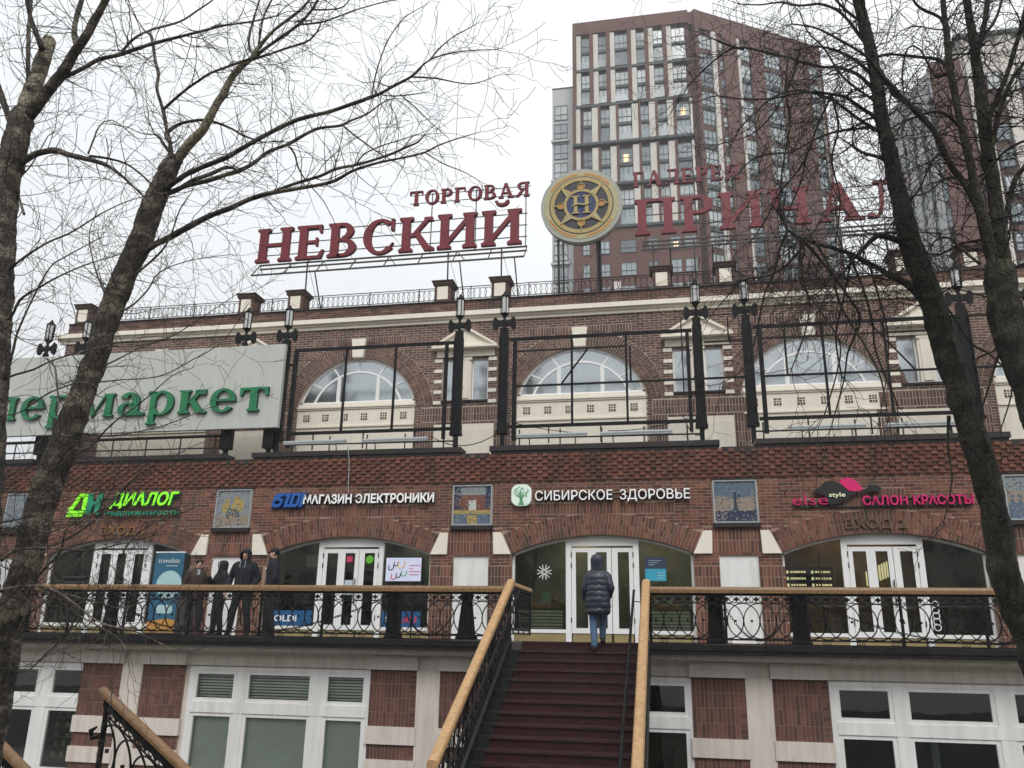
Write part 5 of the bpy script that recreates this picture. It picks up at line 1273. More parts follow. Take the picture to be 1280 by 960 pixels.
# compass disc
DC = thing('round_sign', (-2.4, 22.6, 12.7), 'round gilt compass sign with an H in its blue centre, between the rooftop names', 'rooftop sign')
cx, cz, y = -2.4, 16.03, SYF - .05
def disc(r, ya, yb, mt, name, n=64, r0=0):
    m = MB()
    o = [(cx + r * cos(2 * pi * i / n), cz + r * sin(2 * pi * i / n)) for i in range(n + 1)]
    if r0: i_ = [(cx + r0 * cos(2 * pi * i / n), cz + r0 * sin(2 * pi * i / n)) for i in range(n + 1)]; m.strip(o, i_, ya, yb)
    else: m.prism(o[:-1], ya, yb)
    return m.build(name, mt, DC)
disc(1.25, y, y + .2, 'disc_rim', 'rim'); disc(1.22, y + .202, y + .32, 'coping_metal', 'back_plate')
disc(1.14, y - .012, y, 'gold_pale', 'outer_ring', r0=.98)
for a0, a1 in ((35, 84), (96, 150), (205, 262), (278, 330)):
    m = MB(); m.strip([(cx + 1.09 * cos(radians(a0 + (a1 - a0) * i / 12)), cz + 1.09 * sin(radians(a0 + (a1 - a0) * i / 12))) for i in range(13)], [(cx + 1.03 * cos(radians(a0 + (a1 - a0) * i / 12)), cz + 1.03 * sin(radians(a0 + (a1 - a0) * i / 12))) for i in range(13)], y - .018, y - .011); m.build('ring_segment', 'gold_deep', DC)
disc(.985, y - .020, y - .0, 'disc_dark', 'dark_ring', r0=.955)
disc(.955, y - .026, y - .0, 'gold', 'wheel_ring', r0=.83)
disc(.835, y - .006, y - .001, 'disc_dark', 'dark_field')
disc(.54, y - .040, y - .006, 'gold', 'hub_ring', r0=.45)
disc(.452, y - .016, y - .006, 'disc_blue', 'blue_centre')
for k in range(4):
    a = radians(45 + 90 * k); m = MB(); tip = (cx + .93 * cos(a), cz + .93 * sin(a)); n1 = (cx + .52 * cos(a - .22), cz + .52 * sin(a - .22)); n2 = (cx + .52 * cos(a + .22), cz + .52 * sin(a + .22)); mid = (cx + .5 * cos(a), cz + .5 * sin(a))
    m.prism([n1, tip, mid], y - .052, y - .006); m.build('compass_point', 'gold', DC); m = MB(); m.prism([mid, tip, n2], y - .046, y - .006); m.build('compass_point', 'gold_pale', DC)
    a = radians(90 * k); m = MB(); c2 = (cx + .62 * cos(a), cz + .62 * sin(a)); m.ring((c2[0], y - .03, c2[1]), .105, .022, 'y', 18, 5); t1 = (cx + .86 * cos(a), cz + .86 * sin(a)); m.tube([(c2[0] + .1 * cos(a), y - .03, c2[1] + .1 * sin(a)), (t1[0], y - .03, t1[1])], .026, 4); m.build('spoke_ring', 'gold', DC)
    m = MB(); m.prism([(c2[0] + .09 * cos(2 * pi * q / 14), c2[1] + .09 * sin(2 * pi * q / 14)) for q in range(14)], y - .022, y - .006); m.build('spoke_inlay', 'gold_deep', DC)
m = MB(); 
for x in (-.17, .17):
    for zz0 in (0,): m.prism([(cx + x - .055, cz - .30), (cx + x + .055, cz - .30), (cx + x + .055, cz + .30), (cx + x - .055, cz + .30)], y - .05, y - .016)
    for zz0 in (-.30, .26): m.prism([(cx + x - .12, cz + zz0), (cx + x + .12, cz + zz0), (cx + x + .12, cz + zz0 + .04), (cx + x - .12, cz + zz0 + .04)], y - .056, y - .016)
m.build('centre_letter', 'gold', DC)
m = MB(); m.tube([(cx - .30, y - .06, cz - .07), (cx - .22, y - .06, cz - .01), (cx - .08, y - .06, cz + .01), (cx + .08, y - .06, cz - .03), (cx + .2, y - .06, cz - .02), (cx + .30, y - .06, cz + .08)], [.01, .028, .032, .032, .026, .006], 5); m.build('centre_wave', 'gold_pale', DC)
m = MB()
for x, w in ((cx - .75, .04), (cx - .60, .03), (cx + .45, .06), (cx + .53, .03)): m.tube([(x, SYF + .2, 15.3), (x + .02, SYF + .3, 12.7)], w, 5)
m.tube([(cx - .7, SYF + .35, 14.9), (cx + .5, SYF + .35, 12.8)], .008, 4); m.tube([(cx + .5, SYF + .35, 14.9), (cx - .7, SYF + .35, 12.8)], .008, 4)
m.build('leg', 'coping_metal', DC)

# ================================================================== TOWERS BEYOND
def fbox(m, P, d, u0, u1, z0, z1, w0, w1):
    """box on a facade: u along direction d, w outwards (negative) / inwards (positive)"""
    nx, ny = -d[1], d[0]
    def q(u, z, w): return (P[0] + d[0] * u + nx * w, P[1] + d[1] * u + ny * w, z)
    k = m.pts([q(u0, z0, w0), q(u1, z0, w0), q(u1, z1, w0), q(u0, z1, w0), q(u0, z0, w1), q(u1, z0, w1), q(u1, z1, w1), q(u0, z1, w1)])
    for f in ((0, 1, 2, 3), (1, 5, 6, 2), (4, 0, 3, 7), (3, 2, 6, 7), (4, 5, 1, 0), (5, 4, 7, 6)): m.poly([k + i for i in f])
WM = {}
def twin(parent, P, d, u0, u1, z0, z1, nx=2, lit=False, balc=False, w=.15):
    """one tower window: frame bars, glazing, optional glass balcony rail"""
    W_, H2 = round(u1 - u0, 2), round(z1 - z0, 2); vr = random.choice((0, 0, 0, 1, 1, 2)); key = (W_, H2, nx, lit, balc, round(d[0], 2), vr)
    if key not in WM:
        m = MB(); D = d; O = (0, 0); t = .07
        m.mi = 1; fbox(m, O, D, 0, W_, 0, H2, .06, .09)
        m.mi = 0
        for k in range(nx + 1): x = (W_ - t) * k / nx; fbox(m, O, D, x, x + t, 0, H2, 0, .06)
        for z in (0, H2 * .36, H2 - t): fbox(m, O, D, 0, W_, z, z + t, .004, .056)
        if lit: m.mi = 2; fbox(m, O, D, W_ * .3, W_ * .72, H2 * .1, H2 * .6, .045, .062)
        if balc: m.mi = 1; fbox(m, O, D, 0, W_, -.1, H2 * .42, -.25, -.22)
        WM[key] = m.mesh('window', ['tower_frame', ('tower_glass', 'tower_glass_curtain', 'tower_glass_dim')[vr], 'tower_lit'])
    o = bpy.data.objects.new('window', WM[key]); COL.objects.link(o); o.parent = parent
    nx_, ny_ = -d[1], d[0]
    o.location = Vector((P[0] + d[0] * u0 + nx_ * w, P[1] + d[1] * u0 + ny_ * w, z0)) - org(parent)
TW = thing('residential_tower', (0, 95, 0), 'tall brown-brick apartment tower with pale vertical panels, rising behind the round compass sign', 'apartment tower')
P1 = (-10.5, 90); dA = (1, 0); P2 = (5.1, 90.0); dB = (.857, .515); LB = 19.6
b = MB(); 
pts = [(-10.5, 90.3), (4.3, 90.3), (4.5, 91.0), (5.1 + .15, 90.3), (5.1 + .857 * LB, 90 + .515 * LB + .2), (5.1 + .857 * LB - 5, 112), (-10.5, 112)]
n = len(pts); k = b.pts([(x, y, 0) for x, y in pts] + [(x, y, 79) for x, y in pts]); b.poly([k + n + i for i in range(n)])
for i in range(n): j = (i + 1) % n; b.poly([k + i, k + j, k + n + j, k + n + i])
b.build('core', 'tower_brick_dark', TW)
m = MB(); fbox(m, P1, dA, 0, 14.8, 78.95, 80.85, -.25, .5); fbox(m, P2, dB, -.1, LB, 78.3, 81.0, -.05, .5); fbox(m, P1, dA, 14.3, 15.6, 79, 80.95, .3, .9); m.build('parapet', 'tower_brick', TW)
groups = [(73.55, 78.95, 0), (68.2, 73.2, 0), (62.55, 67.85, 1), (56.7, 62.0, 1), (50.9, 56.2, 1)]
wins = [(1.1, 2.2), (3.3, 4.45), (5.4, 7.2), (8.15, 9.3), (10.3, 11.5), (12.6, 14.3)]
beig = [(.48, 1.05), (2.67, 3.29), (4.82, 5.40), (7.53, 8.14), (9.7, 10.29), (12.0, 12.59)]
litset = {(3, 2, 1), (2, 5, 1)}
for gi, (za, zb, sh) in enumerate(groups):
    m = MB(); fbox(m, P1, dA, 0, 14.8, za - .35, za - .003, -.45 if gi in (2, 3, 4) else -.2, .4); m.build('slab_band', 'tower_slab', TW)
    for bi, ((a, c), (p, q)) in enumerate(zip(wins, beig)):
        off = .15 if sh else 0
        m = MB()
        if not sh: fbox(m, P1, dA, p, q, za, zb - .1, -.12, .3); br = (p - .5, p - .01)
        else: fbox(m, P1, dA, c + off + .02, c + off + .78 if bi < 5 else c + off + .3, za, zb - .1, -.12, .3); br = (c + off + .80, c + off + 1.1)
        m.build('pale_panel', 'tower_beige', TW)
        if br[1] < 14.8: m = MB(); fbox(m, P1, dA, br[0], br[1], za, zb, -.22, .3); m.build('brick_fin', 'tower_brick', TW)
        if sh and bi == 0:
            m = MB(); fbox(m, P1, dA, 0, .35, za, zb, -.22, .3); m.build('brick_fin', 'tower_brick', TW); m = MB(); fbox(m, P1, dA, .37, .9, za, zb - .1, -.1, .3); m.build('pale_panel', 'tower_beige', TW)
        h = (zb - za - .35) / 2
        for fl in range(2):
            z = za + .25 + fl * (h + .1)
            twin(TW, P1, dA, a + off, c + off, z, z + h - .35, 3 if c - a > 1.5 else 2, lit=(gi, bi, fl) in litset, balc=(fl == 0), w=.12)
            if fl == 1: m = MB(); fbox(m, P1, dA, a + off - .02, c + off, z - .42, z - .03, .02, .2); m.build('spandrel', 'tower_slab', TW)
m = MB(); fbox(m, P1, dA, 0, 14.8, 0, 50.5, -.25, .28); m.build('lower_wall', 'tower_brick', TW)
m = MB(); fbox(m, P1, dA, 14.4, 15.6, 50.5, 79, .8, 1.2); m.build('recess_wall', 'tower_brick_dark', TW)
for r in range(5):
    z = 47.2 - r * 2.95
    for a, c in ((1.1, 1.95), (3.1, 4.3), (5.6, 7.4), (8.8, 9.9), (11.4, 12.6), (13.0, 14.4)):
        twin(TW, P1, dA, a, c, z, z + 1.7, 3 if c - a > 1.5 else 2, w=-.37, lit=(r == 0 and a == 11.4))
    if r >= 2:
        m = MB(); fbox(m, P1, dA, 4.7, 5.5, z - .3, z + 2.2, -.5, -.26); m.build('pale_panel', 'tower_beige', TW)
# right face
m = MB(); fbox(m, P2, dB, 0, .45, 0, 78.3, -.1, .4)
for a, c in ((2.95, 3.4), (4.05, 6.1), (8.15, 10.25), (12.85, 17.4), (19.05, LB)): fbox(m, P2, dB, a, c, 0, 78.3, -.1, .4)
m.build('brick_pier', 'tower_brick', TW)
for a, c in ((2.32, 2.93), (6.12, 6.5), (18.95, 19.03)): m = MB(); fbox(m, P2, dB, a, c, 40, 78.2, -.16, .4); m.build('pale_panel', 'tower_beige', TW)
for fl in range(14):
    z = 75.3 - fl * 2.78
    for a, c, nx in ((.48, 2.3, 3), (6.52, 8.12, 2), (10.28, 12.82, 4), (17.45, 18.9, 2)):
        twin(TW, P2, dB, a, c, z, z + 2.05, nx, w=.05)
        m = MB(); fbox(m, P2, dB, a, c, z - .68, z - .02, -.05 if fl % 2 else .1, .3); m.build('spandrel', 'tower_slab' if fl % 2 else 'tower_brick_dark', TW)
    for a, c in ((3.42, 4.02), (14.6, 15.3)): twin(TW, P2, dB, a, c, z + .3, z + 1.7, 1, w=-.13 if a > 5 else .02)
m = MB()
for k in range(14): u = 3 + k * 1.2; nx_, ny_ = -dB[1], dB[0]; m.tube([(P2[0] + dB[0] * u, P2[1] + dB[1] * u + .2, 81), (P2[0] + dB[0] * u, P2[1] + dB[1] * u + .2, 83.2)], .04, 4)
for z in (82, 83.1): m.tube([(P2[0] + dB[0] * 3, P2[1] + dB[1] * 3 + .2, z), (P2[0] + dB[0] * 19, P2[1] + dB[1] * 19 + .2, z)], .04, 4)
m.build('roof_rail', 'tower_slab', TW)
m = MB(); m.tube([(-9.9, 90.4, 80.8), (-9.9, 90.4, 82)], .04, 4); m.build('roof_mast', 'tower_slab', TW)
# grey neighbour
TG = thing('grey_tower', (-12, 94, 0), 'narrow pale grey apartment block attached to the left of the brick tower', 'apartment tower')
P3 = (-13.45, 92.0)
m = MB(); fbox(m, P3, (1, 0), 0, 4.2, 0, 72.6, 0, 14); m.build('core', 'tower_grey', TG)
m = MB(); fbox(m, P3, (1, 0), -.05, 4.25, 72.6, 72.8, -.05, 14); m.build('roof_edge', 'tower_slab', TG)
for g in range(10):
    z = 67.8 - g * 5.75
    m = MB(); fbox(m, P3, (1, 0), -.12, 2.2, z - 3.3, z - 3.0, -.35, -.003); m.build('slab_band', 'tower_grey', TG)
    for fl in range(2): twin(TG, P3, (1, 0), .25, 2.0, z - fl * 2.75, z - fl * 2.75 + 2.2, 2, w=-.12)
    for fl in range(2): twin(TG, P3, (1, 0), 2.65, 3.1, z - fl * 2.75 + .3, z - fl * 2.75 + 1.8, 1, w=-.12)
# right-hand tower group
TE = thing('residential_tower', (32, 80, 0), 'brown and pale apartment tower with white vertical stripes, behind the right-hand trees', 'apartment tower')
dF = (1, 0); PF = (29.3, 75.0)
b = MB(); pts = [(23.8, 82.3), (26.45, 75.1), (29.2, 75.0), (29.4, 75.3), (52, 75.3), (52, 88), (25.6, 88)]
n = len(pts); k = b.pts([(x, y, 0) for x, y in pts] + [(x, y, 56.4) for x, y in pts]); b.poly([k + n + i for i in range(n)])
for i in range(n): j = (i + 1) % n; b.poly([k + i, k + j, k + n + j, k + n + i])
b.build('core', 'tower_brick_dark', TE)
m = MB(); m.box(29.3, 52, 75.2, 85, 56.4, 60.6); m.build('upper_storey', 'tower_beige', TE)
m = MB(); m.box(29.0, 52.3, 74.7, 85.3, 60.6, 61.0); m.build('roof_edge', 'tower_slab', TE)
m = MB(); m.box(26.4, 29.2, 74.85, 76, 0, 58.2); m.build('brick_column', 'tower_brick', TE)
L = hypot(2.65, 7.2); dS = (2.65 / L, -7.2 / L); PS_ = (23.8, 82.3)
m = MB(); fbox(m, PS_, dS, 0, L, 54.3, 57.2, -.3, 0); m.build('stripe_head', 'tower_grey', TE)
k = 0; u = .2
while u < L - .6: m = MB(); fbox(m, PS_, dS, u, u + .75, 0, 54.3, -.3, 0); m.build('white_stripe', 'tower_grey', TE); u += 1.5
for fl in range(14):
    z = 51.8 - fl * 2.85; u = .97
    while u < L - .7: twin(TE, PS_, dS, u, u + .70, z, z + 2.0, 1, w=-.1); u += 1.5
    for u0, nx in ((2.0, 2), (4.9, 3), (8.6, 2)): twin(TE, PF, dF, u0, u0 + (1.8 if nx == 3 else 1.2), z + (5.2 if fl == 0 else 2.4) - 2.4, z + 1.9 + (2.8 if fl == 0 else 0), nx, w=.02)
for u0, w_ in ((.3, 1.4), (3.4, 1.3), (7.0, 1.3), (10.2, 3.0)): m = MB(); fbox(m, PF, dF, u0, u0 + w_, 0, 60.6, -.1, .2); m.build('pale_panel', 'tower_beige', TE)
# houses across the street, seen only in window reflections
XB = thing('street_building', (0, -34, 0), 'plain apartment block across the street behind the viewer', 'building')
m = MB(); m.box(-70, 70, -44, -34, 0, 16); m.build('wall', 'across_wall', XB)
m = MB()
for r in range(5):
    for c_ in range(46): x = -68 + c_ * 3; m.box(x, x + 1.5, -34, -33.95, 1.5 + r * 3, 3.1 + r * 3)
m.build('window_rows', 'across_glass', XB, kind='stuff')

# ================================================================== BANNER
BN = thing('banner_stand', (-12.2, 18.8, RZ), 'blue roll-up travelata banner with a pale circle, beside the left doors', 'banner')
m = MB(); m.box(-12.62, -11.84, 18.80, 18.812, 3.34, 5.22); m.build('sheet', 'sky_blue_print', BN)
m = MB(); m.box(-12.63, -11.83, 18.795, 18.82, 5.222, 5.25); m.build('top_bar', 'white_plastic', BN)
m = MB(); m.box(-12.66, -11.80, 18.74, 18.88, 3.29, 3.335); m.build('base', 'steel_grey', BN)
pl = [(-12.17 + .34 * cos(2 * pi * k / 30), 4.45 + .34 * sin(2 * pi * k / 30)) for k in range(30)]
m = MB(); m.prism(pl, 18.795, 18.801); m.build('printed_circle', 'pale_print', BN)
m = MB(); m.prism([(-12.62, 3.34), (-11.84, 3.34), (-11.84, 3.62), (-12.1, 3.66), (-12.62, 3.60)], 18.795, 18.801); m.build('printed_ground', 'orange_print', BN)
m = MB(); m.prism(rrect(-12.2, 3.88, .42, .2, .06), 18.794, 18.80); m.build('printed_box', 'pale_print', BN)
sans_word('travelata', -12.52, -11.96, 4.98, .12, 18.792, .006, ['white_plastic'], BN, -.01, .2, one=True, name='banner_text')
m = MB(); m.box(-12.3, -12.0, 18.794, 18.80, 4.90, 4.912); m.build('printed_line', 'white_plastic', BN)
m = MB(); m.box(-11.76, -11.5, 18.6, 18.66, RZ, RZ + .9); m.box(-11.76, -11.5, 18.95, 19.0, RZ, RZ + .9)
th = m.build('sandwich_board', 'steel_grey', None, loc=(-11.6, 18.7, RZ), label='low grey folding board beside the travelata banner', cat='board')

# ================================================================== PEOPLE
def skinned(name, joints, edges, parent, mt, sub=1):
    bm = bmesh.new(); lay = bm.verts.layers.skin.verify(); vs = []
    for i, (p, r) in enumerate(joints):
        v = bm.verts.new(p); rx = r if hasattr(r, '__len__') else (r, r); v[lay].radius = rx; v[lay].use_root = (i == 0); vs.append(v)
    for a, b in edges: bm.edges.new((vs[a], vs[b]))
    me = bpy.data.meshes.new('tmp'); bm.to_mesh(me); bm.free(); ob = bpy.data.objects.new('tmp', me); COL.objects.link(ob)
    s = ob.modifiers.new('s', 'SKIN'); s.use_smooth_shade = True; u = ob.modifiers.new('u', 'SUBSURF'); u.levels = sub
    dg = bpy.context.evaluated_depsgraph_get(); res = bpy.data.meshes.new_from_object(ob.evaluated_get(dg)); bpy.data.objects.remove(ob)
    res.materials.clear(); res.materials.append(MATS[mt]); res.name = name
    o = bpy.data.objects.new(name, res); COL.objects.link(o); o.parent = parent; return o
def hand(parent, p, dirv, side, mt='skin'):
    """palm, four bent fingers of unequal length and a thumb from the side of the palm"""
    d = Vector(dirv).normalized(); u = d.cross(Vector((0, 0, 1))); u = u.normalized() if u.length > .1 else Vector((1, 0, 0)); w = u.cross(d); p = Vector(p)
    J = [(p, .024), (p + d * .05, (.038, .020)), (p + d * .085, (.036, .018))]; E_ = [(0, 1), (1, 2)]
    for k, L in enumerate((.062, .074, .070, .055)):
        o = (k - 1.5) * .02; b = len(J); q = p + d * .095 + u * o
        J += [(q, .0095), (q + d * L * .5 + w * -.008, .0088), (q + d * L * .85 - w * .03, .0078)]; E_ += [(2, b), (b, b + 1), (b + 1, b + 2)]
    b = len(J); J += [(p + d * .035 + u * side * .035, .012), (p + d * .07 + u * side * .055 - w * .01, .0105), (p + d * .095 + u * side * .05 - w * .02, .009)]; E_ += [(1, b), (b, b + 1), (b + 1, b + 2)]
    return skinned('hand', J, E_, parent, mt, 1)
def person(loc, rot, label, h=1.75, look=0., jacket='cloth_black', trouser='trouser', shoes='boot', hood=True, hat=False, jlen=.80, lsh=.235, L=None, R=None, legs=(.10, .10), spread=0., puffer=False, hair='hair', stance=((0, 0), (0, 0)), scarf=False, drawstring=False, patch=False, handL=False, handR=False, group=None, bulk=1., headtilt=0.):
    """local frame: x to the person's left... facing -y; z up; built at height 1.75 and scaled"""
    th = thing('person', loc, label, 'person', group); th.rotation_euler = (0, 0, rot); th.scale = (h / 1.75,) * 3; ORI[th.name] = Vector((0, 0, 0))
    L = L or [(.20, 0, 1.42), (.27, .03, 1.15), (.22, -.08, .92)]; R = R or [(-.20, 0, 1.42), (-.27, .03, 1.15), (-.22, -.08, .92)]
    lf, rf = stance; HD = Matrix.Rotation(look, 3, 'Z') @ Matrix.Rotation(headtilt, 3, 'X')
    hc = Vector((0, -.02, 1.62)); Hh = lambda v: hc + HD @ Vector(v)
    J = [((0, 0, .95), (.12, .10)), ((0, .01, 1.12), (.12, .10)), ((0, 0, 1.32), (.15, .11)), ((0, 0, 1.43), (.10, .08)), ((0, 0, 1.50), .055), (tuple(Hh((0, .005, -.06))), .062), (tuple(Hh((0, 0, .02))), .088), (tuple(Hh((0, .005, .09))), .055)]
    E_ = [(i, i + 1) for i in range(7)]
    for A, s in ((L, 1), (R, -1)):
        b = len(J); J += [(A[0], .055), (A[1], .042), (A[2], .03)]; E_ += [(2, b), (b, b + 1), (b + 1, b + 2)]
    kn = []
    for s, ft in ((1, lf), (-1, rf)):
        b = len(J); kx, ky = s * (.10 + spread * .5), ft[0] * .5 - .03 * (1 if ft[0] == 0 else 1)
        J += [((s * .09, 0, .88), .085), ((kx, ky, .48 + ft[1] * .6), .058), ((s * (.10 + spread), ft[0], .09 + ft[1]), .038), ((s * (.11 + spread), ft[0] - .13, .03 + ft[1]), .032)]; E_ += [(0, b), (b, b + 1), (b + 1, b + 2), (b + 2, b + 3)]; kn.append((s, kx, ky, ft))
    # nose
    b = len(J); J.append((tuple(Hh((0, -.098, -.005))), .014)); E_.append((6, b))
    skinned('body', J, E_, th, 'skin', 1)
    # trousers
    m = MB()
    for s, kx, ky, ft in kn:
        x1 = s * (.10 + spread)
        m.loft([(x1, ft[0], .07 + ft[1], .062, .068), (x1, ft[0] + .005, .12 + ft[1], .060, .066), ((x1 + kx) / 2, (ft[0] + ky) / 2 + .01, .30 + ft[1] * .8, .066, .074), (kx, ky, .48 + ft[1] * .6, .072, .08), ((kx + s * .09) / 2, ky / 2, .68, .085, .095), (s * .085, 0, .86, .10, .115), (s * .05, 0, .98, .115, .125)], 12)
    m.build('trousers', trouser, th, smooth=True)
    for s, kx, ky, ft in kn:
        m = MB(); x1 = s * (.105 + spread); z0 = ft[1]
        m.loft([(x1, ft[0] - .05, z0, .048, .135), (x1, ft[0] - .05, z0 + .03, .05, .138), (x1, ft[0] - .03, z0 + .07, .046, .10), (x1, ft[0], z0 + .11, .05, .058), (x1, ft[0], z0 + (.2 if puffer else .14), .055, .06)], 12)
        m.build('shoe', shoes, th, smooth=True)
    # jacket
    m = MB(); rng = random.Random(hash(label) % 1000)
    if puffer:
        prof = [(.66, .205, .165), (.70, .235, .185), (.86, .245, .19), (1.0, .232, .18), (1.15, .228, .17), (1.3, .225, .16), (1.38, .20, .145), (1.45, .15, .12), (1.50, .11, .10)]
        rings = []; n = 66
        for i in range(n + 1):
            z = .66 + .84 * i / n
            for (za, xa, ya), (zb, xb, yb) in zip(prof, prof[1:]):
                if za <= z <= zb: t = (z - za) / (zb - za); rx, ry = xa + (xb - xa) * t, ya + (yb - ya) * t; break
            q = abs(sin(pi * (z - .66) / .105)) ** .55; rx *= .93 + .07 * q; ry *= .93 + .07 * q
            rings.append((.004 * sin(z * 30), .01, z + .0, rx, ry))
        k0 = len(m.v); m.loft(rings, 26)
        for i in range(k0, len(m.v)):
            x, y, z = m.v[i]; a = noise.noise(Vector((x * 9, y * 9, z * 9))) * .012; m.v[i] = (x * (1 + a * 3), y + a, z + .012 * sin(8 * atan2(y, x)) + (.02 * noise.noise(Vector((x * 5, y * 5, 1))) if z < .75 else 0))
    else:
        b = bulk; m.loft([(0, 0, jlen - .02, .165 * b, .125 * b), (0, 0, jlen + .03, .185 * b, .145 * b), (0, .01, 1.0, .18 * b, .14 * b), (0, .01, 1.15, .175 * b, .135 * b), (0, 0, 1.30, .20 * b, .14 * b), (0, 0, 1.38, .205 * b, .13 * b), (0, 0, 1.44, .16, .11), (0, 0, 1.48, .09, .085), (0, 0, 1.52, .08, .08)], 18)
        k0 = 0
        for i in range(len(m.v)):
            x, y, z = m.v[i]; a = noise.noise(Vector((x * 7 + 5, y * 7, z * 8))) * .02; m.v[i] = (x + a, y + a * .6, z + a * .5)
    for A in (L, R):
        ps = []; rs = []; a, b2, c = Vector(A[0]), Vector(A[1]), Vector(A[2]); n = 22
        sh = a + Vector((-.07 if a.x > 0 else .07, 0, .02)); 
        for i in range(n + 1):
            t = i / n
            p = sh.lerp(a, t / .12) if t < .12 else (a.lerp(b2, (t - .12) / .43) if t < .55 else b2.lerp(c, (t - .55) / .45))
            r = .082 - .03 * t
            if puffer: r = (.088 - .026 * t) * (.90 + .12 * abs(sin(pi * t * 8)) ** .6)
            else: r *= 1 + .06 * noise.noise(Vector((t * 9, a.x * 5, 0)))
            ps.append(p); rs.append(r)
        m.tube(ps, rs, 14)
    m.build('coat' if puffer else 'jacket', jacket, th, smooth=True)
    if puffer: pass
    # head-wear
    def headloft(mm, rows, n=18):
        """rows in head frame (z, rx, ry, cy)"""
        k0 = len(mm.v); mm.loft([(0, cy, z, rx, ry) for z, rx, ry, cy in rows], n)
        for i in range(k0, len(mm.v)): mm.v[i] = tuple(Hh(mm.v[i]))
    m = MB()
    if hood:
        n = 18; rows = [(-.16, .12, .125, .02), (-.10, .105, .115, .02), (-.04, .108, .12, .02), (.03, .113, .128, .02), (.08, .106, .122, .025), (.12, .082, .095, .03), (.145, .04, .05, .035)]
        k0 = len(m.v); ks = []
        for z, rx, ry, cy in rows:
            ks.append(m.pts([(rx * cos(2 * pi * j / n), cy + ry * sin(2 * pi * j / n), z) for j in range(n)]))
        for ri, (a, b) in enumerate(zip(ks, ks[1:])):
            for j in range(n):
                an = 2 * pi * (j + .5) / n; front = abs(an - 1.5 * pi) < .9
                if front and 1 <= ri <= 3 and not puffer: continue
                m.poly([a + j, a + (j + 1) % n, b + (j + 1) % n, b + j])
        m.poly([ks[-1] + j for j in range(n)])
        for i in range(k0, len(m.v)):
            x, y, z = m.v[i]
            if puffer: q = 1.08 + .09 * abs(sin(pi * (z + .16) / .085)) ** .5; x *= q; y = (y - .02) * q + .02; z = z * 1.05
            m.v[i] = tuple(Hh((x, y, z)))
        if not puffer:
            ps = [Hh((.095 * cos(a), -.080 - .02 * sin(a), -.02 + .10 * sin(a))) for a in [pi * (t / 12) * 2 for t in range(13)]]
            m.tube(ps, .012, 6, cap=False)
        m.build('hood', jacket, th, smooth=True)
        headm = MB(); headm.loft([(0, 0, 1.46, .12, .10), (0, 0.01, 1.50, .105, .10), (0, .01, 1.535, .085, .09)], 14); headm.build('collar', jacket, th, smooth=True)
    else:
        headloft(m, [(.0, .09, .055, .05), (.045, .092, .095, .022), (.08, .088, .10, .012), (.11, .07, .085, .015), (.13, .035, .045, .02)])
        if hat: m.build('hat', jacket, th, smooth=True)
        else: m.build('hair', hair, th, smooth=True)
        c = MB(); c.loft([(0, 0, 1.42, .15, .12), (0, 0, 1.48, .115, .105), (0, .01, 1.54, .105, .10)], 16, cap=False); c.build('collar', jacket, th, smooth=True)
    if hat:
        b_ = MB(); k0 = 0; b_.loft([(0, -.10, .035, .07, .06), (0, -.11, .045, .065, .055)], 14); b_.v = [tuple(Hh(v)) for v in b_.v]; b_.build('cap_peak', jacket, th)
    # face
    if not puffer:
        f = MB()
        for s in (-1, 1):
            e = Hh((s * .032, -.083, .012)); f.tube([e + HD @ Vector((-.011, 0, 0)), e + HD @ Vector((.011, 0, 0))], .0055, 6)
            e = Hh((s * .033, -.084, .032)); f.tube([e + HD @ Vector((-.016, 0, 0)), e + HD @ Vector((.016, 0, 0))], .0045, 5)
        f.build('eyes', 'hair', th)
        f = MB(); e = Hh((0, -.078, -.048)); f.tube([e + HD @ Vector((-.02, .004, 0)), e, e + HD @ Vector((.02, .004, 0))], .005, 5); f.build('mouth', 'ink_red', th)
        if not hood:
            f = MB()
            for s in (-1, 1): f.loft([(s * .09, .01, -.02, .006, .012), (s * .094, .01, .005, .009, .02), (s * .092, .01, .03, .006, .014)], 8)
            f.v = [tuple(Hh(v)) for v in f.v]; f.build('ears', 'skin', th, smooth=True)
    if scarf:
        m = MB(); m.loft([(0, -.02, 1.46, .075, .075), (0, -.02, 1.50, .078, .078), (0, -.015, 1.545, .066, .066)], 12, cap=False); m.box(-.03, .03, -.135, -.11, 1.38, 1.5); m.build('scarf', 'scarf', th)
    if drawstring:
        m = MB()
        for s in (-1, 1): m.tube([(s * .05, -.125, 1.50), (s * .055, -.15, 1.42), (s * .05, -.15, 1.36)], .005, 5)
        m.build('drawstring', 'scarf', th)
    if patch: m = MB(); m.box(.08, .13, -.165, -.140, 1.31, 1.34); m.build('chest_patch', 'white_plastic', th)
    if not puffer:
        m = MB(); m.tube([(0, -.145 * bulk - .006, jlen + .02), (0, -.145 * bulk - .004, 1.0), (0, -.14 * bulk - .006, 1.2), (0, -.135 * bulk - .012, 1.36)], .006, 4); m.build('zip', 'steel_grey', th)
    for A, on, s in ((L, handL, 1), (R, handR, -1)):
        if on: d = Vector(A[2]) - Vector(A[1]); hand(th, Vector(A[2]) + d.normalized() * .01, d, -s)
    return th
GM = 'men standing on the terrace by the railing'
person((-10.75, 17.7, RZ), radians(35), 'bareheaded man in a brown jacket and pale scarf, leftmost of the standing men', 1.68, look=radians(12), jacket='cloth_brown', hood=False, scarf=True, jlen=.82, group=GM, stance=((-.05, 0), (.08, 0)), spread=.04)
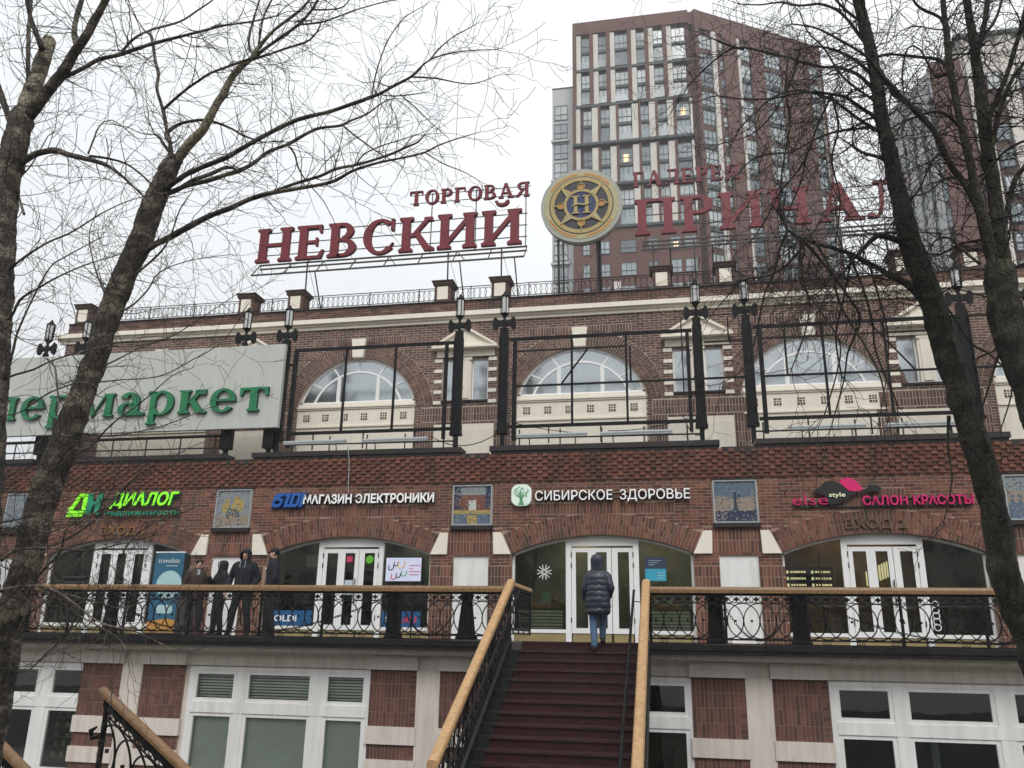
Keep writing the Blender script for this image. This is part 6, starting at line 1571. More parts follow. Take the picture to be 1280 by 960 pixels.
person((-9.92, 17.3, RZ), radians(-40), 'short person in a black hooded jacket raising a hand to the face', 1.60, look=radians(-22), jacket='cloth_black', hood=True, R=[(-.19, -.02, 1.40), (-.26, -.14, 1.16), (-.10, -.27, 1.36)], handR=True, group=GM, stance=((.05, 0), (-.05, 0)), jlen=.84, bulk=.92)
person((-9.25, 17.05, RZ), radians(6), 'tallest man, in a navy hooded coat, facing the camera with legs apart', 1.83, look=0, jacket='cloth_navy', hood=True, drawstring=True, L=[(.19, 0, 1.41), (.29, .05, 1.16), (.22, -.10, .95)], R=[(-.19, 0, 1.41), (-.30, .04, 1.16), (-.31, -.08, .90)], handR=True, spread=.08, group=GM, stance=((0, 0), (-.06, 0)), jlen=.80, bulk=1.08)
person((-8.60, 17.1, RZ), radians(-62), 'man in a dark cap and navy jacket turned left, rightmost of the standing men', 1.86, look=radians(-12), jacket='cloth_navy', hood=False, hat=True, patch=True, group=GM, stance=((.06, 0), (-.05, 0)), jlen=.80)
WN = person((-1.46, 15.92, 3.125), radians(184), 'woman in a long quilted hooded coat and jeans on the top step, seen from behind', 1.72, look=0, jacket='quilt_navy', trouser='jeans', shoes='boot', hood=True, puffer=True, stance=((-.0, .0), (-.26, .155)),
            L=[(.175, 0, 1.37), (.245, .02, 1.13), (.235, -.10, .92)], R=[(-.175, 0, 1.37), (-.25, .05, 1.14), (-.20, -.12, .98)], spread=-.025)
TREES={
'A':[
('trunk',[(-5.115,6.2,0.491,0.1369),(-5.447,6.2,2.031,0.1431),(-5.687,6.2,3.217,0.1397),(-5.943,6.2,4.556,0.1423),(-6.085,6.2,5.446,0.1412),(-6.248,6.2,6.409,0.1401),(-6.321,6.2,6.921,0.1359),(-6.386,6.2,7.363,0.1273),(-6.393,6.2,7.679,0.1178),(-6.39,6.2,7.954,0.1152),(-6.385,6.2,8.187,0.1124),(-6.37,6.2,8.375,0.098)]),
('limb',[(-6.367,6.2,8.233,0.0828),(-6.404,6.249,8.558,0.0773),(-6.402,6.291,8.835,0.0783),(-6.409,6.332,9.119,0.0722),(-6.418,6.362,9.328,0.0693),(-6.425,6.373,9.411,0.0623)]),
('limb',[(-6.313,6.2,9.132,0.032),(-6.374,6.181,9.267,0.0286),(-6.423,6.168,9.364,0.0251),(-6.496,6.147,9.521,0.0216),(-6.558,6.119,9.734,0.0181),(-6.608,6.081,10.024,0.0182)]),
('limb',[(-6.372,6.2,8.646,0.0245),(-6.667,6.363,9.332,0.022),(-6.919,6.519,10.036,0.0192),(-7.12,6.644,10.633,0.0159)]),
('limb',[(-6.302,6.2,8.32,0.0622),(-6.183,6.161,8.44,0.062),(-6.064,6.125,8.542,0.055),(-5.866,6.065,8.71,0.0513),(-5.721,6.009,8.896,0.0477),(-5.594,5.969,9.01,0.0408),(-5.48,5.92,9.175,0.0373),(-5.366,5.873,9.331,0.0338),(-5.235,5.811,9.548,0.0304)]),
('limb',[(-5.888,6.2,9.093,0.0281),(-5.994,6.239,9.29,0.0285),(-6.039,6.264,9.42,0.0252),(-6.076,6.302,9.613,0.0254),(-6.112,6.362,9.914,0.0259),(-6.145,6.433,10.276,0.0226)]),
('limb',[(-5.98,6.2,8.751,0.0244),(-5.811,6.16,8.756,0.0207),(-5.645,6.117,8.779,0.0206),(-5.481,6.075,8.801,0.0204),(-5.205,6.01,8.769,0.0201),(-4.78,5.905,8.748,0.0164),(-4.268,5.776,8.688,0.0127),(-3.875,5.673,8.635,0.0093),(-3.541,5.585,8.554,0.0076),(-3.266,5.508,8.508,0.006)]),
('limb',[(-5.369,6.2,8.943,0.0138),(-5.308,6.239,9.122,0.014),(-5.253,6.26,9.202,0.0123),(-5.126,6.297,9.294,0.0106),(-4.866,6.365,9.415,0.0106),(-4.716,6.414,9.577,0.0089),(-4.573,6.462,9.753,0.0072),(-4.513,6.503,9.968,0.0055)]),
('limb',[(-6.467,6.2,8.216,0.0346),(-6.631,6.24,8.454,0.0316),(-6.812,6.286,8.734,0.0322),(-7.007,6.328,8.992,0.0291)]),
('limb',[(-6.258,6.2,7.774,0.0305),(-6.093,6.148,7.807,0.0302),(-5.821,6.074,7.785,0.0298),(-5.572,6.009,7.673,0.026),(-5.328,5.945,7.563,0.0224),(-5.032,5.864,7.422,0.0187),(-4.783,5.789,7.243,0.0122),(-4.528,5.705,7.023,0.0089),(-4.326,5.634,6.839,0.0058)]),
('limb',[(-5.499,6.2,7.768,0.0133),(-5.337,6.258,7.76,0.0117),(-5.154,6.324,7.71,0.01),(-4.963,6.404,7.56,0.0084),(-4.811,6.478,7.392,0.0067)]),
('limb',[(-5.522,6.2,7.797,0.01),(-5.508,6.227,7.995,0.0084),(-5.494,6.246,8.135,0.0068),(-5.38,6.268,8.212,0.0054),(-5.11,6.315,8.009,0.0047)]),
('limb',[(-6.17,6.2,6.57,0.0129),(-5.922,6.111,6.66,0.0112),(-5.589,6,6.736,0.0094),(-5.264,5.898,6.763,0.0077),(-4.845,5.751,6.848,0.006),(-4.44,5.615,6.869,0.0044),(-3.998,5.472,6.807,0.0034)]),
('limb',[(-5.942,6.2,5.486,0.0123),(-5.853,6.125,5.603,0.0123),(-5.754,6.029,5.755,0.0106),(-5.691,5.971,5.845,0.0091),(-5.454,5.806,6.069,0.0074),(-5.182,5.635,6.277,0.0058),(-4.985,5.552,6.32,0.0057),(-4.561,5.381,6.364,0.0042)]),
('limb',[(-5.975,6.2,5.479,0.0124),(-5.88,6.248,5.544,0.0109),(-5.755,6.305,5.603,0.0094),(-5.651,6.361,5.695,0.0079),(-5.43,6.461,5.813,0.0064),(-5.122,6.589,5.939,0.0048)]),
('limb',[(-6.128,6.2,6.076,0.0159),(-5.969,6.154,6.08,0.0126),(-5.84,6.08,6.209,0.0125),(-5.589,5.995,6.275,0.0092),(-5.301,5.898,6.33,0.0076),(-4.935,5.779,6.364,0.0059),(-4.53,5.649,6.362,0.004)]),
('limb',[(-5.548,6.2,5.666,0.0092),(-5.425,6.173,5.575,0.0091),(-5.33,6.132,5.392,0.009),(-5.236,6.085,5.191,0.0074),(-5.213,6.056,5.074,0.0044)]),
('limb',[(-6.11,6.2,7.18,0.0132),(-6.333,6.273,7.58,0.0102),(-6.271,6.331,7.838,0.0069),(-6.224,6.406,8.212,0.0053)]),
('limb',[(-5.607,6.2,3.865,0.0172),(-5.437,6.146,3.939,0.0114),(-5.051,6.046,3.947,0.0097),(-4.58,5.92,3.912,0.0081),(-4.23,5.818,3.949,0.0053),(-3.894,5.715,3.996,0.0036)]),
('limb',[(-5.601,6.2,3.602,0.017),(-5.28,6.084,3.642,0.0111),(-4.909,5.953,3.623,0.0108),(-4.571,5.824,3.514,0.0078),(-4.181,5.66,3.362,0.0062),(-3.756,5.486,3.298,0.0048),(-3.34,5.298,3.188,0.0029)]),
('limb',[(-5.779,6.2,4.205,0.0175),(-5.641,6.244,4.127,0.0117),(-5.528,6.283,4.179,0.0088),(-5.327,6.343,4.116,0.007),(-4.985,6.465,4.303,0.0059),(-4.726,6.585,4.604,0.0046),(-4.346,6.728,4.919,0.0031)]),
],
'B':[
('trunk',[(-5.947,6.9,0.154,0.1323),(-6.03,6.9,1.892,0.1309),(-6.018,6.9,2.669,0.1289),(-6.026,6.9,3.214,0.1255),(-6.012,6.9,3.568,0.1208),(-5.963,6.9,3.931,0.1224),(-5.921,6.9,4.379,0.1243),(-5.861,6.9,4.764,0.1326),(-5.793,6.9,5.038,0.1337),(-5.742,6.9,5.317,0.1214),(-5.662,6.9,5.643,0.109),(-5.598,6.9,5.975,0.1067),(-5.564,6.9,6.23,0.1076),(-5.488,6.9,6.574,0.1087),(-5.413,6.9,6.881,0.1097),(-5.315,6.9,7.174,0.1142),(-5.27,6.9,7.466,0.1116),(-5.202,6.9,7.743,0.1016),(-5.114,6.9,8.022,0.0914),(-5.059,6.9,8.153,0.0807)]),
('limb',[(-5.05,6.9,8.093,0.0539),(-4.978,6.882,8.191,0.0505),(-4.868,6.859,8.301,0.0471),(-4.756,6.838,8.392,0.0437),(-4.667,6.814,8.524,0.0437),(-4.581,6.786,8.692,0.0403),(-4.518,6.771,8.772,0.0403),(-4.423,6.74,8.958,0.0336),(-4.303,6.716,9.065,0.0302),(-4.209,6.7,9.12,0.0268),(-4.101,6.674,9.257,0.0201),(-3.965,6.646,9.387,0.0167),(-3.825,6.622,9.469,0.0167),(-3.595,6.582,9.604,0.0133),(-3.417,6.539,9.825,0.0133)]),
('limb',[(-4.627,6.9,8.839,0.0171),(-4.592,6.912,9.028,0.0172),(-4.49,6.926,9.211,0.0156),(-4.401,6.935,9.3,0.0173),(-4.299,6.944,9.366,0.0174),(-4.202,6.954,9.465,0.0174),(-4.034,6.969,9.602,0.0175),(-3.842,6.987,9.77,0.0158),(-3.723,7.001,9.948,0.0141),(-3.672,7.01,10.078,0.0141),(-3.599,7.027,10.357,0.0107)]),
('limb',[(-4.361,6.9,9.277,0.0173),(-4.208,6.952,9.36,0.0121),(-4.009,7.021,9.482,0.0122),(-3.86,7.071,9.565,0.0123),(-3.767,7.103,9.632,0.0106),(-3.708,7.137,9.759,0.0089),(-3.689,7.159,9.861,0.0089),(-3.684,7.175,9.939,0.0054)]),
('limb',[(-3.82,6.9,9.672,0.0104),(-3.523,6.83,9.6,0.0102),(-3.348,6.785,9.589,0.0084),(-3.117,6.724,9.593,0.0067),(-2.821,6.645,9.571,0.0059),(-2.533,6.568,9.538,0.0048),(-2.255,6.481,9.586,0.0032)]),
('limb',[(-4.289,6.9,9.309,0.0138),(-4.392,6.923,9.52,0.0122),(-4.404,6.942,9.697,0.0106),(-4.397,6.968,9.934,0.0107),(-4.361,7.007,10.294,0.009)]),
('limb',[(-4.255,6.9,9.346,0.0138),(-4.228,6.857,9.548,0.0121),(-4.181,6.809,9.765,0.0104),(-4.035,6.746,10.007,0.0086)]),
('limb',[(-3.669,6.9,9.852,0.0104),(-3.512,6.963,9.882,0.0087),(-3.357,7.026,9.957,0.007),(-3.303,7.085,10.175,0.0071)]),
('limb',[(-5.072,6.9,8.115,0.0236),(-5.14,6.92,8.233,0.0221),(-5.179,6.939,8.348,0.0205),(-5.288,6.978,8.587,0.0208),(-5.396,7.02,8.854,0.0211),(-5.477,7.045,9.018,0.0178),(-5.566,7.074,9.209,0.018),(-5.604,7.108,9.433,0.0182),(-5.702,7.141,9.658,0.0184),(-5.773,7.169,9.858,0.0186),(-5.859,7.2,10.076,0.0169)]),
('limb',[(-5.305,6.9,8.769,0.0173),(-5.185,6.863,8.83,0.0155),(-4.967,6.797,8.929,0.0137),(-4.805,6.752,8.976,0.0136),(-4.676,6.716,9.013,0.0135),(-4.429,6.654,9.023,0.0134),(-4.218,6.601,9.024,0.0132),(-4.082,6.567,9.018,0.0099)]),
('limb',[(-5.153,6.9,8.34,0.0238),(-5.243,6.922,8.464,0.0206),(-5.206,6.938,8.53,0.0206),(-5.142,6.958,8.597,0.0173),(-5.04,6.984,8.643,0.0173),(-4.874,7.021,8.67,0.0156),(-4.744,7.05,8.644,0.0138),(-4.566,7.09,8.57,0.0121),(-4.432,7.123,8.486,0.0103),(-4.213,7.172,8.414,0.0069)]),
('limb',[(-5.144,6.9,8.221,0.0203),(-5.264,6.919,8.364,0.0171),(-5.309,6.927,8.434,0.0137),(-5.392,6.937,8.491,0.0103)]),
('limb',[(-5.158,6.9,7.758,0.03),(-5.023,6.855,7.795,0.0298),(-4.801,6.78,7.851,0.0262),(-4.506,6.688,7.877,0.0258),(-4.282,6.618,7.884,0.0239),(-4.104,6.556,7.918,0.0221),(-3.796,6.448,7.969,0.0217),(-3.527,6.353,8.001,0.0214),(-3.302,6.276,8.002,0.0196),(-3.015,6.18,7.963,0.0177),(-2.739,6.081,7.946,0.0174),(-2.542,6.008,7.937,0.0171),(-2.428,5.964,7.934,0.0141),(-2.255,5.893,7.951,0.0126),(-2.086,5.822,7.967,0.011),(-2.002,5.778,8.005,0.0082),(-1.903,5.729,8.035,0.0068),(-1.718,5.653,8.015,0.0054),(-1.484,5.558,7.939,0.0047),(-1.259,5.464,7.841,0.0031)]),
('limb',[(-2.481,6.9,8.826,0.0098),(-2.232,6.958,8.819,0.0082),(-2.029,7.006,8.78,0.0065),(-1.884,7.04,8.767,0.0065),(-1.749,7.073,8.813,0.0049),(-1.614,7.107,8.89,0.0033)]),
('limb',[(-2.292,6.9,9.008,0.0082),(-2.157,6.857,9.123,0.0065),(-2.013,6.819,9.199,0.0065),(-1.862,6.783,9.236,0.0048),(-1.756,6.757,9.268,0.0032)]),
('limb',[(-2.894,6.9,8.645,0.0082),(-2.902,6.951,8.88,0.0083),(-2.883,7.015,9.178,0.0068),(-2.836,7.083,9.483,0.0069),(-2.759,7.137,9.706,0.0069),(-2.679,7.178,9.857,0.0052),(-2.545,7.227,9.987,0.0035)]),
('limb',[(-2.852,6.9,8.669,0.0082),(-2.651,6.837,8.569,0.0065),(-2.41,6.758,8.501,0.0064),(-2.223,6.695,8.46,0.0031)]),
('limb',[(-5.131,6.9,7.708,0.0266),(-5.004,6.934,7.772,0.0267),(-4.878,6.973,7.889,0.0235),(-4.711,7.017,7.975,0.0219),(-4.552,7.06,8.073,0.0203),(-4.408,7.093,8.039,0.0034)]),
('limb',[(-4.928,6.9,7.774,0.0199),(-4.682,6.988,7.888,0.0234),(-4.53,7.043,7.973,0.0236),(-4.39,7.093,8.047,0.0237),(-4.278,7.139,8.152,0.0204),(-4.164,7.192,8.302,0.0189),(-3.976,7.26,8.425,0.019),(-3.79,7.331,8.593,0.0174),(-3.674,7.372,8.669,0.0158),(-3.469,7.435,8.718,0.0141),(-3.351,7.476,8.805,0.0124),(-3.206,7.524,8.895,0.0107),(-3.075,7.578,9.053,0.0072)]),
('limb',[(-3.194,6.9,8.334,0.0098),(-3.052,6.877,8.188,0.0081),(-2.894,6.852,8.042,0.008),(-2.731,6.826,7.898,0.0063),(-2.502,6.791,7.734,0.0037)]),
('limb',[(-3.777,6.9,8.151,0.0099),(-3.704,6.916,8.058,0.0098),(-3.655,6.939,7.898,0.0098),(-3.581,6.96,7.772,0.0065)]),
('limb',[(-5.21,6.9,7.092,0.0359),(-5.11,6.868,7.114,0.0325),(-4.89,6.798,7.151,0.0305),(-4.62,6.708,7.207,0.0285),(-4.388,6.632,7.244,0.0266),(-4.118,6.544,7.26,0.0246),(-3.896,6.469,7.285,0.0228),(-3.647,6.387,7.283,0.021),(-3.307,6.276,7.238,0.0175),(-3.026,6.181,7.197,0.0158),(-2.845,6.116,7.189,0.0141),(-2.668,6.044,7.218,0.0126),(-2.409,5.946,7.21,0.011),(-2.158,5.85,7.172,0.0094),(-1.916,5.754,7.139,0.0079),(-1.799,5.701,7.153,0.0065),(-1.607,5.617,7.146,0.0051),(-1.385,5.52,7.122,0.0025)]),
('limb',[(-4.052,6.9,7.579,0.0162),(-3.904,6.912,7.627,0.0162),(-3.659,6.932,7.717,0.0162),(-3.413,6.951,7.787,0.0162),(-3.251,6.965,7.863,0.0162),(-3.044,6.981,7.898,0.0145),(-2.839,6.997,7.952,0.0129),(-2.676,7.011,8.009,0.0129),(-2.514,7.024,8.085,0.0113),(-2.417,7.032,8.126,0.0097),(-2.355,7.04,8.209,0.0065)]),
('limb',[(-3.009,6.9,7.845,0.008),(-2.945,6.931,7.978,0.008),(-2.796,6.973,8.082,0.0065),(-2.604,7.022,8.168,0.0049),(-2.371,7.081,8.276,0.0033)]),
('limb',[(-2.299,6.9,7.917,0.0063),(-2.075,6.864,7.735,0.0062),(-1.86,6.83,7.604,0.0046),(-1.674,6.798,7.453,0.003)]),
('limb',[(-2.59,6.9,8.627,0.0065),(-2.432,6.966,8.491,0.0065),(-2.314,7.019,8.37,0.0049),(-2.117,7.102,8.195,0.0032)]),
('limb',[(-5.39,6.9,6.745,0.013),(-5.144,6.84,6.878,0.0113),(-4.952,6.787,7.016,0.0096),(-4.858,6.745,7.166,0.008),(-4.767,6.689,7.38,0.0064),(-4.626,6.639,7.538,0.0038)]),
('limb',[(-5.439,6.9,6.396,0.0096),(-5.323,6.935,6.473,0.0096),(-5.209,6.988,6.665,0.0081),(-5.138,7.038,6.88,0.0066),(-4.844,7.118,7.032,0.005),(-4.45,7.213,7.112,0.0033)]),
('limb',[(-5.516,6.9,5.819,0.0094),(-5.348,6.865,5.866,0.0078),(-5.056,6.802,5.954,0.0062),(-4.672,6.722,6.028,0.0055),(-4.303,6.633,6.178,0.0045),(-3.899,6.532,6.354,0.003)]),
('limb',[(-5.575,6.9,5.655,0.0094),(-5.34,6.96,5.689,0.0063),(-4.971,7.054,5.744,0.0063),(-4.698,7.138,5.927,0.0048),(-4.427,7.227,6.159,0.0048),(-4.266,7.328,6.586,0.0033)]),
('limb',[(-5.497,6.9,6.312,0.0128),(-5.587,6.861,6.564,0.0097),(-5.693,6.828,6.779,0.0081),(-5.773,6.795,6.994,0.0065),(-5.821,6.757,7.253,0.0049),(-5.719,6.711,7.543,0.0033)]),
('limb',[(-5.66,6.9,5.726,0.0126),(-5.827,6.953,5.683,0.0095),(-6.229,7.071,5.617,0.0081),(-6.637,7.202,5.472,0.0066),(-6.945,7.281,5.461,0.005)]),
('limb',[(-5.684,6.9,5.154,0.0123),(-5.283,6.79,5.076,0.0075),(-4.858,6.664,5.07,0.0059),(-4.453,6.535,5.1,0.0046),(-3.971,6.366,5.186,0.0033)]),
('limb',[(-5.741,6.9,4.997,0.0123),(-5.484,6.853,4.979,0.0091),(-5.206,6.774,5.186,0.0075),(-4.837,6.68,5.382,0.0059),(-4.522,6.593,5.577,0.0044),(-4.295,6.543,5.628,0.0029)]),
('limb',[(-5.008,6.9,3.786,0.0086),(-4.973,6.953,4.079,0.0073),(-4.789,7.002,4.268,0.0074),(-4.51,7.056,4.385,0.0059),(-4.289,7.1,4.501,0.003)]),
('limb',[(-5.885,6.9,4.004,0.0148),(-5.359,6.685,4.123,0.01),(-4.906,6.466,4.302,0.0083),(-4.512,6.233,4.534,0.0067),(-4.3,6.124,4.611,0.004)]),
('limb',[(-5.946,6.9,3.497,0.0146),(-5.619,6.669,3.768,0.0113),(-5.277,6.467,3.958,0.0097),(-5.11,6.309,4.144,0.0068),(-4.601,6.079,4.175,0.0052),(-4.32,5.93,4.012,0.0038)]),
('limb',[(-5.947,6.9,2.94,0.0114),(-5.654,6.79,2.963,0.007),(-5.365,6.642,3.124,0.0068),(-5.081,6.487,3.292,0.0054),(-4.774,6.262,3.578,0.0052),(-4.515,6.144,3.636,0.0031)]),
('limb',[(-5.957,6.9,3.355,0.0116),(-5.437,6.709,3.597,0.0085),(-5.013,6.583,3.56,0.0068),(-4.6,6.454,3.491,0.0053),(-4.227,6.326,3.553,0.0036),(-3.77,6.169,3.536,0.0025)]),
('limb',[(-5.959,6.9,3.676,0.0117),(-5.595,6.798,3.622,0.0086),(-5.113,6.645,3.427,0.0061),(-4.562,6.463,3.235,0.0047),(-4.347,6.338,3.005,0.0031)]),
],
'C':[
('trunk',[(3.269,8,1.063,0.1528),(3.092,8,2.436,0.1478),(2.953,8,3.04,0.136),(2.911,8,3.356,0.1269),(2.848,8,3.55,0.1226),(2.779,8,3.882,0.1132),(2.781,8,4.293,0.1094),(2.76,8,4.647,0.111),(2.712,8,5.013,0.1128),(2.683,8,5.238,0.1109),(2.653,8,5.467,0.1119),(2.624,8,5.662,0.1098),(2.579,8,5.9,0.1078),(2.554,8,6.143,0.1089),(2.521,8,6.39,0.1068),(2.488,8,6.642,0.1048),(2.434,8,6.858,0.1025),(2.391,8,7.113,0.1003),(2.374,8,7.343,0.0914),(2.352,8,7.614,0.0825),(2.333,8,7.844,0.0765),(2.321,8,8.078,0.0704),(2.301,8,8.316,0.0677),(2.284,8,8.51,0.0647),(2.287,8,8.831,0.062),(2.273,8,9.294,0.0595),(2.237,8,9.723,0.0569),(2.212,8,10.044,0.0539),(2.181,8,10.484,0.051)]),
('limb',[(2.471,8,6.393,0.0463),(2.411,8.026,6.549,0.0409),(2.317,8.053,6.686,0.0325),(2.207,8.076,6.773,0.0298),(2.118,8.097,6.866,0.027),(1.992,8.124,6.976,0.0243),(1.877,8.148,7.076,0.0214),(1.7,8.181,7.178,0.0186),(1.561,8.205,7.246,0.0156),(1.407,8.233,7.347,0.0126),(1.298,8.255,7.451,0.0127)]),
('limb',[(2.441,8,6.858,0.0383),(2.388,7.973,6.952,0.0295),(2.34,7.95,7.031,0.0296),(2.283,7.931,7.078,0.0296),(2.171,7.901,7.124,0.0266),(2.086,7.88,7.138,0.0237),(1.994,7.857,7.081,0.0177),(1.921,7.833,6.989,0.0176),(1.797,7.794,6.852,0.0146),(1.669,7.748,6.671,0.0087)]),
('limb',[(2.33,8,7.161,0.0149),(2.295,8.018,7.209,0.015),(2.229,8.043,7.236,0.0121),(2.152,8.072,7.23,0.0121),(2.071,8.106,7.183,0.0122),(1.996,8.138,7.133,0.0092)]),
('limb',[(2.302,8,8.751,0.0221),(2.245,8.047,8.94,0.0192),(2.156,8.1,9.142,0.0195),(2.052,8.141,9.259,0.018),(1.943,8.18,9.345,0.0165),(1.828,8.217,9.389,0.0167),(1.675,8.268,9.492,0.0152),(1.481,8.334,9.655,0.0137),(1.28,8.398,9.799,0.0139),(1.071,8.462,9.946,0.0124),(0.923,8.505,10.001,0.0125),(0.804,8.541,9.978,0.0107),(0.663,8.589,9.899,0.0108),(0.52,8.64,9.799,0.009),(0.393,8.688,9.693,0.0072)]),
('limb',[(0.969,8,9.567,0.0134),(0.84,7.961,9.596,0.0133),(0.712,7.921,9.645,0.0117),(0.626,7.894,9.677,0.0067)]),
('limb',[(2.336,8,8.914,0.0191),(2.223,7.959,9.057,0.0191),(2.086,7.914,9.201,0.0176),(1.944,7.875,9.291,0.016),(1.806,7.841,9.344,0.0128),(1.64,7.804,9.357,0.0096),(1.51,7.775,9.311,0.0064)]),
('limb',[(2.334,8,8.265,0.0186),(2.236,8.067,8.444,0.0189),(2.111,8.14,8.626,0.016),(1.985,8.218,8.845,0.0163),(1.885,8.274,8.999,0.0132),(1.755,8.335,9.131,0.0134),(1.588,8.405,9.256,0.0119),(1.34,8.501,9.283,0.0104),(1.12,8.601,9.166,0.0087),(0.938,8.69,9.032,0.007)]),
('limb',[(2.314,8,8.429,0.0219),(2.201,7.963,8.542,0.0188),(2.07,7.925,8.637,0.0188),(1.94,7.886,8.742,0.0157),(1.795,7.851,8.774,0.0142),(1.591,7.804,8.794,0.0126),(1.383,7.757,8.757,0.011),(1.174,7.709,8.699,0.0094),(0.886,7.643,8.677,0.0078),(0.603,7.577,8.703,0.0063),(0.395,7.528,8.616,0.0047)]),
('limb',[(2.318,8,7.984,0.0185),(2.212,8.023,8.094,0.0186),(2.099,8.044,8.157,0.0156),(2.016,8.06,8.234,0.0126),(1.962,8.073,8.305,0.0095),(1.879,8.091,8.403,0.0064)]),
('limb',[(2.326,8,8.332,0.0156),(2.162,7.933,8.382,0.0155),(1.949,7.854,8.334,0.0139),(1.735,7.775,8.268,0.0123),(1.518,7.691,8.143,0.0106),(1.301,7.602,7.98,0.009),(1.098,7.523,7.933,0.009),(0.893,7.441,7.831,0.0074),(0.68,7.331,7.564,0.0058)]),
('limb',[(2.361,8,8.501,0.0125),(2.267,8.052,8.763,0.0127),(2.103,8.11,9.005,0.013),(1.972,8.16,9.243,0.0115),(1.854,8.231,9.651,0.0101),(1.715,8.284,9.93,0.0086),(1.662,8.335,10.258,0.007)]),
('limb',[(2.267,8,9.387,0.0194),(2.195,8.054,9.616,0.0197),(2.11,8.116,9.893,0.0167),(2.012,8.166,10.091,0.0152),(1.862,8.219,10.237,0.0137),(1.659,8.281,10.302,0.0121),(1.455,8.345,10.434,0.0105),(1.24,8.408,10.488,0.0089),(1.022,8.47,10.588,0.0072)]),
('limb',[(2.237,8,9.723,0.0163),(2.074,7.938,9.851,0.0147),(1.954,7.884,9.982,0.0131),(1.836,7.822,10.157,0.0131)]),
('limb',[(1.829,8,8.878,0.0128),(1.695,8.066,8.624,0.0112),(1.556,8.146,8.299,0.0096),(1.457,8.224,7.969,0.008),(1.319,8.304,7.644,0.0064),(1.236,8.417,7.144,0.0048)]),
('limb',[(1.422,8,9.4,0.0132),(1.38,7.957,9.135,0.013),(1.344,7.91,8.853,0.0128),(1.359,7.852,8.516,0.011),(1.243,7.757,7.992,0.0092),(1.156,7.663,7.49,0.0075),(1.182,7.568,7.001,0.0058),(1.161,7.455,6.453,0.0042),(1.089,7.379,6.108,0.0027)]),
('limb',[(1.556,8,9.506,0.0132),(1.466,7.961,9.178,0.0114),(1.33,7.921,8.863,0.0096),(1.139,7.876,8.557,0.0079),(0.92,7.836,8.361,0.0063),(0.628,7.79,8.267,0.0047)]),
('limb',[(1.258,8,7.322,0.0154),(1.169,8.03,7.146,0.0123),(1.1,8.069,6.901,0.0107),(0.985,8.11,6.662,0.0092),(0.884,8.173,6.259,0.0076),(0.75,8.227,5.942,0.0061),(0.509,8.272,5.798,0.0046)]),
('limb',[(1.294,8,7.282,0.0154),(1.388,7.956,7.092,0.0121),(1.309,7.88,6.714,0.0104),(1.478,7.779,6.283,0.0086),(1.58,7.703,5.967,0.0084),(1.5,7.628,5.634,0.0069),(1.345,7.53,5.236,0.0054)]),
('limb',[(1.368,8,7.24,0.0153),(1.587,8.085,6.962,0.0137),(1.801,8.179,6.638,0.0121),(1.903,8.242,6.398,0.0121),(1.774,8.322,6.094,0.0091),(1.721,8.388,5.823,0.0075),(1.585,8.495,5.401,0.006)]),
('limb',[(1.515,8,7.157,0.0152),(1.617,7.897,6.785,0.0133),(1.637,7.794,6.402,0.0115),(1.776,7.648,5.936,0.0097),(1.853,7.536,5.589,0.0081),(1.847,7.409,5.186,0.0052)]),
('limb',[(1.806,8,7.01,0.015),(1.9,8.044,6.745,0.0119),(1.983,8.109,6.342,0.0104),(1.996,8.16,6.026,0.0088),(2.144,8.241,5.556,0.0058)]),
('limb',[(2.284,8,9.252,0.0257),(2.322,7.968,9.071,0.0255),(2.352,7.946,8.951,0.0253)]),
('limb',[(2.594,8,5.702,0.0169),(2.758,8.054,5.775,0.0113),(2.872,8.1,5.896,0.0114),(3.023,8.149,5.97,0.01),(3.21,8.21,6.062,0.0086)]),
('limb',[(2.517,8,5.319,0.0167),(2.456,7.95,5.009,0.0096),(2.436,7.9,4.707,0.008),(2.306,7.836,4.346,0.0053)]),
('limb',[(1.442,8,7.198,0.0122),(1.239,8.073,6.982,0.0107),(1.042,8.128,6.888,0.0093),(0.809,8.185,6.885,0.0078),(0.6,8.251,6.703,0.0063),(0.43,8.311,6.513,0.0047)]),
('limb',[(1.366,8,7.222,0.0122),(1.338,7.921,6.816,0.0105),(1.37,7.844,6.44,0.0088),(1.278,7.768,6.087,0.0072),(1.132,7.688,5.747,0.0056)]),
('limb',[(1.827,8,8.859,0.0128),(1.877,8.102,8.528,0.0112),(1.8,8.204,8.212,0.0096),(1.863,8.331,7.801,0.008),(1.806,8.457,7.399,0.0064)]),
('limb',[(1.578,8,8.319,0.0126),(1.425,7.956,8.002,0.0109),(1.199,7.907,7.715,0.0093),(1.056,7.865,7.431,0.0076),(0.878,7.82,7.153,0.006)]),
('limb',[(1.842,8,6.99,0.012),(1.746,8.096,6.606,0.0105),(1.65,8.191,6.223,0.009),(1.682,8.286,5.834,0.0075)]),
('limb',[(1.986,8,6.935,0.0119),(2.018,7.912,6.51,0.0102),(2.034,7.816,6.063,0.0085),(1.953,7.722,5.643,0.0055),(1.809,7.608,5.167,0.004)]),
('limb',[(2.618,8,6.425,0.0144),(2.675,7.922,6.227,0.0113),(2.741,7.809,5.943,0.0111),(2.858,7.718,5.79,0.0095),(2.93,7.584,5.482,0.0066),(2.702,7.39,5.012,0.005)]),
],
'D':[
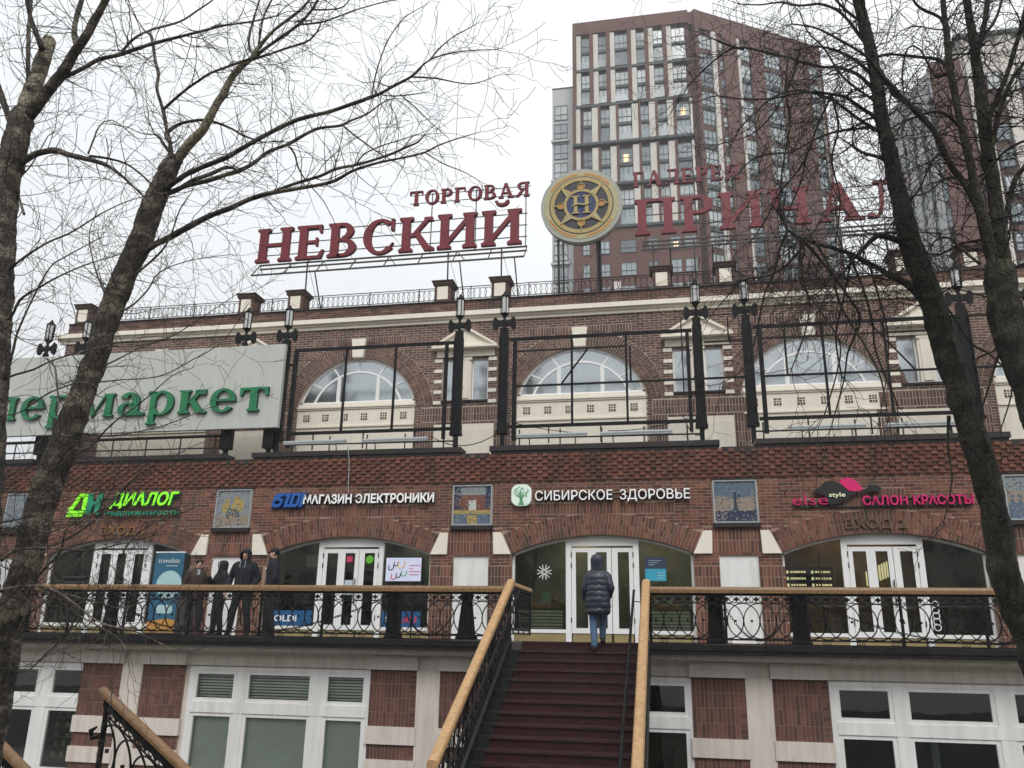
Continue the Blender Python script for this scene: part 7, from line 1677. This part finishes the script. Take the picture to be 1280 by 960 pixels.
('trunk',[(3.471,7.2,1.098,0.1547),(3.226,7.2,2.279,0.1517),(3.057,7.2,3.355,0.1457),(3.015,7.2,4.249,0.1416),(2.982,7.2,4.825,0.1347),(2.941,7.2,5.159,0.1314),(2.901,7.2,5.4,0.1274),(2.867,7.2,5.576,0.1256),(2.836,7.2,5.733,0.1238),(2.817,7.2,5.899,0.1219),(2.819,7.2,6.081,0.12),(2.832,7.2,6.302,0.1153),(2.841,7.2,6.452,0.1044)]),
('limb',[(2.836,7.2,5.862,0.0625),(2.782,7.174,6.146,0.0578),(2.775,7.155,6.361,0.0529),(2.763,7.135,6.579,0.048),(2.743,7.116,6.801,0.0456),(2.726,7.104,6.936,0.0431),(2.711,7.087,7.14,0.038),(2.695,7.065,7.408,0.0356),(2.677,7.049,7.603,0.033),(2.659,7.033,7.801,0.0305),(2.646,7.014,8.041,0.0307),(2.636,7.001,8.204,0.0309),(2.631,6.985,8.408,0.0282),(2.642,6.963,8.696,0.0256),(2.644,6.947,8.906,0.0229),(2.658,6.919,9.289,0.0232)]),
('limb',[(2.847,7.2,5.934,0.0678),(2.862,7.219,6.16,0.066),(2.89,7.244,6.469,0.0617),(2.913,7.269,6.788,0.0572),(2.936,7.294,7.117,0.0553),(2.953,7.32,7.457,0.0562),(2.97,7.342,7.763,0.057),(2.993,7.364,8.077,0.055),(3.01,7.383,8.353,0.0498),(3.028,7.405,8.684,0.0446),(3.045,7.427,9.024,0.0392),(3.056,7.446,9.324,0.0367),(3.082,7.471,9.734,0.0342)]),
('limb',[(2.821,7.2,6.008,0.0419),(2.875,7.275,6.333,0.0321),(2.917,7.332,6.586,0.0272),(2.993,7.388,6.843,0.0249),(3.068,7.436,7.062,0.0224),(3.157,7.484,7.286,0.0227),(3.234,7.519,7.45,0.0229),(3.329,7.549,7.559,0.023),(3.476,7.596,7.744,0.0232)]),
('limb',[(2.923,7.2,7.801,0.0253),(2.968,7.17,7.902,0.0225),(3.029,7.124,8.057,0.0224),(3.101,7.079,8.202,0.0224),(3.154,7.039,8.337,0.0224),(3.193,7.004,8.459,0.0224),(3.246,6.961,8.607,0.0196),(3.295,6.912,8.778,0.0195),(3.366,6.845,9.015,0.0167)]),
('limb',[(2.916,7.2,7.469,0.025),(3.001,7.257,7.746,0.0225),(3.148,7.334,8.124,0.023),(3.269,7.385,8.366,0.0204),(3.404,7.429,8.562,0.0176),(3.603,7.489,8.81,0.0149)]),
('limb',[(2.989,7.2,8.662,0.0232),(3.029,7.177,8.8,0.0232),(3.072,7.149,8.971,0.0233),(3.12,7.111,9.206,0.0234)]),
('limb',[(3.035,7.2,8.791,0.0146),(3.142,7.222,8.913,0.0146),(3.229,7.246,9.076,0.0118),(3.325,7.278,9.324,0.0119)]),
('limb',[(2.776,7.2,6.936,0.0327),(2.746,7.182,6.992,0.03),(2.704,7.156,7.077,0.03),(2.638,7.113,7.218,0.0274),(2.557,7.075,7.332,0.0274),(2.485,7.028,7.488,0.0275),(2.408,6.972,7.681,0.0248),(2.331,6.938,7.775,0.0248),(2.222,6.892,7.905,0.0235),(2.138,6.859,7.992,0.0221),(2.041,6.816,8.116,0.0222),(1.963,6.783,8.212,0.0194),(1.901,6.749,8.322,0.0139),(1.814,6.719,8.395,0.0111),(1.644,6.664,8.504,0.0098),(1.438,6.601,8.612,0.0084),(1.226,6.544,8.639,0.0056)]),
('limb',[(2.723,7.2,8.325,0.0173),(2.709,7.236,8.514,0.0175),(2.629,7.27,8.641,0.0162),(2.536,7.298,8.694,0.0148),(2.409,7.336,8.76,0.0135),(2.28,7.374,8.826,0.0121),(2.141,7.412,8.838,0.0092),(1.998,7.452,8.813,0.0077),(1.813,7.504,8.764,0.0062)]),
('limb',[(2.737,7.2,8.862,0.0176),(2.682,7.159,9.019,0.0147),(2.56,7.124,9.081,0.0147),(2.468,7.094,9.153,0.0118),(2.406,7.052,9.313,0.0118)]),
('limb',[(2.698,7.2,8.452,0.0145),(2.595,7.245,8.428,0.0117),(2.527,7.343,8.824,0.009),(2.435,7.381,8.886,0.0091),(2.377,7.458,8.674,0.0091),(2.384,7.533,8.451,0.0061)]),
('limb',[(2.739,7.2,7.78,0.0169),(2.602,7.129,7.917,0.0141),(2.455,7.078,7.941,0.0113),(2.259,7.012,7.851,0.0098),(2.059,6.943,7.726,0.0083),(1.91,6.877,7.535,0.0055)]),
('limb',[(2.86,7.2,6.757,0.0162),(2.743,7.256,6.717,0.0136),(2.6,7.32,6.722,0.011),(2.446,7.39,6.666,0.0097),(2.299,7.453,6.707,0.0085),(2.167,7.518,6.612,0.0057)]),
('limb',[(2.88,7.2,7.351,0.0138),(2.687,7.15,7.259,0.011),(2.511,7.102,7.272,0.011),(2.311,7.045,7.114,0.0082),(2.164,7.006,7.066,0.0054)]),
('limb',[(2.691,7.2,6.463,0.0134),(2.566,7.24,6.646,0.0109),(2.508,7.261,6.755,0.011),(2.396,7.284,6.76,0.0083),(2.25,7.329,6.557,0.0055)]),
('limb',[(2.86,7.2,6.451,0.016),(2.909,7.179,6.4,0.0132),(3.011,7.144,6.413,0.0132),(3.126,7.102,6.459,0.0105)]),
('limb',[(2.546,7.2,7.591,0.0113),(2.451,7.245,7.546,0.0099),(2.345,7.34,7.322,0.0085),(2.209,7.42,7.172,0.0072)]),
('limb',[(2.755,7.2,7.161,0.0138),(2.851,7.127,7.31,0.0109),(2.974,7.047,7.448,0.0109),(3.088,6.989,7.495,0.0094),(3.223,6.923,7.501,0.008)]),
('limb',[(2.834,7.2,5.719,0.0155),(2.745,7.234,5.664,0.0104),(2.675,7.293,5.474,0.0078),(2.568,7.391,5.156,0.0052)]),
],
}

# ================================================================== TREES
def resample(P, step=.07):
    """Catmull-Rom through the limb's axis points"""
    pts = [Vector(p[:3]) for p in P]; rs = [p[3] for p in P]; out = []
    n = len(pts)
    for i in range(n - 1):
        p0, p1, p2, p3 = pts[max(i - 1, 0)], pts[i], pts[i + 1], pts[min(i + 2, n - 1)]
        k = max(1, int((p2 - p1).length / step))
        for j in range(k):
            t = j / k; q = .5 * ((2 * p1) + (p2 - p0) * t + (2 * p0 - 5 * p1 + 4 * p2 - p3) * t * t + (3 * p1 - p0 - 3 * p2 + p3) * t ** 3)
            out.append((q, rs[i] + (rs[i + 1] - rs[i]) * t))
    out.append((pts[-1], rs[-1])); return out
def limb_mesh(m, S, n, rough, seed):
    ps = [s[0] for s in S]; rings = []; up = None; acc = 0
    for i, (p, r) in enumerate(S):
        d = ps[min(i + 1, len(ps) - 1)] - ps[max(i - 1, 0)]
        if d.length < 1e-6: d = Vector((0, 0, 1))
        d.normalize()
        if up is None: up = d.orthogonal().normalized()
        up = (up - d * up.dot(d)).normalized(); w = d.cross(up); k = len(m.v); rings.append(k)
        if i: acc += (p - ps[i - 1]).length
        for j in range(n):
            a = 2 * pi * j / n; q = up * cos(a) + w * sin(a)
            dd = noise.noise(Vector((cos(a) * 2.2 + seed, sin(a) * 2.2, acc * 2.2 / max(.3, r * 6)))) * .17 + noise.noise(Vector((cos(a) * 6, sin(a) * 6 + seed, acc * 9))) * .10 + abs(noise.noise(Vector((cos(a) * 3, sin(a) * 3 + seed, acc * 16)))) * .10 + .08 * noise.noise(Vector((seed, 3, acc * 7)))
            m.v.append(tuple(p + q * r * (1 + rough * dd)))
    for a, b in zip(rings, rings[1:]):
        for j in range(n): m.poly([a + j, a + (j + 1) % n, b + (j + 1) % n, b + j])
    m.poly([rings[0] + j for j in reversed(range(n))]); m.poly([rings[-1] + j for j in range(n)])
def twig(m, R_, p, d, L, r, lev, P):
    st = P['seg']; n = max(2, int(L / st)); pts = [Vector(p)]; d = Vector(d).normalized(); rs = [r]; kids = []
    wander = Vector((R_.uniform(-1, 1), R_.uniform(-1, 1), R_.uniform(-1, 1))) * P['bend']
    for i in range(n):
        d = (d + wander * st + Vector((R_.gauss(0, 1), R_.gauss(0, 1), R_.gauss(0, 1))) * P['zig'] + Vector((0, 0, P['grav'][min(lev, 2)])) * st).normalized()
        pts.append(pts[-1] + d * st); rs.append(max(P['rmin'], r * (1 - .75 * (i + 1) / n)))
        if lev < P['depth'] and i > 0 and R_.random() < P['kid']:
            a = d.orthogonal().normalized(); b = d.cross(a); t = R_.uniform(0, 2 * pi); s = a * cos(t) + b * sin(t)
            kids.append((pts[-1], (d * .75 + s * R_.uniform(.5, 1.0)), L * R_.uniform(.3, .6) * (1 - .4 * i / n), rs[-1] * .75))
    m.tube(pts, rs, 3, cap=False)
    for q in kids: twig(m, R_, q[0], q[1], q[2], q[3], lev + 1, P)
def grow_tree(key, label, bark, bark2, twm, P, seed):
    R_ = random.Random(seed); data = TREES[key]; base = data[0][1][0]
    th = thing('tree', (base[0], base[1], 0 if base[2] < .5 else base[2]), label, 'tree', None)
    tm = MB()
    for i, (kind, L) in enumerate(data):
        S = resample(L, .03 if kind == 'trunk' else .05)
        if kind == 'trunk' and L[0][2] > 1.0: S = [(Vector((L[0][0] - (L[1][0] - L[0][0]) * .6, L[0][1], -.1)), L[0][3] * 1.35)] + S
        m = MB(); rmax = max(p[3] for p in L); nn = 36 if kind == 'trunk' else (12 if rmax > .03 else 7)
        limb_mesh(m, S, nn, 1.0 if rmax > .02 else .5, i * 3.7)
        m.build('trunk' if kind == 'trunk' else 'limb', bark2 if (kind == 'limb' and rmax > .04 and i % 2) else bark, th, smooth=True)
        # shoots along the limb
        tot = sum((S[k + 1][0] - S[k][0]).length for k in range(len(S) - 1)); acc = 0; nxt = R_.uniform(0, .1)
        for k in range(len(S) - 1):
            acc += (S[k + 1][0] - S[k][0]).length; r = S[k][1]
            dens = P['dens_trunk'] if kind == 'trunk' else P['dens']
            if acc >= nxt:
                if S[k][0].z > P['zmin']:
                    d = (S[k + 1][0] - S[k][0]).normalized(); a = d.orthogonal().normalized(); b = d.cross(a); t = R_.uniform(0, 2 * pi); s = a * cos(t) + b * sin(t)
                    f = acc / tot; ln = R_.uniform(*P['len']) * (1.0 if r > .01 else .75)
                    dd = d * R_.uniform(.2, .9) + s
                    if kind == 'trunk': dd = s + Vector((0, 0, P['trunk_up']))
                    twig(tm, R_, S[k][0] + s * r * .8, dd, ln, R_.uniform(.6, 1.0) * min(P['rmax'], max(.003, r * .5)), 0, P)
                nxt = acc + R_.expovariate(1 / dens)
        # tip spray
        if kind == 'limb' and S[-1][1] < .03:
            d = (S[-1][0] - S[-3][0]).normalized()
            for _ in range(P['tips']): twig(tm, R_, S[-1][0], d + Vector((R_.gauss(0, .35), R_.gauss(0, .35), R_.gauss(0, .35))), R_.uniform(*P['len']) * .7, max(S[-1][1] * .8, P['rmin']), 0, P)
    tm.build('twigs', twm, th, kind='stuff')
    return len(tm.f)
PL = dict(seg=.055, zig=.14, bend=1.1, grav=(.25, .1, 0), kid=.21, depth=2, rmin=.0021, rmax=.0065, dens=.092, dens_trunk=.11, len=(.35, 1.15), zmin=2.7, trunk_up=.5, tips=2)
PR = dict(seg=.05, zig=.17, bend=1.3, grav=(-.45, -.9, -.6), kid=.30, depth=2, rmin=.0023, rmax=.009, dens=.074, dens_trunk=.10, len=(.45, 1.25), zmin=6.4, trunk_up=.2, tips=3)
cnt = []
cnt.append(grow_tree('A', 'bare tree with a sawn-off thick stub, its trunk along the left picture edge', 'bark_left', 'bark_left_pale', 'twig_left', PL, 5))
cnt.append(grow_tree('B', 'bare leaning tree crossing the supermarket board, its long boughs reaching right over НЕВСКИЙ', 'bark_left', 'bark_left_pale', 'twig_left', PL, 8))
cnt.append(grow_tree('C', 'dark bare tree leaning left across the beauty salon and ПРИЧАЛ, with hanging twigs', 'bark_right', 'bark_right', 'twig_right', PR, 21))
cnt.append(grow_tree('D', 'dark forked bare tree at the right edge with several upright stems', 'bark_right', 'bark_right', 'twig_right', PR, 33))
print('twig faces', cnt, 'objects', len(bpy.data.objects))

# ================================================================== HAZE
m = MB(); m.box(-960, 960, -960, 960, -1.2, 90)
hz = bpy.data.materials.new('haze'); hz.use_nodes = True; n = hz.node_tree; n.nodes.clear()
o_ = n.nodes.new('ShaderNodeOutputMaterial'); v_ = n.nodes.new('ShaderNodeVolumePrincipled'); v_.inputs['Density'].default_value = .0011; v_.inputs['Color'].default_value = (.97, .98, 1, 1); v_.inputs['Anisotropy'].default_value = .2
n.links.new(v_.outputs[0], o_.inputs['Volume']); MATS['haze'] = hz
m.build('haze', 'haze', kind='stuff', label='thin grey winter haze filling the air over the whole scene', cat='haze')
